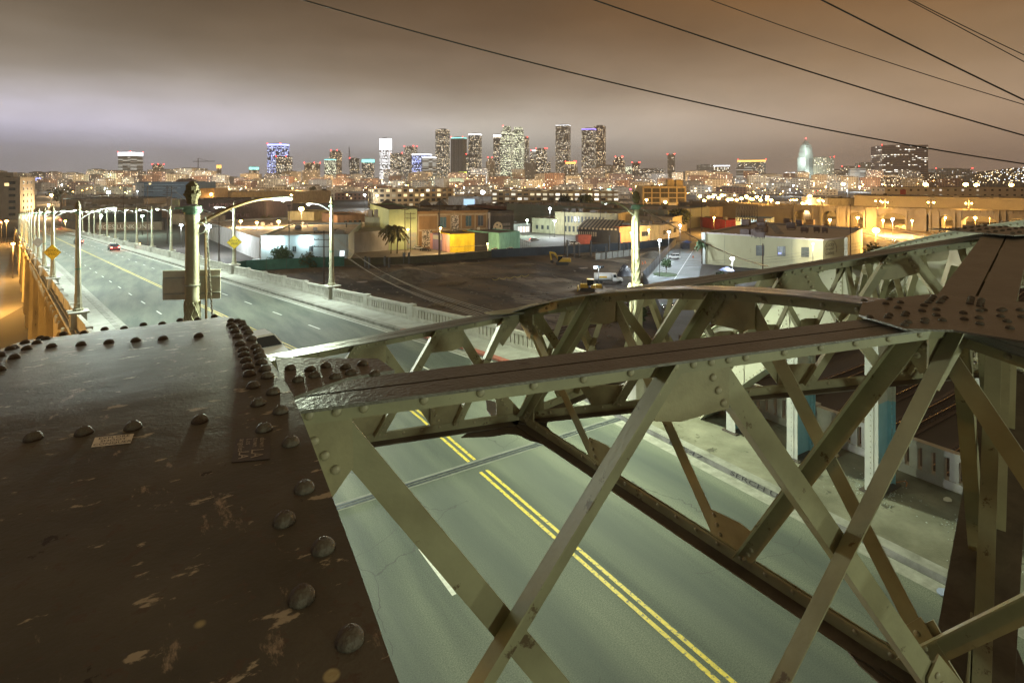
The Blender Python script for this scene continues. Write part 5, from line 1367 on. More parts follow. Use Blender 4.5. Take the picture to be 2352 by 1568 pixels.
# graffiti walls
b = Bld('graffiti_warehouse', 'long plum-brown warehouse wall with big pale graffiti letters', 413, 503, 612, 503, 459, 50, wl('plum_brown_wall', (.11, .075, .075)), 1)
PG = mat('pink_graffiti', (.42, .24, .27), .8, (.32, .18, .20), 1)
text_mesh('HAPEYREK', 'graffiti', b.P(.33, .64, .1), b.d * (b.w * .098), ZV * b.h * .26, PG, b.T)
text_mesh('MO  LTUE', 'graffiti', b.P(.40, .12, .1), b.d * (b.w * .09), ZV * b.h * .22, mat('mauve_graffiti', (.22, .14, .17), .8), b.T)
b = Bld('graffiti_wall', 'low brown wall covered with white outlined graffiti letters', 221, 530, 372, 528, 512, 2, wl('brown_low_wall', (.12, .085, .06)), 1, cat='wall', par=.1)
text_mesh('LIGES LUNK UNER', 'graffiti', b.P(.02, .2, .1), b.d * (b.w * .105), ZV * b.h * .78, mat('white_graffiti', (.36, .33, .30), .8), b.T)
# orange building with palms
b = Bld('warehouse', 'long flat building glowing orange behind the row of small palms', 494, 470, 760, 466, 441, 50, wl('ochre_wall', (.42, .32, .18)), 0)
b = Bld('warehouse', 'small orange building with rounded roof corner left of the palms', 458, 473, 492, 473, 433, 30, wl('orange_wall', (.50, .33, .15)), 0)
# large grey sheds
GRW = wl('grey_stucco', (.27, .265, .25), (.20, .195, .185), .25)
b = Bld('warehouse', 'big grey flat-roofed warehouse left of the white one, plain sloping wall', 470, 545, 600, 600, 508, 60, GRW, 0)
b = Bld('warehouse', 'white-grey warehouse with three bright wall lamps and small windows', 600, 605, 800, 600, 542, 55, wl('mint_white_stucco', (.30, .34, .34), (.24, .28, .28), .2), 0)
b.win(.28, .66, .38, .62, 2, 1, .22, (WIN_D,), fh=.8)
b.rect('door', .90, .955, .05, .40, WIN_W, .1)
for u, v in ((.05, .98), (.17, .90), (.505, .92)):
    c = b.P(u, v * .9, .5); MB().box(c, (.5, .4, .3)).build('wall_lamp', LAMP_W2, b.T); point('wall_light', c + b.n * .6 - ZV * .3, 1500, (.72, .95, 1), .25)
b2 = Bld('warehouse', 'low white-roofed annex behind the white-grey warehouse', 690, 540, 800, 545, 517, 30, wl('annex_wall', (.4, .38, .34)), 2)
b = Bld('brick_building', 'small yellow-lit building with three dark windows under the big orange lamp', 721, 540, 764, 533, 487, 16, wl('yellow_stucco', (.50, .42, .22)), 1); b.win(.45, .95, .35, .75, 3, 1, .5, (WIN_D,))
b = Bld('brick_building', 'dim brown brick building with two rows of windows right of the yellow-lit one', 775, 552, 838, 548, 495, 25, wl('brown_brick', (.20, .12, .075)), 1); b.win(.2, .9, .45, .85, 4, 1, .5, (WIN_D,)); b.win(.3, .8, .05, .3, 2, 1, .6, (WIN_Y,))
b = Bld('workshop', 'pale cream workshop with doors left of the palms', 838, 560, 894, 560, 499, 30, wl('cream_stucco', (.46, .42, .28)), 1); b.win(.1, .6, .05, .42, 2, 1, .5, (WIN_D,)); 
for k in range(3): b.unit(.1 + .25 * k, .2, (2, 2, 3.5))
# hut with hipped roof
b = Bld('hut', 'low building with broad hipped dark roof behind the brown brick one', 848, 500, 928, 500, 488, 30, wl('hut_wall', (.2, .16, .11)), 1, par=0)
p = [b.P(-.03, 1, 1), b.P(1.03, 1, 1), b.P(1.03, 1, -31), b.P(-.03, 1, -31)]; r0, r1 = b.P(.35, 1, -15) + ZV * 9, b.P(.42, 1, -15) + ZV * 9
mb = MB(); mb.face([p[0], p[1], r1, r0]); mb.face([p[1], p[2], r1]); mb.face([p[2], p[3], r0, r1]); mb.face([p[3], p[0], r0]); mb.build('hipped_roof', ROOFM[1], b.T)
# pale green side wall + brick front
b = Bld('painted_building', 'tall pale green blank wall beside the tan brick building with murals', 893, 575, 958, 572, 482, 60, wl('pale_green_stucco', (.30, .36, .20), (.25, .30, .17), .2), 1)
b.rect('mural', .62, .98, .02, .42, mat('blue_mural', (.12, .20, .24), .8, (.3, .27, .2), .6))
BRK = wl('tan_brick', (.17, .105, .05), (.13, .08, .038), .3); CRM = wl('cream_trim', (.28, .23, .16))
b = Bld('brick_building', 'tan brick building with cream bands, blue windows and mural panels', 959, 572, 1121, 566, 486, 50, BRK, 1)
for v in (.93, .52): b.rect('band', 0, 1, v - .05, v, CRM)
for u in (.0, .27, .45, .60, .80, .97): b.rect('pilaster', u, u + .02, 0, .93, CRM, .06)
b.win(.31, .40, .56, .84, 1, 1, .95, (mat('blue_tinted_glass', (.06, .12, .15), .2, (.03, .06, .08), 2),), fh=1); b.win(.67, .76, .58, .86, 1, 1, .9, (MATS['blue_tinted_glass'],), fh=1); b.win(.85, .93, .58, .86, 1, 1, .9, (WIN_D,), fh=1)
MUR = mat('black_white_mural', (.40, .37, .33), .8, (.06, .055, .05), 1.3, thr=(.45, .55))
b.rect('mural', .47, .575, .42, .88, MUR); b.rect('mural', .06, .2, .05, .50, MUR); b.rect('mural', .72, .82, .14, .52, MUR)
b.rect('mural', .84, .88, .22, .54, CONC, .08)
b = Bld('painted_building', 'dark grey painted building end with a white mural strip and pale round emblem', 1108, 566, 1180, 560, 487, 45, wl('charcoal_paint', (.05, .046, .044)), 1)
b.rect('mural', .0, .24, .02, .97, mat('mural_white', (.40, .39, .38), .8)); b.rect('mural_figure', .07, .19, .1, .8, mat('mural_navy', (.03, .035, .08), .8, (.12, .12, .16), 1.2), .11)
c = b.P(.48, .52, .08); EM = mat('emblem_cream', (.45, .38, .26), .8)
MB().lathe(c, [(0, b.h * .17), (.05, b.h * .17)], 20, b.n).build('emblem', EM, b.T)
for k in range(4): MB().lathe(c + b.n * .06 + b.d * (b.h * .09 * math.cos(k * 1.5 + .4)) + ZV * (b.h * .09 * math.sin(k * 1.5 + .4)), [(0, b.h * .028), (.03, b.h * .028)], 10, b.n).build('emblem_dot', BLK, b.T)
for k in range(2): b.rect('emblem_bar', .56, .88, .56 - .13 * k, .64 - .13 * k, wl('emblem_grey', (.16, .15, .145)))
b.rect('emblem_bar', .52, .86, .34, .36, EM)
# low colour walls
def cwall(x0, y0, x1, y1, yt, key, col, lab, dep=20):
    return Bld('painted_wall', lab, x0, y0, x1, y1, yt, dep, wl(key, col), 1, cat='painted wall', par=.2)
cwall(958, 566, 994, 572, 533, 'pink_paint', (.52, .27, .24), 'salmon pink painted wall section at the left of the colour-block wall')
b = cwall(994, 572.2, 1016, 576, 536, 'purple_paint', (.22, .17, .30), 'purple painted wall section with a pale yellow sign')
b.rect('sign', .05, .95, .66, .92, glow('pale_yellow_sign', (.55, .5, .25), .35))
cwall(1016, 576.2, 1034, 580, 538, 'light_pink_paint', (.58, .34, .30), 'light pink painted wall section at the lit corner')
b = cwall(1034, 580.2, 1090, 577, 539, 'yellow_paint', (.62, .46, .02), 'bright yellow painted wall section facing the street')
b.rect('graffiti', .0, .98, .28, .33, mat('dark_scribble', (.12, .10, .02), .8, (.5, .4, .05), 6, thr=(.45, .52)))
b = cwall(1090.3, 577, 1146, 573, 537, 'black_paint_wall', (.03, .028, .028), 'black painted wall section between the yellow and teal ones')
b.rect('graffiti', .0, .98, .28, .33, mat('grey_scribble', (.2, .2, .2), .8, (.03, .03, .03), 6, thr=(.48, .52)))
b = cwall(1146.5, 578, 1194, 572, 536, 'teal_paint', (.17, .40, .35), 'teal painted wall panel at the right end of the colour-block wall')
b.rect('graffiti', .0, .98, .30, .34, mat('teal_scribble', (.07, .2, .18), .8, (.17, .40, .35), 6, thr=(.45, .52)))
# ramp railing by the teal wall
mb = MB()
for k in range(3): mb.beam(G(1195, 570) + ZV * (1.2 + .6 * k + 1.5), G(1218, 566) + ZV * (.2 + .6 * k), .08, .08)
for k in range(6): mb.beam(G(1195 + 4.6 * k, 570 - .8 * k) + ZV * .1, G(1195 + 4.6 * k, 570 - .8 * k) + ZV * (4.2 - .45 * k), .08, .08)
tag(mb.build('stair_railing', POLEM), 'dark stair railing right of the teal wall', 'railing')
# market canopy
b = Bld('canopy', 'open shed with a grey roof and bright white interior behind the dark painted building', 1180, 536, 1218, 534, 515, 16, wl('canopy_wall', (.3, .29, .27)), 0)
b.rect('lit_bay', .25, .95, .08, .7, glow('shop_white_glow', (1, .95, .82), 1.2)); 
for k in range(4): b.rect('door_post', .3 + .2 * k, .33 + .2 * k, .05, .72, wl('red_post', (.3, .06, .05)), .12)
# long greenish grey warehouse
b = Bld('warehouse', 'very long grey-green warehouse with a strip roof stretching behind the striped shed', 1164, 506, 1534, 532, 468, 55, wl('grey_green_metal', (.22, .225, .17), (.18, .185, .14), .1), 0)
for k in range(12): b.unit(.05 + .08 * k, .05 + .1 * (k % 2), (2, 2, 1.4))
# beige two-storey school-like block
b = Bld('brick_building', 'beige two-storey building with many tall dark windows lit warm from below', 1275, 538, 1420, 545, 487, 30, wl('beige_stucco', (.44, .37, .22)), 0)
b.win(.14, .80, .54, .86, 12, 1, .55, (WIN_D,), fh=.8); b.win(.14, .80, .12, .42, 10, 1, .5, (WIN_D,), fh=.8)
for k in range(3): b.unit(.10 + .12 * k, .3, (2.5, 2.5, 2))
b = Bld('warehouse', 'low cream stucco building in front of white wall lamps left of the beige one', 1222, 534, 1276, 537, 501, 26, wl('cream_stucco2', (.46, .42, .28)), 0); b.win(.1, .8, .2, .6, 3, 1, .4, (WIN_D,))
# rounded roofs behind the ornate post
b = Bld('workshop', 'wide low workshop with shallow vaulted roof behind the floodlit palm', 1395, 532, 1545, 540, 494, 28, wl('vault_wall', (.36, .32, .24)), 0)
b.win(.1, .5, .3, .7, 5, 1, .6, (WIN_D,), fh=.7)
# striped shed
b = Bld('shed', 'open shed with black and cream striped canopy roof beside an orange wall', 1328, 556, 1422, 560, 522, 14, wl('charcoal_shed', (.03, .035, .045)), 1, par=0)
mb = MB(); mc = MB()
for k in range(22):
    u0, u1 = k / 22, (k + 1) / 22
    tgt = mb if k % 2 else mc
    tgt.prism([b.P(u0, 1, 1.4), b.P(u1, 1, 1.4), b.P(u1, 1, -15) + ZV * 2.8, b.P(u0, 1, -15) + ZV * 2.8], ZV * .08)
    tgt.prism([b.P(u0, .90, 1.45), b.P(u1, .90, 1.45), b.P(u1, 1, 1.45), b.P(u0, 1, 1.45)], b.n * .06)
mb.build('dark_awning_stripes', BLK, b.T); mc.build('cream_awning_stripes', wl('awning_cream', (.42, .39, .32)), b.T)
for k in range(9): b.rect('slat', .03 + .05 * k, .05 + .05 * k, .42, .72, MATS['awning_cream'])
b = Bld('painted_building', 'coral orange painted building wall right of the striped shed', 1423, 560, 1458, 557, 522, 22, wl('coral_paint', (.58, .22, .10)), 0)
b.rect('mural', .6, .85, .45, .85, wl('coral_sign', (.40, .20, .10)))
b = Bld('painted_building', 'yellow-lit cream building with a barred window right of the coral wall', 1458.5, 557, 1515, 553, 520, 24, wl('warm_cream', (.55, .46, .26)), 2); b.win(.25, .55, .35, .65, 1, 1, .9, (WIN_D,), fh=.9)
b = Bld('painted_building', 'white low building with three windows beyond the yellow-lit one', 1515.5, 552.8, 1560, 543, 518, 26, wl('soft_white', (.48, .46, .42)), 2); b.win(.1, .9, .3, .7, 3, 1, .5, (WIN_D,), fh=.7)
# orange-lit gridded warehouse
b = Bld('loft_building', 'orange-lit four-storey loft building with a grid of large panes', 1476, 480, 1576, 480, 428, 30, wl('loft_ochre', (.40, .30, .14)), 1)
GRD = wl('loft_dark_pane', (.05, .04, .025))
b.win(.02, .98, .05, .93, 5, 4, .84, (GRD, GRD, GRD, glow('dim_amber_window', (1, .55, .15), .25)), fh=.78)
for u in (.68, .88): MB().box(b.P(u, 1, -8) + ZV * 3, (7, 7, 7), hdx).build('roof_house', b.wall.data.materials[0], b.T)
# long loft row
FACW = facade('loft_row_facade', (.38, .29, .17), (.05, .045, .04), 6, 5, .62, .55, .38, (1, .72, .3), (1, .95, .75), 1.6, .1)
b = Bld('loft_building', 'long beige loft building row with warm lit square windows, centre left', 857, 478, 1045, 474, 433, 30, FACW, 1, uv=True)
b = Bld('loft_building', 'long three-storey building with golden lit windows right of the blue-white lamp', 1129, 472, 1420, 474, 437, 26, facade('loft_row_facade2', (.36, .31, .22), (.06, .05, .04), 7, 5, .66, .5, .42, (1, .8, .4), (1, .95, .8), 1.6, .1), 1, uv=True)
b = Bld('warehouse', 'blue-lit white shop front under the blue-white lamp', 1030, 478, 1130, 478, 452, 20, wl('blue_white_wall', (.36, .40, .46)), 0)
b.rect('lit_sign', .35, .6, .2, .8, glow('pale_blue_glow', (.5, .8, 1), 1.0))
b = Bld('brick_building', 'brown brick warehouse block behind the dark painted building', 1073, 500, 1165, 504, 471, 40, wl('red_brown_brick', (.17, .085, .055)), 1)
for k, (x, lab) in enumerate(((970, 'left'), (1010, 'right'))):
    b = Bld('gabled_house', f'dark gabled house with two lit windows, the {lab} one of a pair', x - 16, 500, x + 16, 500, 478, 18, wl('dark_gable_wall', (.09, .085, .08)), 1, par=0, cat='house')
    b.win(.3, .7, .3, .8, 2, 1, .4, (WIN_Y,), fh=.8)
    mb = MB(); e = ZV * 6; a_, b_ = b.P(-.05, 1, .5), b.P(1.05, 1, .5); m_ = (a_ + b_) / 2 + e; bk = b.back * 1.05
    mb.prism([a_, b_, m_], bk); mb.build('gable_roof', ROOFM[1], b.T)
# ---- white store
zt = 19.1
A, B, C_ = W(1620, 410, 198), W(1890, 410, 175), W(1941, 410, 183)
for p in (A, B, C_): p.z = GZ
Hs = CAMH - zt - GZ
dirA = (B - A).normalized(); nA = Vector((dirA.y, -dirA.x, 0)); nA = nA if nA.dot(-A) > 0 else -nA
D_ = C_ - nA * 40; E_ = A - nA * 62
STW_ = wl('store_cream_wall', (.40, .38, .24), (.36, .34, .21), .15); STC = wl('store_white_edge', (.62, .66, .62)); ROOFP = mat('store_roof', (.50, .45, .43), .85, (.42, .38, .36), .12)
T = thing('store_building', (A + B) / 2, 'large cream store building with flat roof full of machines and cursive lettering', 'building')
poly = [A, B, C_, D_, E_]; up = ZV * Hs
for i in range(5):
    MB().face([poly[i], poly[(i + 1) % 5], poly[(i + 1) % 5] + up, poly[i] + up]).build('wall', STW_ if i < 2 else STC, T)
MB().face([p + up - ZV * .5 for p in poly]).build('roof', ROOFP, T)
mb = MB()
for i in range(5): mb.beam(poly[i] + up, poly[(i + 1) % 5] + up, .5, .5)
mb.build('parapet_cap', ROOFP, T)
MB().box(A + up * .5 - dirA * .5, (1.3, 1.3, Hs * 1.02), math.atan2(dirA.y, dirA.x)).build('corner_pier', STC, T)
MB().box(C_ + up * .5 + dirA * .3, (1.0, 1.0, Hs * 1.02), math.atan2(dirA.y, dirA.x)).build('corner_pier', STC, T)
mb = MB()
for u in (.18, .50, .76): mb.beam(A.lerp(B, u) + nA * .04, A.lerp(B, u) + nA * .04 + up * .95, .06, .06)
mb.build('wall_joint', wl('dark_wall_joint', (.34, .35, .27)), T)  # joint lines in a slightly darker tone than the wall
WG = mat('store_window_glass', (.12, .13, .11), .3, (.08, .09, .08), 1); BAR = mat('store_window_bar', (.04, .04, .04), .5)
for k, (x0, x1, y0, y1) in enumerate(((1737, 1755, 564, 587), (1786, 1804, 566, 588), (1841, 1858, 568, 590))):
    p = [hit(A, nA, x0, y1), hit(A, nA, x1, y1), hit(A, nA, x1, y0), hit(A, nA, x0, y0)]
    w_ = MB().prism([q + nA * .04 for q in p], nA * .05).build('window', WG, T)
    mb = MB()
    for t in (0, .22, .78, 1): mb.beam(p[0].lerp(p[1], t) + nA * .12, p[3].lerp(p[2], t) + nA * .12, .09, .06, nA); mb.beam(p[0].lerp(p[3], t) + nA * .12, p[1].lerp(p[2], t) + nA * .12, .09, .06, nA)
    mb.beam(p[0].lerp(p[1], .5) + nA * .12, p[0].lerp(p[1], .5).lerp(p[3].lerp(p[2], .5), .22 / .5 * .5) + nA * .12, .07, .06, nA)
    mb.build('frame', BAR, w_)
    if k == 1:
        MB().box(p[0].lerp(p[2], .3) + nA * .14, (.9, .1, .5), math.atan2(dirA.y, dirA.x)).build('neon_sign', WIN_B, w_)
dB = (C_ - B).normalized(); nB = Vector((dB.y, -dB.x, 0)); nB = nB if nB.dot(-B) > 0 else -nB
INK = mat('sign_ink', (.09, .08, .05), .7)
LT = hit(B, nB, 1894, 566) + nB * .08; wB = (hit(B, nB, 1920, 566) - hit(B, nB, 1894, 566)).length
for k, (txt, sx, hz) in enumerate((('Lucky', 3.0, 1.9), ('Brand', 3.4, 1.2), ('Clothing', 4.6, 1.6))):
    text_mesh(txt, 'lettering', LT - ZV * (1.15 * k + .2 + (.2 if k == 2 else 0)) + dB * .3, dB * (wB / sx), ZV * hz, INK, T, font_shear=.3)
SW0 = hit(B, nB, 1891, 588) + nB * .08
pts = [LT + dB * (wB * (.5 + .52 * math.cos(a))) + ZV * (-1.2 + 2.9 * math.sin(a)) for a in [q * .2 for q in range(-2, 19)]]
MB().tube(pts, .05, 4).build('sign_scroll', INK, T)
ACM = wl('ac_unit_metal', (.17, .13, .12))
roofpt = lambda x, y: G(x, y, zt + .4)
for k, (x, y, sx, sy, sz) in enumerate(((1713, 542, 3.0, 3, 2), (1714, 520, 3, 3, 2.4), (1738, 545, 3, 3, 2.2), (1745, 548, 3, 2, 1.8), (1752, 536, 3, 3, 2), (1750, 524, 3, 3, 2), (1748, 515, 3, 3, 2), (1746, 541, 3, 3, 2.3), (1809, 516, 2.6, 3, 2), (1818, 527, 3, 3, 2.2), (1836, 519, 2.4, 2.4, 2), (1861, 518, 3, 3, 2), (1848, 535, 2.2, 2.4, 1.6), (1876, 534, 1.8, 2, 1.5), (1895, 535, 1.6, 2, 1.5))):
    c = roofpt(x, y); u_ = MB().box(c + ZV * (.5 + sz / 2), (sx, sy, sz), math.atan2(dirA.y, dirA.x)).build('air_conditioner', ACM, T, bev=.08)
    mb = MB()
    for a in (-1, 1):
        for b_ in (-1, 1): mb.box(c + ZV * .3 + dirA * a * sx * .4 + nA * b_ * sy * .4, (.12, .12, .7))
    mb.build('feet', POLEM, u_)
mb = MB()
for k in range(9): mb.box(roofpt(1772 + 2.3 * k, 518 + 2.6 * k) + ZV * .5, (2.6, .5, .5), math.atan2(dirA.y, dirA.x))
mb.build('skylight_louvre', wl('louvre_pale', (.45, .42, .38)), T)
mb = MB(); c0 = G(1692, 530); 
L0, L1_ = W(1692, 520, 232), W(1740, 520, 232)
for k in range(9):
    t = k / 8; a = L0.lerp(L1_, t); a.z = CAMH - 98 / FPX * 232 * 1.0; b_ = Vector(a); b_.z += 6.2
    mb.beam(a, b_, .22, .22)
    if k < 8:
        a2 = L0.lerp(L1_, (k + 1) / 8); a2.z = a.z
        mb.beam(a, a2 + ZV * 3.1, .18, .18); mb.beam(b_, a2 + ZV * 3.1, .18, .18); mb.beam(a, a2, .2, .2); mb.beam(b_, a2 + ZV * 6.2, .2, .2); mb.beam(a + ZV * 3.1, a2 + ZV * 3.1, .2, .2)
o_ = tag(mb.build('billboard_frame', wl('scaffold_steel', (.10, .085, .06))), 'crossed steel scaffold frame of a sign at the back of the store roof', 'sign frame')
# annex lit cyan behind
b = Bld('building', 'small cyan-white lit hall just behind the store roof', 1690, 536, 1768, 540, 500, 14, wl('cyan_white', (.45, .55, .55)), 2)
b.rect('lit_window', .15, .9, .5, .9, glow('cyan_glow', (.5, .9, 1), 1.2))
# umbrella, kiosk
for (x, y, col, lab) in ((1668, 640, (.05, .06, .12), 'dark blue patio umbrella at the corner of the store'), (1578, 570, (.05, .10, .30), 'blue canopy over the small guard booth at the lot entrance')):
    c = G(x, y); T2 = thing('patio_umbrella', c, lab, 'umbrella'); MB().tube([c, c + ZV * 3], .06, 6).build('pole', POLEM, T2); MB().lathe(c + ZV * 2.6, [(0, 2.4), (.9, .1)], 8, cap=True).build('canopy', mat('canopy_' + lab[:5].strip() + str(x), col, .8), T2)
b = Bld('guard_booth', 'small dark guard booth with glass sides at the entrance of the parking lot', 1568, 572, 1584, 572, 560, 3, wl('booth_dark', (.05, .05, .06)), 1, cat='booth', par=.1)
# island in the lot
for (x, y, r_) in ((1528, 631, 6),): tag(MB().lathe(G(x, y), [(0, r_ * .62), (.2, r_ * .6)], 16).build('planted_island', mat('lawn_green', (.05, .09, .03), .95, (.03, .05, .02), 1)), kind='structure')

# ================================================================= fourth street bridge (concrete arches, sodium light below)
BR4C = mat('viaduct_concrete', (.21, .19, .155), .9, (.15, .13, .105), .1, c3=((.14, .12, .09), .2, .62)); 
F0, F1 = W(1560, 410, 430), W(2600, 410, 262)
dF = (F1 - F0); LF = dF.length; dF.normalize(); nF = Vector((dF.y, -dF.x, 0)); nF = nF if nF.dot(-F0) > 0 else -nF
T = thing('arched_road_bridge', F0, 'long concrete road bridge with shallow arches and lamp rows over the rail yard at right', 'bridge')
ztop = lambda t: CAMH - (18.6 - .6 * t)
def seg4(t0, t1, h0, h1, off, th):
    a, b = F0 + dF * LF * t0 + nF * off, F0 + dF * LF * t1 + nF * off
    a0, b0 = ztop(t0), ztop(t1)
    return [Vector((a.x, a.y, a0 + h0)), Vector((b.x, b.y, b0 + h0)), Vector((b.x, b.y, b0 + h0)) - nF * th, Vector((a.x, a.y, a0 + h0)) - nF * th, Vector((a.x, a.y, a0 + h1)), Vector((b.x, b.y, b0 + h1)), Vector((b.x, b.y, b0 + h1)) - nF * th, Vector((a.x, a.y, a0 + h1)) - nF * th]
MB().hexa(seg4(0, 1, -1.6, 0, 0, 16)).build('deck', BR4C, T)
MB().hexa(seg4(0, 1, 0, 1.0, .3, .35)).build('parapet', BR4C, T); MB().hexa(seg4(0, 1, 0, 1.0, -15.6, .35)).build('parapet', BR4C, T)
MB().hexa(seg4(0, 1, -.3, -.05, .55, .7)).build('cornice', BR4C, T)
def t_at(px):
    d = ray(px, 410); n2 = nF; k = (F0 - Vector((0, 0, CAMH))).dot(n2) / d.dot(n2); p = Vector((0, 0, CAMH)) + d * k; return (p - F0).dot(dF) / LF
piers = [(1560, 1826), (1863, 1887), (1922, 1951), (1984, 2014), (2080, 2128), (2134, 2157), (2190, 2208), (2290, 2310), (2420, 2600)]
for k, (x0, x1) in enumerate(piers):
    t0, t1 = t_at(x0), t_at(x1)
    dpt = 6 if k else 15.5
    p = seg4(t0, t1, 0, 0, -.2, 15); 
    P0, P1 = F0 + dF * LF * t0 - nF * .25, F0 + dF * LF * t1 - nF * .25
    h_ = ztop(t0) - 1.6
    MB().hexa([Vector((P0.x, P0.y, GZ)), Vector((P1.x, P1.y, GZ)), Vector((P1.x, P1.y, GZ)) - nF * 15, Vector((P0.x, P0.y, GZ)) - nF * 15, Vector((P0.x, P0.y, h_)), Vector((P1.x, P1.y, h_)), Vector((P1.x, P1.y, h_)) - nF * 15, Vector((P0.x, P0.y, h_)) - nF * 15]).build('pier', BR4C, T)
for k in range(len(piers) - 1):
    t0, t1 = t_at(piers[k][1]), t_at(piers[k + 1][0]); mb = MB(); n = 10
    for j in range(n):
        ta, tb = t0 + (t1 - t0) * j / n, t0 + (t1 - t0) * (j + 1) / n
        f_ = lambda q: -1.6 - .5 - 2.8 * (1 - math.sqrt(max(0, 1 - (2 * q - 1) ** 2)))
        ha, hb_ = f_(j / n), f_((j + 1) / n); pp = seg4(ta, tb, -1.6, -1.61, -.1, 15)
        lo = [q.copy() for q in pp[:4]]; lo[0].z = lo[3].z = ztop(ta) + ha; lo[1].z = lo[2].z = ztop(tb) + hb_
        mb.hexa(lo + pp[4:])
    mb.build('arch_soffit', BR4C, T)
# bridge lamps
gl4 = 0
for k, (x, y) in enumerate(((1698, 454), (1725, 457), (1744, 458), (1763, 457), (1806, 458), (1819, 459), (1865, 459), (1885, 461), (2001, 461), (2032, 464), (2125, 464), (2138, 464), (2215, 466))):
    t = t_at(x); c = F0 + dF * LF * t - nF * (1 if k % 2 else 15); z_c = (c.x * ST + c.y * CT); c.z = CAMH - (y - 410) / FPX * z_c
    T2 = thing('bridge_lamp_post', Vector((c.x, c.y, ztop(t))), f'twin-headed ornate lamp post on the arched road bridge, {ordn[k]} from the left', 'lamp post', 'lamps on the arched road bridge')
    MB().lathe(Vector((c.x, c.y, ztop(t))), [(0, .7), (1.2, .6), (1.6, .25), (c.z - ztop(t) + 1.6, .15)], 8).build('post', POLEM, T2)
    MB().beam(c - dF * 1.3, c + dF * 1.3, .12, .12).build('cross_arm', POLEM, T2)
    for a in (-1, 1): MB().sphere(c + dF * a * 1.3 - ZV * .3, .42, 8).build('globe', LAMP_S, T2)
    if k % 3 == 0: point('lamp_light', c + ZV * .2 + nF * 2, 9000, SOD, .5)
# train-like lit bus on the bridge
# ================================================================= rail tracks
BAL = mat('track_ballast', (.075, .055, .042), .95, (.045, .034, .027), .6, bump=.8, bscale=4); RAILM = mat('rail_steel', (.35, .28, .20), .25, (.2, .14, .09), 2, metal=.8); SLP = mat('sleeper_wood', (.05, .035, .025), .95)
def track(pts, label, slp=True, step=.65):
    T = thing('railway_track', pts[0], label, 'railway track', 'tracks of the rail yard')
    mb = MB(); ra = MB(); rb = MB(); sl = MB()
    for a, b in zip(pts, pts[1:]):
        d = (b - a); L_ = d.length; d.normalize(); s_ = Vector((-d.y, d.x, 0))
        mb.prism([a - s_ * 1.7 + ZV * .02, a + s_ * 1.7 + ZV * .02, b + s_ * 1.7 + ZV * .02, b - s_ * 1.7 + ZV * .02], ZV * .14)
        ra.beam(a - s_ * .72 + ZV * .32, b - s_ * .72 + ZV * .32, .09, .15); rb.beam(a + s_ * .72 + ZV * .32, b + s_ * .72 + ZV * .32, .09, .15)
        if slp:
            n = int(L_ / step)
            for k in range(n): c = a + d * ((k + .5) * L_ / n); sl.box(c + ZV * .2, (.24, 2.5, .12), math.atan2(d.y, d.x))
    mb.build('ballast_bed', BAL, T); ra.build('rail', RAILM, T); rb.build('rail', RAILM, T)
    if slp: tag(sl.build('sleepers', SLP, T), kind='stuff')
for k, s in enumerate((12, 19, 24.5, 31.2, 37, 44, 52, 62)):
    track([Vector((24, s, GZ)), Vector((90, s, GZ)), Vector((150, s + 2, GZ)), Vector((240, s + 14, GZ))], f'straight rusty railway track below the right walkway, {ordn[k]} one counting outward')
for k, pl in enumerate((
    [(1890, 513), (1897, 506), (1925, 500), (1965, 499)], [(1890, 514), (1930, 526), (1985, 537), (2050, 552), (2110, 575)], [(1952, 508), (1960, 502), (1990, 498)], [(1955, 512), (2000, 522), (2060, 530), (2130, 545), (2200, 566)],
    [(2060, 524), (2068, 515), (2100, 507)], [(2060, 526), (2110, 533), (2160, 541), (2220, 556)], [(2150, 530), (2230, 520), (2300, 510), (2400, 500)], [(2160, 536), (2260, 528), (2400, 520)])):
    track([G(*p) for p in pl], f'curving sodium-lit railway track by the arched road bridge, {ordn[k]} from the left', slp=False)
track([Vector((20.5, 84, GZ)), Vector((120, 92, GZ)), G(2030, 590), G(1955, 575)], 'long track running toward the store corner', slp=False)
# dark storage and cables over the tracks
for k, (x, y0, y1, z) in enumerate(((2047, 880, 1010, 58), (2290, 735, 900, 45), (1752, 560, 740, 120), (1953, 470, 620, 150))):
    c = W(x, y0, z); f = Vector((c.x, c.y, GZ)); T2 = thing('wooden_pole', f, ('brown mast below the bracing by the tracks', 'dark catenary pole near the right picture edge', 'thin pole behind the second arch of bracing', 'thin dark pole behind the right corner of the store')[k], 'pole')
    MB().tube([f, c], .16, 7, .11).build('mast', mat('rust_mast', (.10, .05, .035), .8), T2)

# ================================================================= right hand large buildings
b = Bld('warehouse', 'huge plain pale warehouse wall stretching behind the arched road bridge', 1962, 500, 2560, 520, 450, 60, wl('huge_pale_wall', (.42, .38, .30), (.38, .34, .27), .05), 1)
b = Bld('warehouse', 'smaller pale box building left of the huge warehouse wall', 1902, 498, 1982, 498, 456, 40, wl('pale_box_wall', (.40, .37, .30)), 1)
b = Bld('apartment_block', 'very long cream two-storey building with a row of small windows above the huge warehouse', 2033, 478, 2560, 478, 430, 22, facade('cream_row_facade', (.50, .42, .32), (.10, .08, .07), 7.5, 5.2, .32, .36, .12, (1, .8, .5), (1, .95, .85), 1.2, 0), 1, uv=True)
b.rect('banner', .065, .09, .12, .88, mat('red_banner', (.35, .04, .04), .7))
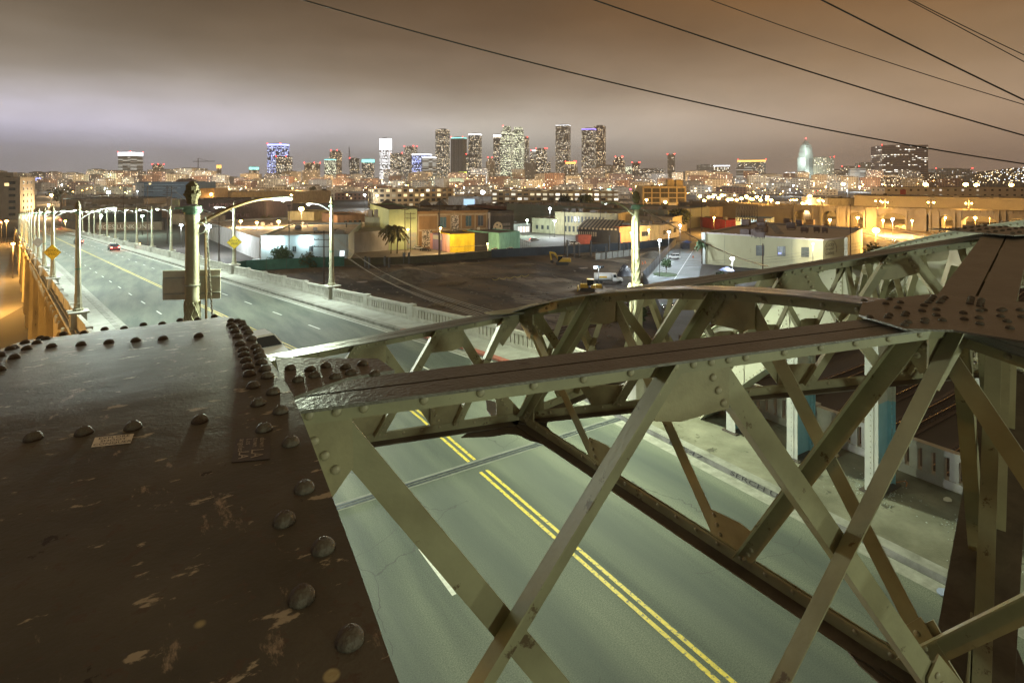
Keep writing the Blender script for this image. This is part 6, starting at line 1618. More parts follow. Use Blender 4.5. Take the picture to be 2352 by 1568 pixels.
# utility poles
UW = mat('utility_pole_wood', (.07, .05, .038), .9, (.045, .032, .025), 1)
def upole(x, yt, yb, arms=3, label='', wpx=22, boxes=False):
    f = G(x, yb); z = FPX * 30 / (yb - 410); c = W(x, yt, z); h = c.z - GZ; T = thing('utility_pole', f, label, 'utility pole', 'wooden utility poles')
    MB().tube([f, c], .20, 7, .13).build('pole', UW, T); w_ = wpx * z / FPX / 2
    r_ = Vector((CT, -ST, 0))
    for k in range(arms):
        a = c - ZV * (.5 + 1.9 * k); MB().beam(a - r_ * w_, a + r_ * w_, .16, .18).build('cross_arm', UW, T)
        mb = MB()
        for q in (-1, -.6, .6, 1): mb.lathe(a + r_ * w_ * q * .95 + ZV * .08, [(0, .09), (.3, .07)], 6)
        mb.build('insulators', POLEM, T)
    return c
up_ = [(339, 428, 576, 3, 'tall three-armed pole left of the big ornate post', 26), (384, 426, 560, 3, 'first of two poles standing close together behind the lamp posts', 20), (394, 429, 590, 3, 'second of two poles standing close together behind the lamp posts', 26), (503, 490, 622, 3, 'dark pole with wires just right of the thick ornate post', 30), (190, 439, 510, 2, 'thin pole rising from the tan shed at far left', 14), (284, 433, 505, 2, 'thin pole before the dark brown warehouse', 14), (744, 530, 665, 3, 'thick near pole in front of the hedge with racks of arms', 46), (664, 470, 606, 1, 'slim pole right of the clipped green hedge tree', 8), (930, 468, 582, 2, 'pole with arms left of the tan brick building', 16), (943, 488, 578, 2, 'pole with transformers against the pale green wall', 22), (1010, 462, 590, 1, 'tall pole before the tan brick building', 6), (1008, 488, 600, 1, 'leaning dark pole before the purple wall', 6), (850, 432, 520, 1, 'pole before the beige loft row', 10), (1297, 480, 586, 1, 'tall plain pole in front of the beige two-storey building', 8), (1379, 450, 545, 1, 'tall pole by the floodlit palm', 10), (1585, 458, 560, 1, 'pole beside the freeway underpass', 12), (1612, 452, 552, 1, 'tall pole at the left corner of the store', 12), (1493, 490, 560, 1, 'pole in front of the yellow-lit cream building', 8), (1342, 455, 480, 1, 'distant pole left of the feathery palm', 8), (144, 425, 500, 3, 'dark pole cluster left beside the far street, nearer', 18), (150, 433, 498, 3, 'dark pole cluster left beside the far street, farther', 16)]
tops = {}
for x, yt, yb, ar, lab, wp in up_: tops[x] = upole(x, yt, yb, ar, 'wooden utility pole: ' + lab if len(lab.split()) < 12 else lab, wp)
WIREM = mat('utility_wire', (.30, .27, .22), .5)
def span(a, b, n, sag, label, gap=.9):
    T = thing('overhead_wires', a, label, 'wires'); r_ = Vector((CT, -ST, 0))
    for k in range(n):
        o = r_ * (k - (n - 1) / 2) * gap + ZV * (-.5 * (k % 3))
        MB().tube([a.lerp(b, t) + o - ZV * sag * math.sin(math.pi * t) for t in [q / 14 for q in range(15)]], .028, 3).build('wire', WIREM, T)
span(tops[503] - ZV * 2, tops[744], 5, 2, 'bundle of wires from the pole by the ornate post to the thick near pole')
span(tops[744], W(1200, 735, 62), 6, 3, 'sagging bundle of pale wires across the dirt lot')
span(tops[930], tops[1297], 2, 3, 'pair of wires before the colour-block wall')
span(tops[394], tops[503], 3, 1.5, 'wires behind the thick ornate post')
span(W(1560, 600, 130), W(2000, 555, 120), 3, 1.2, 'three thin wires crossing in front of the store wall', 1.2)
span(tops[1379], tops[1612], 2, 3, 'wires from the floodlit palm to the store corner')

# traffic signals
for k, (x, y, yb, lab) in enumerate(((105, 495, 545, 'red traffic signal hanging over the street end, left of three'), (140, 505, 545, 'red traffic signal at the street end with two lamps'), (184, 503, 540, 'red traffic signal right of the approach road end'), (3, 510, 560, 'red traffic signal at the far left picture edge'))):
    f = G(x, yb); z = FPX * 30 / (yb - 410); c = W(x, y, z); T = thing('traffic_signal', f, lab, 'traffic light', 'traffic lights')
    MB().tube([f, c + ZV * 1], .1, 6).build('pole', POLEM, T); MB().box(c - ZV * .6, (.6, .5, 2.0), hdx).build('housing', BLK, T)
    MB().sphere(c - Vector((ST, CT, 0)) * .35, .42, 8).build('red_lens', LAMP_R, T); point('signal_light', c - Vector((ST, CT, 0)) * 1.2, 500, (1, .05, .03), .3)

# ================================================================= street lamps with light
LAMPS = [(692, 480, 560, 'S', 13000, .8, 'biggest orange street lamp blazing above the low roofs left of centre'), (640, 509, 560, 'S', 4000, .5, 'bright orange street lamp right of the yellow-lit shrubby tree'), (590, 511, 560, 'S', 3500, .4, 'orange street lamp above the grey warehouse roof'), (669, 448, 505, 'S', 6000, .3, 'orange lamp above the long flat orange-lit roof'),
 (803, 543, 580, 'W', 6000, .4, 'cool white lamp at the right corner of the white-grey warehouse'), (873, 509, 545, 'S', 1200, .3, 'orange lamp on the cream workshop front'), (799, 528, 562, 'S', 5000, .3, 'orange lamp behind the white-grey warehouse'), (937, 527, 576, 'S', 1100, .3, 'orange lamp on the pole by the double palm'), (1011, 524, 584, 'S', 4200, .4, 'orange lamp on the pole lighting the pink and yellow walls'),
 (866, 449, 486, 'S', 8000, .4, 'orange lamp before the beige loft row'), (838, 448, 480, 'W', 7000, .3, 'white lamp left of the beige loft row'), (1109, 442, 482, 'W', 24000, .7, 'intense blue-white lamp above the shop front in the centre'), (1263, 479, 548, 'W', 5000, .4, 'cool white lamp on a tall pole above the open yard'), (1274, 507, 545, 'W', 3000, .4, 'white lamp low on the wall of the beige building'), (1211, 506, 542, 'G', 3000, .4, 'greenish lamp beside the open shed'),
 (1528, 464, 490, 'S', 10000, .5, 'orange lamp in front of the orange-lit loft building'), (1485, 459, 488, 'S', 7000, .4, 'orange lamp at the left of the orange-lit loft building'), (1450, 535, 566, 'S', 5000, .3, 'orange street lamp before the coral wall'), (1490, 528, 562, 'S', 5500, .3, 'orange street lamp before the yellow-lit cream wall'), (1640, 500, 540, 'S', 12000, .3, 'orange lamp over the street leading to the underpass'),
 (1515, 552, 635, 'W', 3600, .3, 'white parking lot lamp beside the black fence, nearer'), (1536, 533, 606, 'W', 3600, .3, 'white parking lot lamp beside the black fence, middle'), (1562, 518, 585, 'W', 3200, .3, 'white parking lot lamp at the guard booth'), (1682, 594, 640, 'W', 2400, .4, 'white triple-headed lamp lighting the store wall'), (1867, 560, 640, 'W', 1100, .12, 'small twin floodlight pole before the store wall, given added light'),  # last entry: its light is added, the floodlight heads are dark
 (2012, 529, 585, 'S', 40000, .9, 'largest orange lamp in the rail yard right of the store'), (2028, 506, 540, 'S', 24000, .4, 'orange lamp under the arched bridge in the rail yard'), (2050, 503, 540, 'W', 6000, .4, 'bluish white lamp under the arched bridge'), (2098, 491, 520, 'S', 26000, .7, 'large orange lamp in front of the arched bridge pier'), (2095, 507, 545, 'S', 18000, .3, 'small orange lamp hanging beside the wide bridge pier'), (2273, 495, 530, 'S', 20000, .7, 'large orange lamp at the right end of the arched bridge'),
 (1859, 470, 505, 'S', 6000, .4, 'orange lamp seen above the arched bridge left section'), (1786, 467, 492, 'S', 7000, .5, 'orange lamp glowing over the left part of the bridge'), (1843, 467, 492, 'S', 6000, .4, 'orange lamp on the roadside beyond the bridge'), (1860, 451, 478, 'S', 9000, .6, 'high orange lamp above the roadside trees'), (1937, 423, 455, 'S', 12000, .6, 'high orange lamp before the twin courthouse blocks'),
 (2126, 424, 468, 'S', 16000, .7, 'first high orange lamp above the long cream building'), (2218, 424, 468, 'S', 16000, .7, 'second high orange lamp above the long cream building'), (2243, 425, 468, 'S', 14000, .7, 'third high orange lamp above the long cream building'), (2323, 425, 468, 'S', 12000, .6, 'high orange lamp above the long cream building near the right edge'),
 (2078, 466, 490, 'S', 9000, .5, 'orange lamp against the huge pale wall, left one'), (2098, 460, 492, 'S', 12000, .6, 'orange lamp against the huge pale wall, centre one'), (2197, 463, 492, 'S', 12000, .6, 'orange lamp against the huge pale wall, right one'), (2080, 478, 500, 'S', 4000, .4, 'low orange lamp just above the bridge deck'), (2121, 483, 505, 'S', 4000, .4, 'low orange lamp left of the bridge expansion pier'), (2142, 484, 505, 'S', 4000, .4, 'low orange lamp right of the bridge expansion pier'), (2171, 484, 505, 'S', 4000, .4, 'low orange lamp above the bridge parapet'), (2016, 477, 500, 'S', 4000, .4, 'low orange lamp between two bridge posts'), (1985, 476, 500, 'S', 4000, .4, 'low orange lamp near the small pale box'), (2294, 476, 505, 'S', 5000, .4, 'dim orange lamp near the right edge over the huge wall'),
 (66, 434, 470, 'S', 12000, .6, 'orange star of light beside the pale apartment block'), (15, 508, 560, 'S', 6000, .4, 'orange lamp at the far left street corner'), (232, 496, 540, 'G', 6000, .4, 'green-white lamp behind the first lamp posts'), (327, 496, 540, 'G', 6000, .4, 'green-white lamp behind the right-hand parapet posts'), (479, 520, 590, 'W', 12000, .6, 'brilliant white yard lamp just right of the thick ornate post'), (416, 517, 570, 'W', 3000, .4, 'small bluish lamp left of the thick ornate post'), (553, 508, 560, 'S', 6000, .4, 'orange lamp above the pair of small lit signs'), (453, 456, 485, 'S', 8000, .4, 'orange lamp beside the finial of the thick post'), (485, 446, 474, 'S', 7000, .4, 'orange lamp among the small palms'), (249, 442, 475, 'W', 7000, .5, 'cool white lamp above the dark brown warehouse'), (150, 508, 540, 'S', 4000, .3, 'orange lamp beside the red signals'),
 (112, 470, 500, 'S', 9000, .3, 'orange lamp low over the far street'), (118, 448, 470, 'S', 9000, .4, 'orange lamp at the far end of the street'), (30, 560, 640, 'S', 6000, .3, 'orange lamp down in the street left of the viaduct'), (-30, 620, 720, 'S', 9000, .3, 'orange lamp under the left edge of the viaduct'), (320, 560, 590, 'S', 2500, .2, 'dim orange lamp in the dark yard behind the parapet'), (1120, 560, 585, 'S', 2500, .2, 'dim orange lamp in front of the black wall')]
for L_ in LAMPS: lamp(L_[0], L_[1], L_[2], L_[3], L_[4] * (1.35 if L_[2] > 530 else 2.8), L_[5] * .8, L_[6])
# freeway lamp cluster
for k in range(16):
    lamp(1606 + 11 * k + rnd.uniform(-3, 3), 453 + rnd.uniform(-6, 8), 482 + rnd.uniform(-3, 5), 'S', 14000 if k % 3 == 0 else 0, .4, f'orange freeway lamp in the cluster right of the loft building, {["first", "second", "third", "fourth", "fifth", "sixth", "seventh", "eighth", "ninth", "tenth", "eleventh", "twelfth", "thirteenth", "fourteenth", "fifteenth", "sixteenth"][k]} from the left')
# red awning roof at the underpass
b = Bld('gas_station_canopy', 'red curved canopy with white light by the underpass', 1600, 520, 1668, 530, 498, 12, wl('red_canopy', (.30, .03, .04)), 1, cat='canopy')
b = Bld('retaining_wall', 'tan retaining wall of the underpass left of the arched bridge', 1560, 510, 1700, 504, 478, 12, wl('tan_retaining', (.30, .24, .16)), 1, cat='wall')

for k, s in enumerate((50, 80, 115, 160)):
    f = Vector((uc(s) - 30, s, GZ)); T = thing('street_lamp', f, f'orange street lamp in the street below the left side of the viaduct, {ordn[k]} one outward', 'street lamp')
    MB().tube([f, f + ZV * 10], .12, 6).build('pole', POLEM, T); MB().sphere(f + ZV * 10, .3, 8).build('bulb', LAMP_S, T); point('lamp_light', f + ZV * 7.5 + Vector((1, 0, 0)), 6000, SOD, .4)
sheet('rail_yard_ground', gpoly([(1880, 600), (1880, 502), (2500, 494), (2700, 640)]), GZ + .03, mat('yard_sand', (.22, .17, .11), .95, (.13, .10, .07), .08))

for k, (fx, fy) in enumerate(((1872, 562),)):
    f = W(fx, fy, 166); tgt = B.lerp(C_, .5) + up * .6
    point('floodlight', f, 5200, (1, .92, .66), .3, spot=95, aim=tgt - f)  # added fill spot to brighten the right store wall, no lit source there
T4 = [o for o in COL.objects if o.name == 'arched_road_bridge'][0]
mb = MB()
for k in range(90):
    t = k / 89; c = F0 + dF * LF * t + nF * .6; mb.beam(Vector((c.x, c.y, ztop(t) - .05)), Vector((c.x, c.y, ztop(t) + 1.1)), .5, .5, dF)
mb.build('parapet_posts', BR4C, T4)
for x0, x1 in piers:
    for x in (x0 + 2, x1 - 2):
        t = t_at(x); c = F0 + dF * LF * t + nF * .25; MB().beam(Vector((c.x, c.y, GZ)), Vector((c.x, c.y, ztop(t) - .3)), 1.2, 1.0, dF).build('pilaster', BR4C, T4)
for k, (x, y, yb) in enumerate(((1906, 505, 530), (1970, 500, 525), (2170, 500, 528), (2240, 500, 530))): lamp(x, y, yb, 'S', 16000, .35, f'orange lamp under the arches lighting the curving tracks, {ordn[k]} from the left')
# ================================================================= downtown skyline
F_ = {}
F_['dark'] = facade('tower_dark_glass', (.12, .115, .112), (.05, .052, .056), 3.4, 3.9, .72, .5, .24, (1, .74, .38), (1, .93, .80), 3.6, .12)
F_['grey'] = facade('tower_grey_stone', (.24, .215, .195), (.05, .05, .052), 3.6, 4.0, .55, .52, .26, (1, .76, .40), (1, .96, .86), 3.4, .10)
F_['green'] = facade('tower_greenish_glass', (.17, .19, .165), (.07, .09, .08), 3.4, 3.9, .78, .6, .42, (.95, 1, .62), (1, .95, .75), 3.2, .18)
F_['brown'] = facade('tower_brown_stone', (.20, .135, .105), (.05, .04, .036), 4.0, 4.4, .5, .5, .26, (1, .66, .3), (1, .9, .65), 4.5, .06)
F_['pink'] = facade('tower_pink_granite', (.26, .18, .165), (.12, .08, .075), 6.0, 6.6, .92, .42, .06, (1, .85, .6), (1, .98, .9), 3.2, .22)
F_['blue'] = facade('tower_blue_led', (.10, .13, .30), (.07, .09, .22), 5.1, 5.8, .8, .55, .5, (.30, .38, 1), (.75, .82, 1), 3.0, .30)
F_['white'] = facade('tower_white_lit', (.50, .50, .50), (.30, .30, .31), 5.4, 6.4, .6, .55, .55, (.95, .97, 1), (1, 1, 1), 5, .4)
F_['office'] = facade('office_white_bands', (.46, .45, .41), (.08, .08, .08), 30, 4.8, .97, .42, .45, (.95, .97, .9), (1, .95, .8), .9, .3)
F_['beige'] = facade('block_beige', (.44, .37, .27), (.09, .075, .06), 5.8, 4.8, .42, .48, .22, (1, .72, .34), (1, .93, .8), 2.8, .03)
F_['brick'] = facade('block_brick', (.24, .135, .09), (.05, .04, .035), 6.0, 4.8, .42, .5, .22, (1, .68, .30), (1, .9, .72), 2.8, .03)
F_['cream'] = facade('block_cream', (.52, .46, .35), (.12, .10, .08), 6.5, 4.6, .5, .5, .20, (1, .8, .45), (1, .98, .9), 3.6, .05)
F_['plain'] = facade('block_plain_grey', (.36, .34, .31), (.10, .095, .09), 7.5, 5.2, .3, .3, .22, (.9, .95, 1), (1, .85, .55), 2.2, .0)
F_['ribs'] = facade('tower_vertical_ribs', (.34, .31, .28), (.045, .042, .042), 6.0, 400, .6, .99, .0, (1, .8, .5), (1, .9, .8), 0, 0)
TW = []
def tower(x0, x1, yt, z, style, label, depth=None, cap=None, base=None, step=None, red=0, rot=.35, cat='tower', name='tower', trim=None):
    """box seen between pixel columns x0 and x1 at distance z, turned by rot"""
    tot = (x1 - x0) * z / FPX; w_ = tot / (math.cos(rot) + .75 * math.sin(rot)); dp = depth or w_ * .75
    if depth: w_ = max(3, (tot - dp * math.sin(rot)) / math.cos(rot))
    h = CAMH - (yt - 410) / FPX * z - GZ
    right = Vector((CT, -ST, 0)); fwd = Vector((ST, CT, 0))
    c0 = W(x0, 410, z); c0.z = GZ
    ux = right * math.cos(rot) - fwd * math.sin(rot) * 1.0; uy = right * math.sin(rot) + fwd * math.cos(rot)
    # leftmost corner c0; front runs toward the viewer
    a = c0; b = a + ux * w_; c = b + uy * dp; d = a + uy * dp
    # sideways span check: b and c lie within the pixel range
    T = thing(name, a.lerp(c, .5), label, cat)
    mb = MB(); 
    def boxuv(P_, z0, z1):
        for i in range(4):
            q0, q1 = P_[i], P_[(i + 1) % 4]; L_ = (q1 - q0).length
            mb.face([q0 + ZV * z0, q1 + ZV * z0, q1 + ZV * z1, q0 + ZV * z1], [(0, z0), (L_, z0), (L_, z1), (0, z1)])
        mb.face([p + ZV * z1 for p in P_], [(0, 0)] * 4)
    P_ = [a, b, c, d]; m_ = a.lerp(c, .5)
    if step:
        z0 = 0; 
        for frac, sc_ in step: 
            Q = [m_ + (p - m_) * sc_ for p in P_]; boxuv(Q, z0, h * frac); z0 = h * frac
    else: boxuv(P_, 0, h)
    mb.build('facade', F_[style], T)
    top = m_ + ZV * h
    k_ = step[-1][1] if step else 1
    if not step: 
        MB().prism([m_ + (p - m_) * .55 + ZV * h for p in P_], ZV * max(2.5, h * .018)).build('roof_house', ROOFM[0], T)
    if cap:
        m, ht = cap; q = [m_ + (p - m_) * (k_ * 1.005) + ZV * (h - ht) for p in P_]
        MB().prism(q, ZV * ht * .98).build('lit_crown', m, T)
    if trim:
        n = 7
        mt = MB()
        for i in range(2):
            q0, q1 = P_[i], P_[i + 1]
            for j in range(n + 1): mt.beam(q0.lerp(q1, j / n), q0.lerp(q1, j / n) + ZV * h, 1.2, 1.2, uy)
        mt.build('rib', trim, T)
    for j in range(red):
        p = P_[j % 3]; q = m_ + (p - m_) * k_ + ZV * (h + 2); MB().sphere(q, max(1.2, z / 1300), 6).build('beacon', LAMP_R, T)
    TW.append((x0, x1, label)); return T
CRW = glow('crown_white_glow', (.92, .95, 1), 3.5); CRB = glow('crown_blue_glow', (.35, .4, 1), 3.0); CRO = glow('crown_orange_glow', (1, .55, .12), 2.2); CRG = glow('crown_cyan_glow', (.3, 1, .9), 2.0); CRP = glow('crown_purple_glow', (.35, .25, 1), 2.5)
RIBL = wl('tower_rib_light', (.42, .39, .36))
Zt = 2700
tower(271, 319, 350, 2500, 'office', 'lone tall hotel tower with a brilliant white crown at far left', cap=(CRW, 16), red=3)
tower(614, 659, 331, 2500, 'blue', 'wide tower glowing blue, left of the downtown group', cap=(CRB, 8), red=2)
tower(634, 668, 360, 2350, 'dark', 'darker shorter tower in front of the blue glowing one', red=2)
tower(699, 732, 375, 2400, 'brown', 'squat brown tower between the blue one and the rounded dark one', red=3)
tower(745, 770, 366, 2300, 'green', 'small tower with greenish white roof line', cap=(CRG, 3))
tower(757, 783, 346, 2700, 'brown', 'dark brown tower with rounded top and corner light', step=((.94, 1), (1, .8)), red=2)
tower(803, 824, 364, 2600, 'dark', 'unfinished dark tower beside the crane', red=1)
tower(831, 858, 366, 2500, 'dark', 'tower with a cyan lit crown', cap=(CRG, 14))
tower(872, 898, 318, 2900, 'white', 'blazing white tower dissolving into the cloud', cap=(CRW, 60))
tower(896, 934, 353, 2500, 'dark', 'broad dark office tower right of the blazing white one', red=2)
tower(929, 957, 337, 2800, 'grey', 'stone tower with red beacons rising behind the broad dark office', red=3)
tower(946, 990, 354, 2450, 'blue', 'pale bluish office slab left of the tall black tower', cap=(CRW, 5))
tower(970, 1001, 361, 2350, 'office', 'lower slab with a blue-white roof light left of the tall black tower', cap=(CRW, 4))
tower(1000, 1032, 298, 2800, 'dark', 'tall black tower with one red light, first of the tallest group', red=0)
tower(1036, 1071, 316, 2700, 'ribs', 'tall tower with pale vertical ribs and glowing roof', cap=(CRG, 5), trim=RIBL, red=2)
tower(1071, 1096, 355, 2500, 'dark', 'low dark tower between the ribbed tower and the next black one', red=1)
tower(1076, 1106, 308, 2900, 'dark', 'tall dark tower with a white corner sign near its top', cap=(CRW, 6))
tower(1133, 1153, 310, 2800, 'dark', 'slim dark tower with a white banded top left of the stepped one', cap=(CRW, 9))
tower(1149, 1180, 290, 2750, 'green', 'stepped tower full of lit windows reaching into the cloud', step=((.80, 1), (.92, .86), (1, .6)), red=1)
tower(1176, 1205, 292, 2850, 'green', 'rounded stepped glass tower full of greenish light beside the stepped one', step=((.86, 1), (.95, .86), (1, .7)))
tower(1198, 1215, 316, 2950, 'grey', 'slim tower with a red corner light behind the greenish one', red=2)
tower(1216, 1227, 346, 2300, 'grey', 'slender spire tower topped by a red beacon', step=((.8, 1), (.93, .6), (1, .3)), red=1)
tower(1231, 1257, 342, 2500, 'dark', 'dark brown office tower with bright window rows and blue-white corner light', red=3)
tower(1221, 1236, 345, 2700, 'office', 'pale tower half hidden behind the slender spire', cap=(CRW, 5))
tower(1257, 1265, 372, 2500, 'dark', 'small dark tower at the right foot of the dark brown office')
tower(1276, 1312, 288, 2800, 'grey', 'tallest broad grey tower standing alone right of centre', cap=(CRW, 1.5), red=0)
tower(1336, 1371, 296, 2800, 'grey', 'grey twin tower with a violet roof edge', cap=(CRP, 5))
tower(1364, 1393, 290, 2900, 'brown', 'brown twin tower rising behind the one with the violet edge', red=0)
tower(1116, 1138, 363, 2200, 'beige', 'small gothic gabled tower with dark roof between the slim towers', red=2, step=((.88, 1), (1, .6)))
tower(1295, 1328, 372, 2250, 'beige', 'pale art deco tower with orange-lit top at the foot of the tallest tower', step=((.9, 1), (1, .75)), cap=(CRO, 8), red=3)
tower(1203, 1231, 373, 2200, 'plain', 'blank pale windowless block below the slender spire')
tower(1320, 1380, 398, 2000, 'office', 'long low white office building with dark bands')
tower(1370, 1416, 380, 2200, 'beige', 'beige apartment slab with a yellow-lit edge right of the twin towers')
tower(1408, 1438, 361, 2350, 'brown', 'reddish brown twin-topped residential tower with many red beacons', step=((.88, 1), (1, .6)), red=3)
tower(1437, 1452, 383, 2300, 'green', 'thin slab with green-lit stairwell')
tower(1452, 1471, 374, 2300, 'brown', 'small brown tower with a violet lit floor and red beacons', red=3)
tower(1462, 1534, 388, 2100, 'grey', 'massive wide apartment block full of small windows')
tower(1533, 1552, 355, 2500, 'beige', 'slim lone beige tower left of the dark cubic block', red=2)
tower(1563, 1620, 395, 2000, 'dark', 'dark cubic office block with scattered lit windows')
tower(1600, 1645, 379, 2400, 'plain', 'grey slab behind the dark cubic block')
tower(1639, 1681, 380, 2300, 'cream', 'white gridded office with blue-white roof signs', cap=(CRW, 4))
tower(1628, 1655, 400, 2150, 'office', 'low white slab left of the blue-signed office')
tower(1695, 1765, 368, 2500, 'grey', 'wide office with an orange-lit roof band', cap=(CRO, 8), red=2)
tower(1691, 1731, 384, 2300, 'office', 'white banded office in front of the orange-roofed one')
tower(1845, 1920, 362, 2300, 'cream', 'pale gridded courthouse block beside the white spired hall', red=3)
tower(1805, 1842, 396, 2250, 'white', 'low white floodlit annex at the foot of the spired hall')
tower(1934, 1975, 383, 2300, 'cream', 'pale low block with red beacons right of the courthouse', red=2)
tower(1972, 2028, 374, 2350, 'cream', 'cream columned federal block left of the huge pink-brown one')
tower(1910, 1936, 390, 2300, 'beige', 'tan half-round block behind the pale gridded courthouse')
tower(2026, 2132, 334, 2200, 'pink', 'huge pink-brown slab tower with lit window rows at right', red=1, cap=None, rot=.25)
tower(2150, 2232, 388, 2000, 'plain', 'pale blank building with greenish lit floors at right', red=2, cap=None)
tower(198, 296, 393, 1900, 'brown', 'broad dull brown warehouse-like block under the lone hotel tower')
tower(338, 412, 390, 2000, 'beige', 'brown and white county building below the crane')
tower(400, 466, 387, 1950, 'cream', 'bright white gridded hospital-like building right of the county one')
tower(350, 372, 378, 2300, 'brown', 'brown block with red lights left of the crane', red=3)
tower(497, 507, 379, 2400, 'beige', 'small lantern tower glowing solid orange', cap=(CRO, 14))
tower(572, 592, 384, 2300, 'beige', 'block with a turquoise lit pyramid roof', cap=(CRG, 10))
# spired hall (city hall)
def hall():
    z = 2300; x0, x1 = 1835, 1870; c = W(1851, 410, z); c.z = GZ
    HW = wl('floodlit_white_stone', (.62, .66, .62))
    T = thing('spired_hall', c, 'floodlit white city hall tower with a pyramid top and red beacon', 'tower')
    right_ = Vector((CT, -ST, 0)); front_ = -Vector((ST, CT, 0)); sc_ = z / FPX; H_ = lambda y: CAMH - (y - 410) * sc_ - GZ
    mb = MB()
    def bx(w_, y0, y1):
        mb.box(c + ZV * (H_(y0) + H_(y1)) / 2, (w_ * sc_, w_ * sc_ * .8, H_(y1) - H_(y0)), -TH + .35)
    bx(27, 450, 362); bx(23, 362, 350); bx(20, 350, 339); bx(18, 339, 334)
    mb.build('shaft', wl('hall_stone', (.55, .58, .54)), T)
    mb = MB()
    for k in range(-4, 5): mb.beam(c + right_ * (k * 2.5 * sc_) + ZV * H_(425) + front_ * 11.2 * sc_, c + right_ * (k * 2.5 * sc_) + ZV * H_(364) + front_ * 11.2 * sc_, 1.3, .6, front_)
    mb.build('window_strip', WIN_D, T)
    mb = MB()
    for k in range(8):
        a = k * math.pi / 4; mb.box(c + Vector((math.cos(a), math.sin(a), 0)) * 7.5 * sc_ + ZV * (H_(339) + H_(350)) / 2, (1.6 * sc_, 1.6 * sc_, H_(339) - H_(350)))
    mb.build('colonnade', HW, T)
    MB().lathe(c + ZV * H_(334), [(0, 9 * sc_), (3 * sc_, 8 * sc_), (12 * sc_, 1.6 * sc_), (14 * sc_, .4 * sc_)], 4, rot=.3).build('pyramid_roof', wl('pyramid_stone', (.42, .42, .38)), T)
    MB().sphere(c + ZV * (H_(318)), 2.2, 8).build('beacon', LAMP_R, T)
    fr = -Vector((c.x, c.y, 0)).normalized(); sd_ = Vector((-fr.y, fr.x, 0))
    for (y_, k_, pw_) in ((405, 1, 60000), (372, -1, 46000), (350, .6, 30000), (336, -.4, 18000)): point('floodlight', c + fr * 46 + sd_ * 24 * k_ + ZV * H_(y_), pw_, (.80, 1, .93), 3)
hall()
# cranes
def crane(x, yb, yt, jx0, jx1, jy, z, label):
    c = W(x, yb, z); t = W(x, yt, z); T = thing('tower_crane', c, label, 'crane')
    MB().beam(c, t, 2.4, 2.4).build('mast', POLEM, T); MB().beam(W(jx0, jy, z), W(jx1, jy - .5, z), 2.0, 1.8).build('jib', POLEM, T)
    MB().beam(t, W(jx1 - (jx1 - x) * .3, jy, z), .8, .8).build('tie', POLEM, T)
crane(455, 386, 364, 443, 494, 371, 2000, 'tower crane with long jib over the white hospital-like building')
crane(802, 385, 338, 800, 806, 360, 2600, 'thin upright crane mast beside the unfinished tower')
# little lit signs
for (x0, x1, y0, y1, z, m, lab) in ((1054, 1072, 395, 402, 2100, glow('sign_yellow_green', (.8, .9, .1), 2.5), 'small yellow-green rooftop sign in front of the ribbed tower'), (1172, 1186, 421, 428, 1500, CRP, 'small violet lit sign below the greenish towers'), (76, 100, 409, 416, 1900, CRB, 'violet-blue lit hall roof near the left edge'), (1440, 1465, 433, 437, 1200, glow('pink_red_sign', (1, .15, .3), 2), 'pink-red lit sign band right of centre'), (1395, 1430, 434, 438, 1100, CRG, 'turquoise-white lit sign band right of the ornate post top')):
    a, b = W(x0, y1, z), W(x1, y0, z); r_ = Vector((CT, -ST, 0)); 
    p = [a, a + r_ * (x1 - x0) * z / FPX]; h = b.z - a.z
    T = thing('lit_sign', a, lab, 'lit sign'); MB().prism([p[0], p[1], p[1] + ZV * h, p[0] + ZV * h], Vector((ST, CT, 0)) * 2).build('panel', m, T)
    MB().beam(p[0].lerp(p[1], .5) + Vector((ST, CT, 0)), Vector((p[0].lerp(p[1], .5).x, p[0].lerp(p[1], .5).y, GZ)) + Vector((ST, CT, 0)), 2, 2).build('support', POLEM, T)

# ---------------------------------------------------------------- rows of lower city blocks
def colour_word(s): return {'beige': 'beige', 'brick': 'brown brick', 'cream': 'cream', 'plain': 'plain grey', 'grey': 'grey stone', 'office': 'white banded', 'brown': 'dark brown'}[s]
landm = [(-100, 198, 'the left picture edge'), (198, 330, 'the lone hotel tower'), (330, 480, 'the crane'), (480, 600, 'the turquoise pyramid roof'), (600, 690, 'the blue glowing tower'), (690, 795, 'the rounded brown tower'), (795, 870, 'the cyan crowned tower'), (870, 960, 'the blazing white tower'), (960, 1035, 'the tall black tower'), (1035, 1110, 'the ribbed tower'), (1110, 1150, 'the small gothic tower'), (1150, 1215, 'the stepped green towers'), (1215, 1275, 'the slender spire'), (1275, 1330, 'the tallest grey tower'), (1330, 1400, 'the twin towers'), (1400, 1470, 'the reddish twin-topped tower'), (1470, 1560, 'the slim lone beige tower'), (1560, 1640, 'the dark cubic office'), (1640, 1700, 'the blue-signed office'), (1700, 1800, 'the orange-roofed office'), (1800, 1900, 'the spired hall'), (1900, 2030, 'the federal block'), (2030, 2150, 'the huge pink-brown slab'), (2150, 2460, 'the right picture edge')]
cnt = {}
ordw = ['first', 'second', 'third', 'fourth', 'fifth', 'sixth', 'seventh', 'eighth', 'ninth', 'tenth', 'eleventh', 'twelfth']
rowname = {620: 'nearest roofs', 800: 'second row of roofs', 1050: 'middle rows', 1350: 'upper middle rows', 1650: 'back rows', 1950: 'skyline foot'}
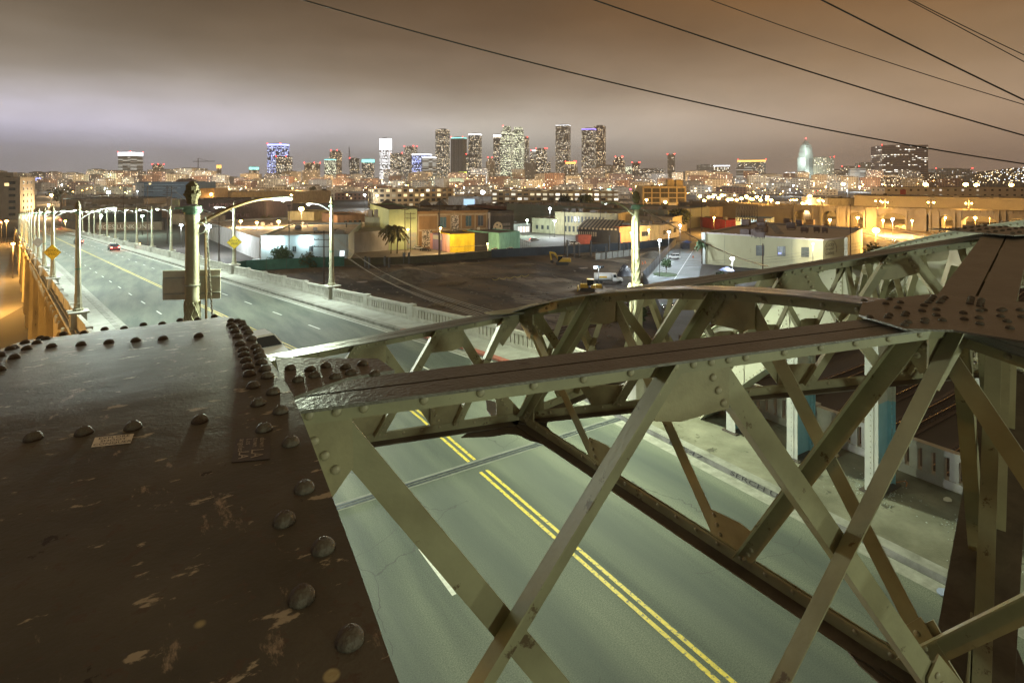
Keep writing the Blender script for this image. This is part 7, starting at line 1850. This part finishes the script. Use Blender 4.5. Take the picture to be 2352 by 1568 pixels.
def filler(z, x0, x1, wmin, wmax, hmin, hmax, gap, styles, skip=()):
    x = x0
    while x < x1:
        wpx = rnd.uniform(wmin, wmax); h = rnd.uniform(hmin, hmax) 
        if rnd.random() < gap or any(a < x + wpx and x < b for a, b in skip): x += wpx * .6; continue
        st = rnd.choice(styles); yt = 410 + (30 - h) / z * FPX
        lm = next((n for a, b, n in landm if a <= x + wpx / 2 < b), None)
        if lm:
            key = (lm, z, st); k = cnt.get(key, 0); cnt[key] = k + 1
            T = tower(x, x + wpx, yt, z + rnd.uniform(-40, 40), st, f'{colour_word(st)} block, {rowname[z]}, under {lm}, {ordw[k % 12]} from left', depth=rnd.uniform(14, 30), rot=rnd.uniform(.1, .45), cat='building', name='city_block')
            T['group'] = 'low city blocks'
        x += wpx * rnd.uniform(.95, 1.25)
LOW = ['beige', 'brick', 'cream', 'plain', 'plain', 'beige']
filler(1950, -60, 2160, 26, 52, 38, 66, .10, ['beige', 'brick', 'cream', 'grey', 'brown', 'beige', 'office'])
filler(1650, -60, 2160, 28, 56, 26, 46, .12, ['beige', 'brick', 'cream', 'grey', 'brown', 'brick'])
filler(1350, -60, 1900, 30, 62, 14, 30, .18, LOW)
filler(1050, -60, 1900, 36, 80, 8, 17, .22, LOW, skip=((95, 135),))
filler(800, -60, 1900, 50, 100, 5, 10, .35, LOW, skip=((80, 150), (303, 460), (1470, 1580)))
filler(620, 480, 1130, 50, 100, 4, 7, .45, LOW)
# lamps between the rows: they light the facades
k_ = 0
for (z, yb, n, pw) in ((720, 464, 11, 24000), (950, 451, 15, 42000), (1250, 441, 18, 70000), (1550, 435, 22, 100000), (1850, 431, 22, 120000)):
    for i in range(n):
        x = 60 + 2040 * (i + rnd.uniform(.1, .9)) / n; kd = rnd.choice('SSSWG' if x < 1150 else 'SSSW'); c = W(x, 410, z); foot = Vector((c.x, c.y, GZ)); c.z = GZ + rnd.uniform(11, 16)
        lm = next((nn for a, b, nn in landm if a <= x < b), 'the right picture edge'); key = ('L', lm, z); kk = cnt.get(key, 0); cnt[key] = kk + 1
        T = thing('street_lamp', foot, f'distant {dict(S="orange", W="cool white", G="greenish")[kd]} street lamp under {lm}, {["low near", "second depth", "middle depth", "deep", "deepest"][(720, 950, 1250, 1550, 1850).index(z)]} row, {ordw[kk]}'.replace('street lamp under', 'lamp under'), 'street lamp', 'distant street lamps')
        MB().tube([foot, c], .3, 4).build('pole', POLEM, T); MB().sphere(c, .55 * z / 800, 6).build('bulb', {'S': LAMP_S, 'W': LAMP_W2, 'G': LAMP_G}[kd], T)
        if i % 1 == 0: point('lamp_light', c + ZV * 2 - (Vector((c.x, c.y, 0)).normalized()) * 3, pw * rnd.uniform(.6, 1.3), {'S': (1, .68, .36), 'W': CW, 'G': GW}[kd], 1)
# countless tiny lights
for key, m, n in (('S', LAMP_S, 170), ('W', glow('tiny_white_glow', (.9, .95, 1), 14), 130), ('R', LAMP_R, 26)):
    mb = MB()
    for k in range(n):
        z = rnd.choice((700, 850, 1000, 1200, 1400, 1700, 1900)) * rnd.uniform(.95, 1.05); x = rnd.uniform(0, 2150); c = W(x, 410, z); c.z = GZ + rnd.uniform(5, 14) + (20 if z > 1500 and key != 'R' else 0) * rnd.random(); mb.sphere(c, (.28 if key != 'S' else .36) * z / 800, 5)
    tag(mb.build('distant_city_lights', m), {'S': 'countless tiny orange lights scattered through the distant city', 'W': 'countless tiny white lights scattered through the distant city', 'R': 'tiny red lights scattered through the distant city'}[key], 'city lights', kind='stuff')
# hills with house lights at the right, low ridge behind
def ridge(name, pts, z, m):
    mb = MB(); r_ = random.Random(5); top = []
    for (x0, y0), (x1, y1) in zip(pts, pts[1:]):
        for k in range(6): t = k / 6; top.append((x0 + (x1 - x0) * t, y0 + (y1 - y0) * t + r_.uniform(-1.2, 1.2)))
    top.append(pts[-1])
    for (x0, y0), (x1, y1) in zip(top, top[1:]):
        a0, a1 = PZ(x0, z * .82, GZ), PZ(x1, z * .82, GZ); b0, b1 = W(x0, y0, z), W(x1, y1, z); c0, c1 = PZ(x0, z * 1.4, GZ), PZ(x1, z * 1.4, GZ)
        mb.face([a0, a1, b1, b0]); mb.face([b0, b1, c1, c0])
    return tag(mb.build(name, m, smooth=False), kind='structure')
HILL = mat('hillside_scrub', (.10, .085, .06), .95, (.06, .05, .035), .004)
hill = ridge('hills', [(2110, 413), (2180, 404), (2260, 394), (2330, 386), (2420, 382), (2600, 378), (2900, 380)], 3600, HILL)
hill2 = ridge('hills', [(-400, 408), (0, 404), (180, 402), (500, 405), (900, 408), (1500, 407), (2000, 406), (2200, 404), (2600, 400)], 7000, mat('far_ridge', (.09, .09, .09), .95, (.07, .07, .07), .002))
mb = MB(); mw = MB()
for k in range(260):
    x = rnd.uniform(2150, 2400); t = rnd.random(); ytop = 404 - (x - 2180) * .12 if x < 2330 else 386; ytop = max(ytop, 384); zz = 3600 * (.82 + .18 * t)
    zt_ = CAMH - (ytop - 410) / FPX * 3600; c = PZ(x, zz - 6, GZ + (zt_ - GZ) * t + 3); (mb if k % 3 else mw).sphere(c, 2.4 * rnd.uniform(.5, 1.2), 5)
tag(mb.build('hillside_house_lights', glow('house_warm_glow', (1, .75, .42), 4)), 'countless warm house lights scattered over the dark hillside at right', 'house lights', kind='stuff')
tag(mw.build('hillside_house_lights', glow('house_white_glow', (.85, .92, 1), 4)), 'countless white house lights scattered over the dark hillside at right', 'house lights', kind='stuff')

# ================================================================= night haze
hz = MB().box((1500, 3300, (GZ - 1 + 330) / 2), (15000, 8200, 330 - GZ + 1)).build('haze', bpy.data.materials.new('haze_air'))
tag(hz, kind='stuff'); hm = hz.data.materials[0]; hm.use_nodes = True; n_ = hm.node_tree.nodes; n_.clear()
o_ = n_.new('ShaderNodeOutputMaterial'); v_ = n_.new('ShaderNodeVolumePrincipled'); hm.node_tree.links.new(v_.outputs[0], o_.inputs['Volume'])
v_.inputs['Color'].default_value = (.92, .90, .88, 1); v_.inputs['Density'].default_value = .00007; v_.inputs['Anisotropy'].default_value = .0
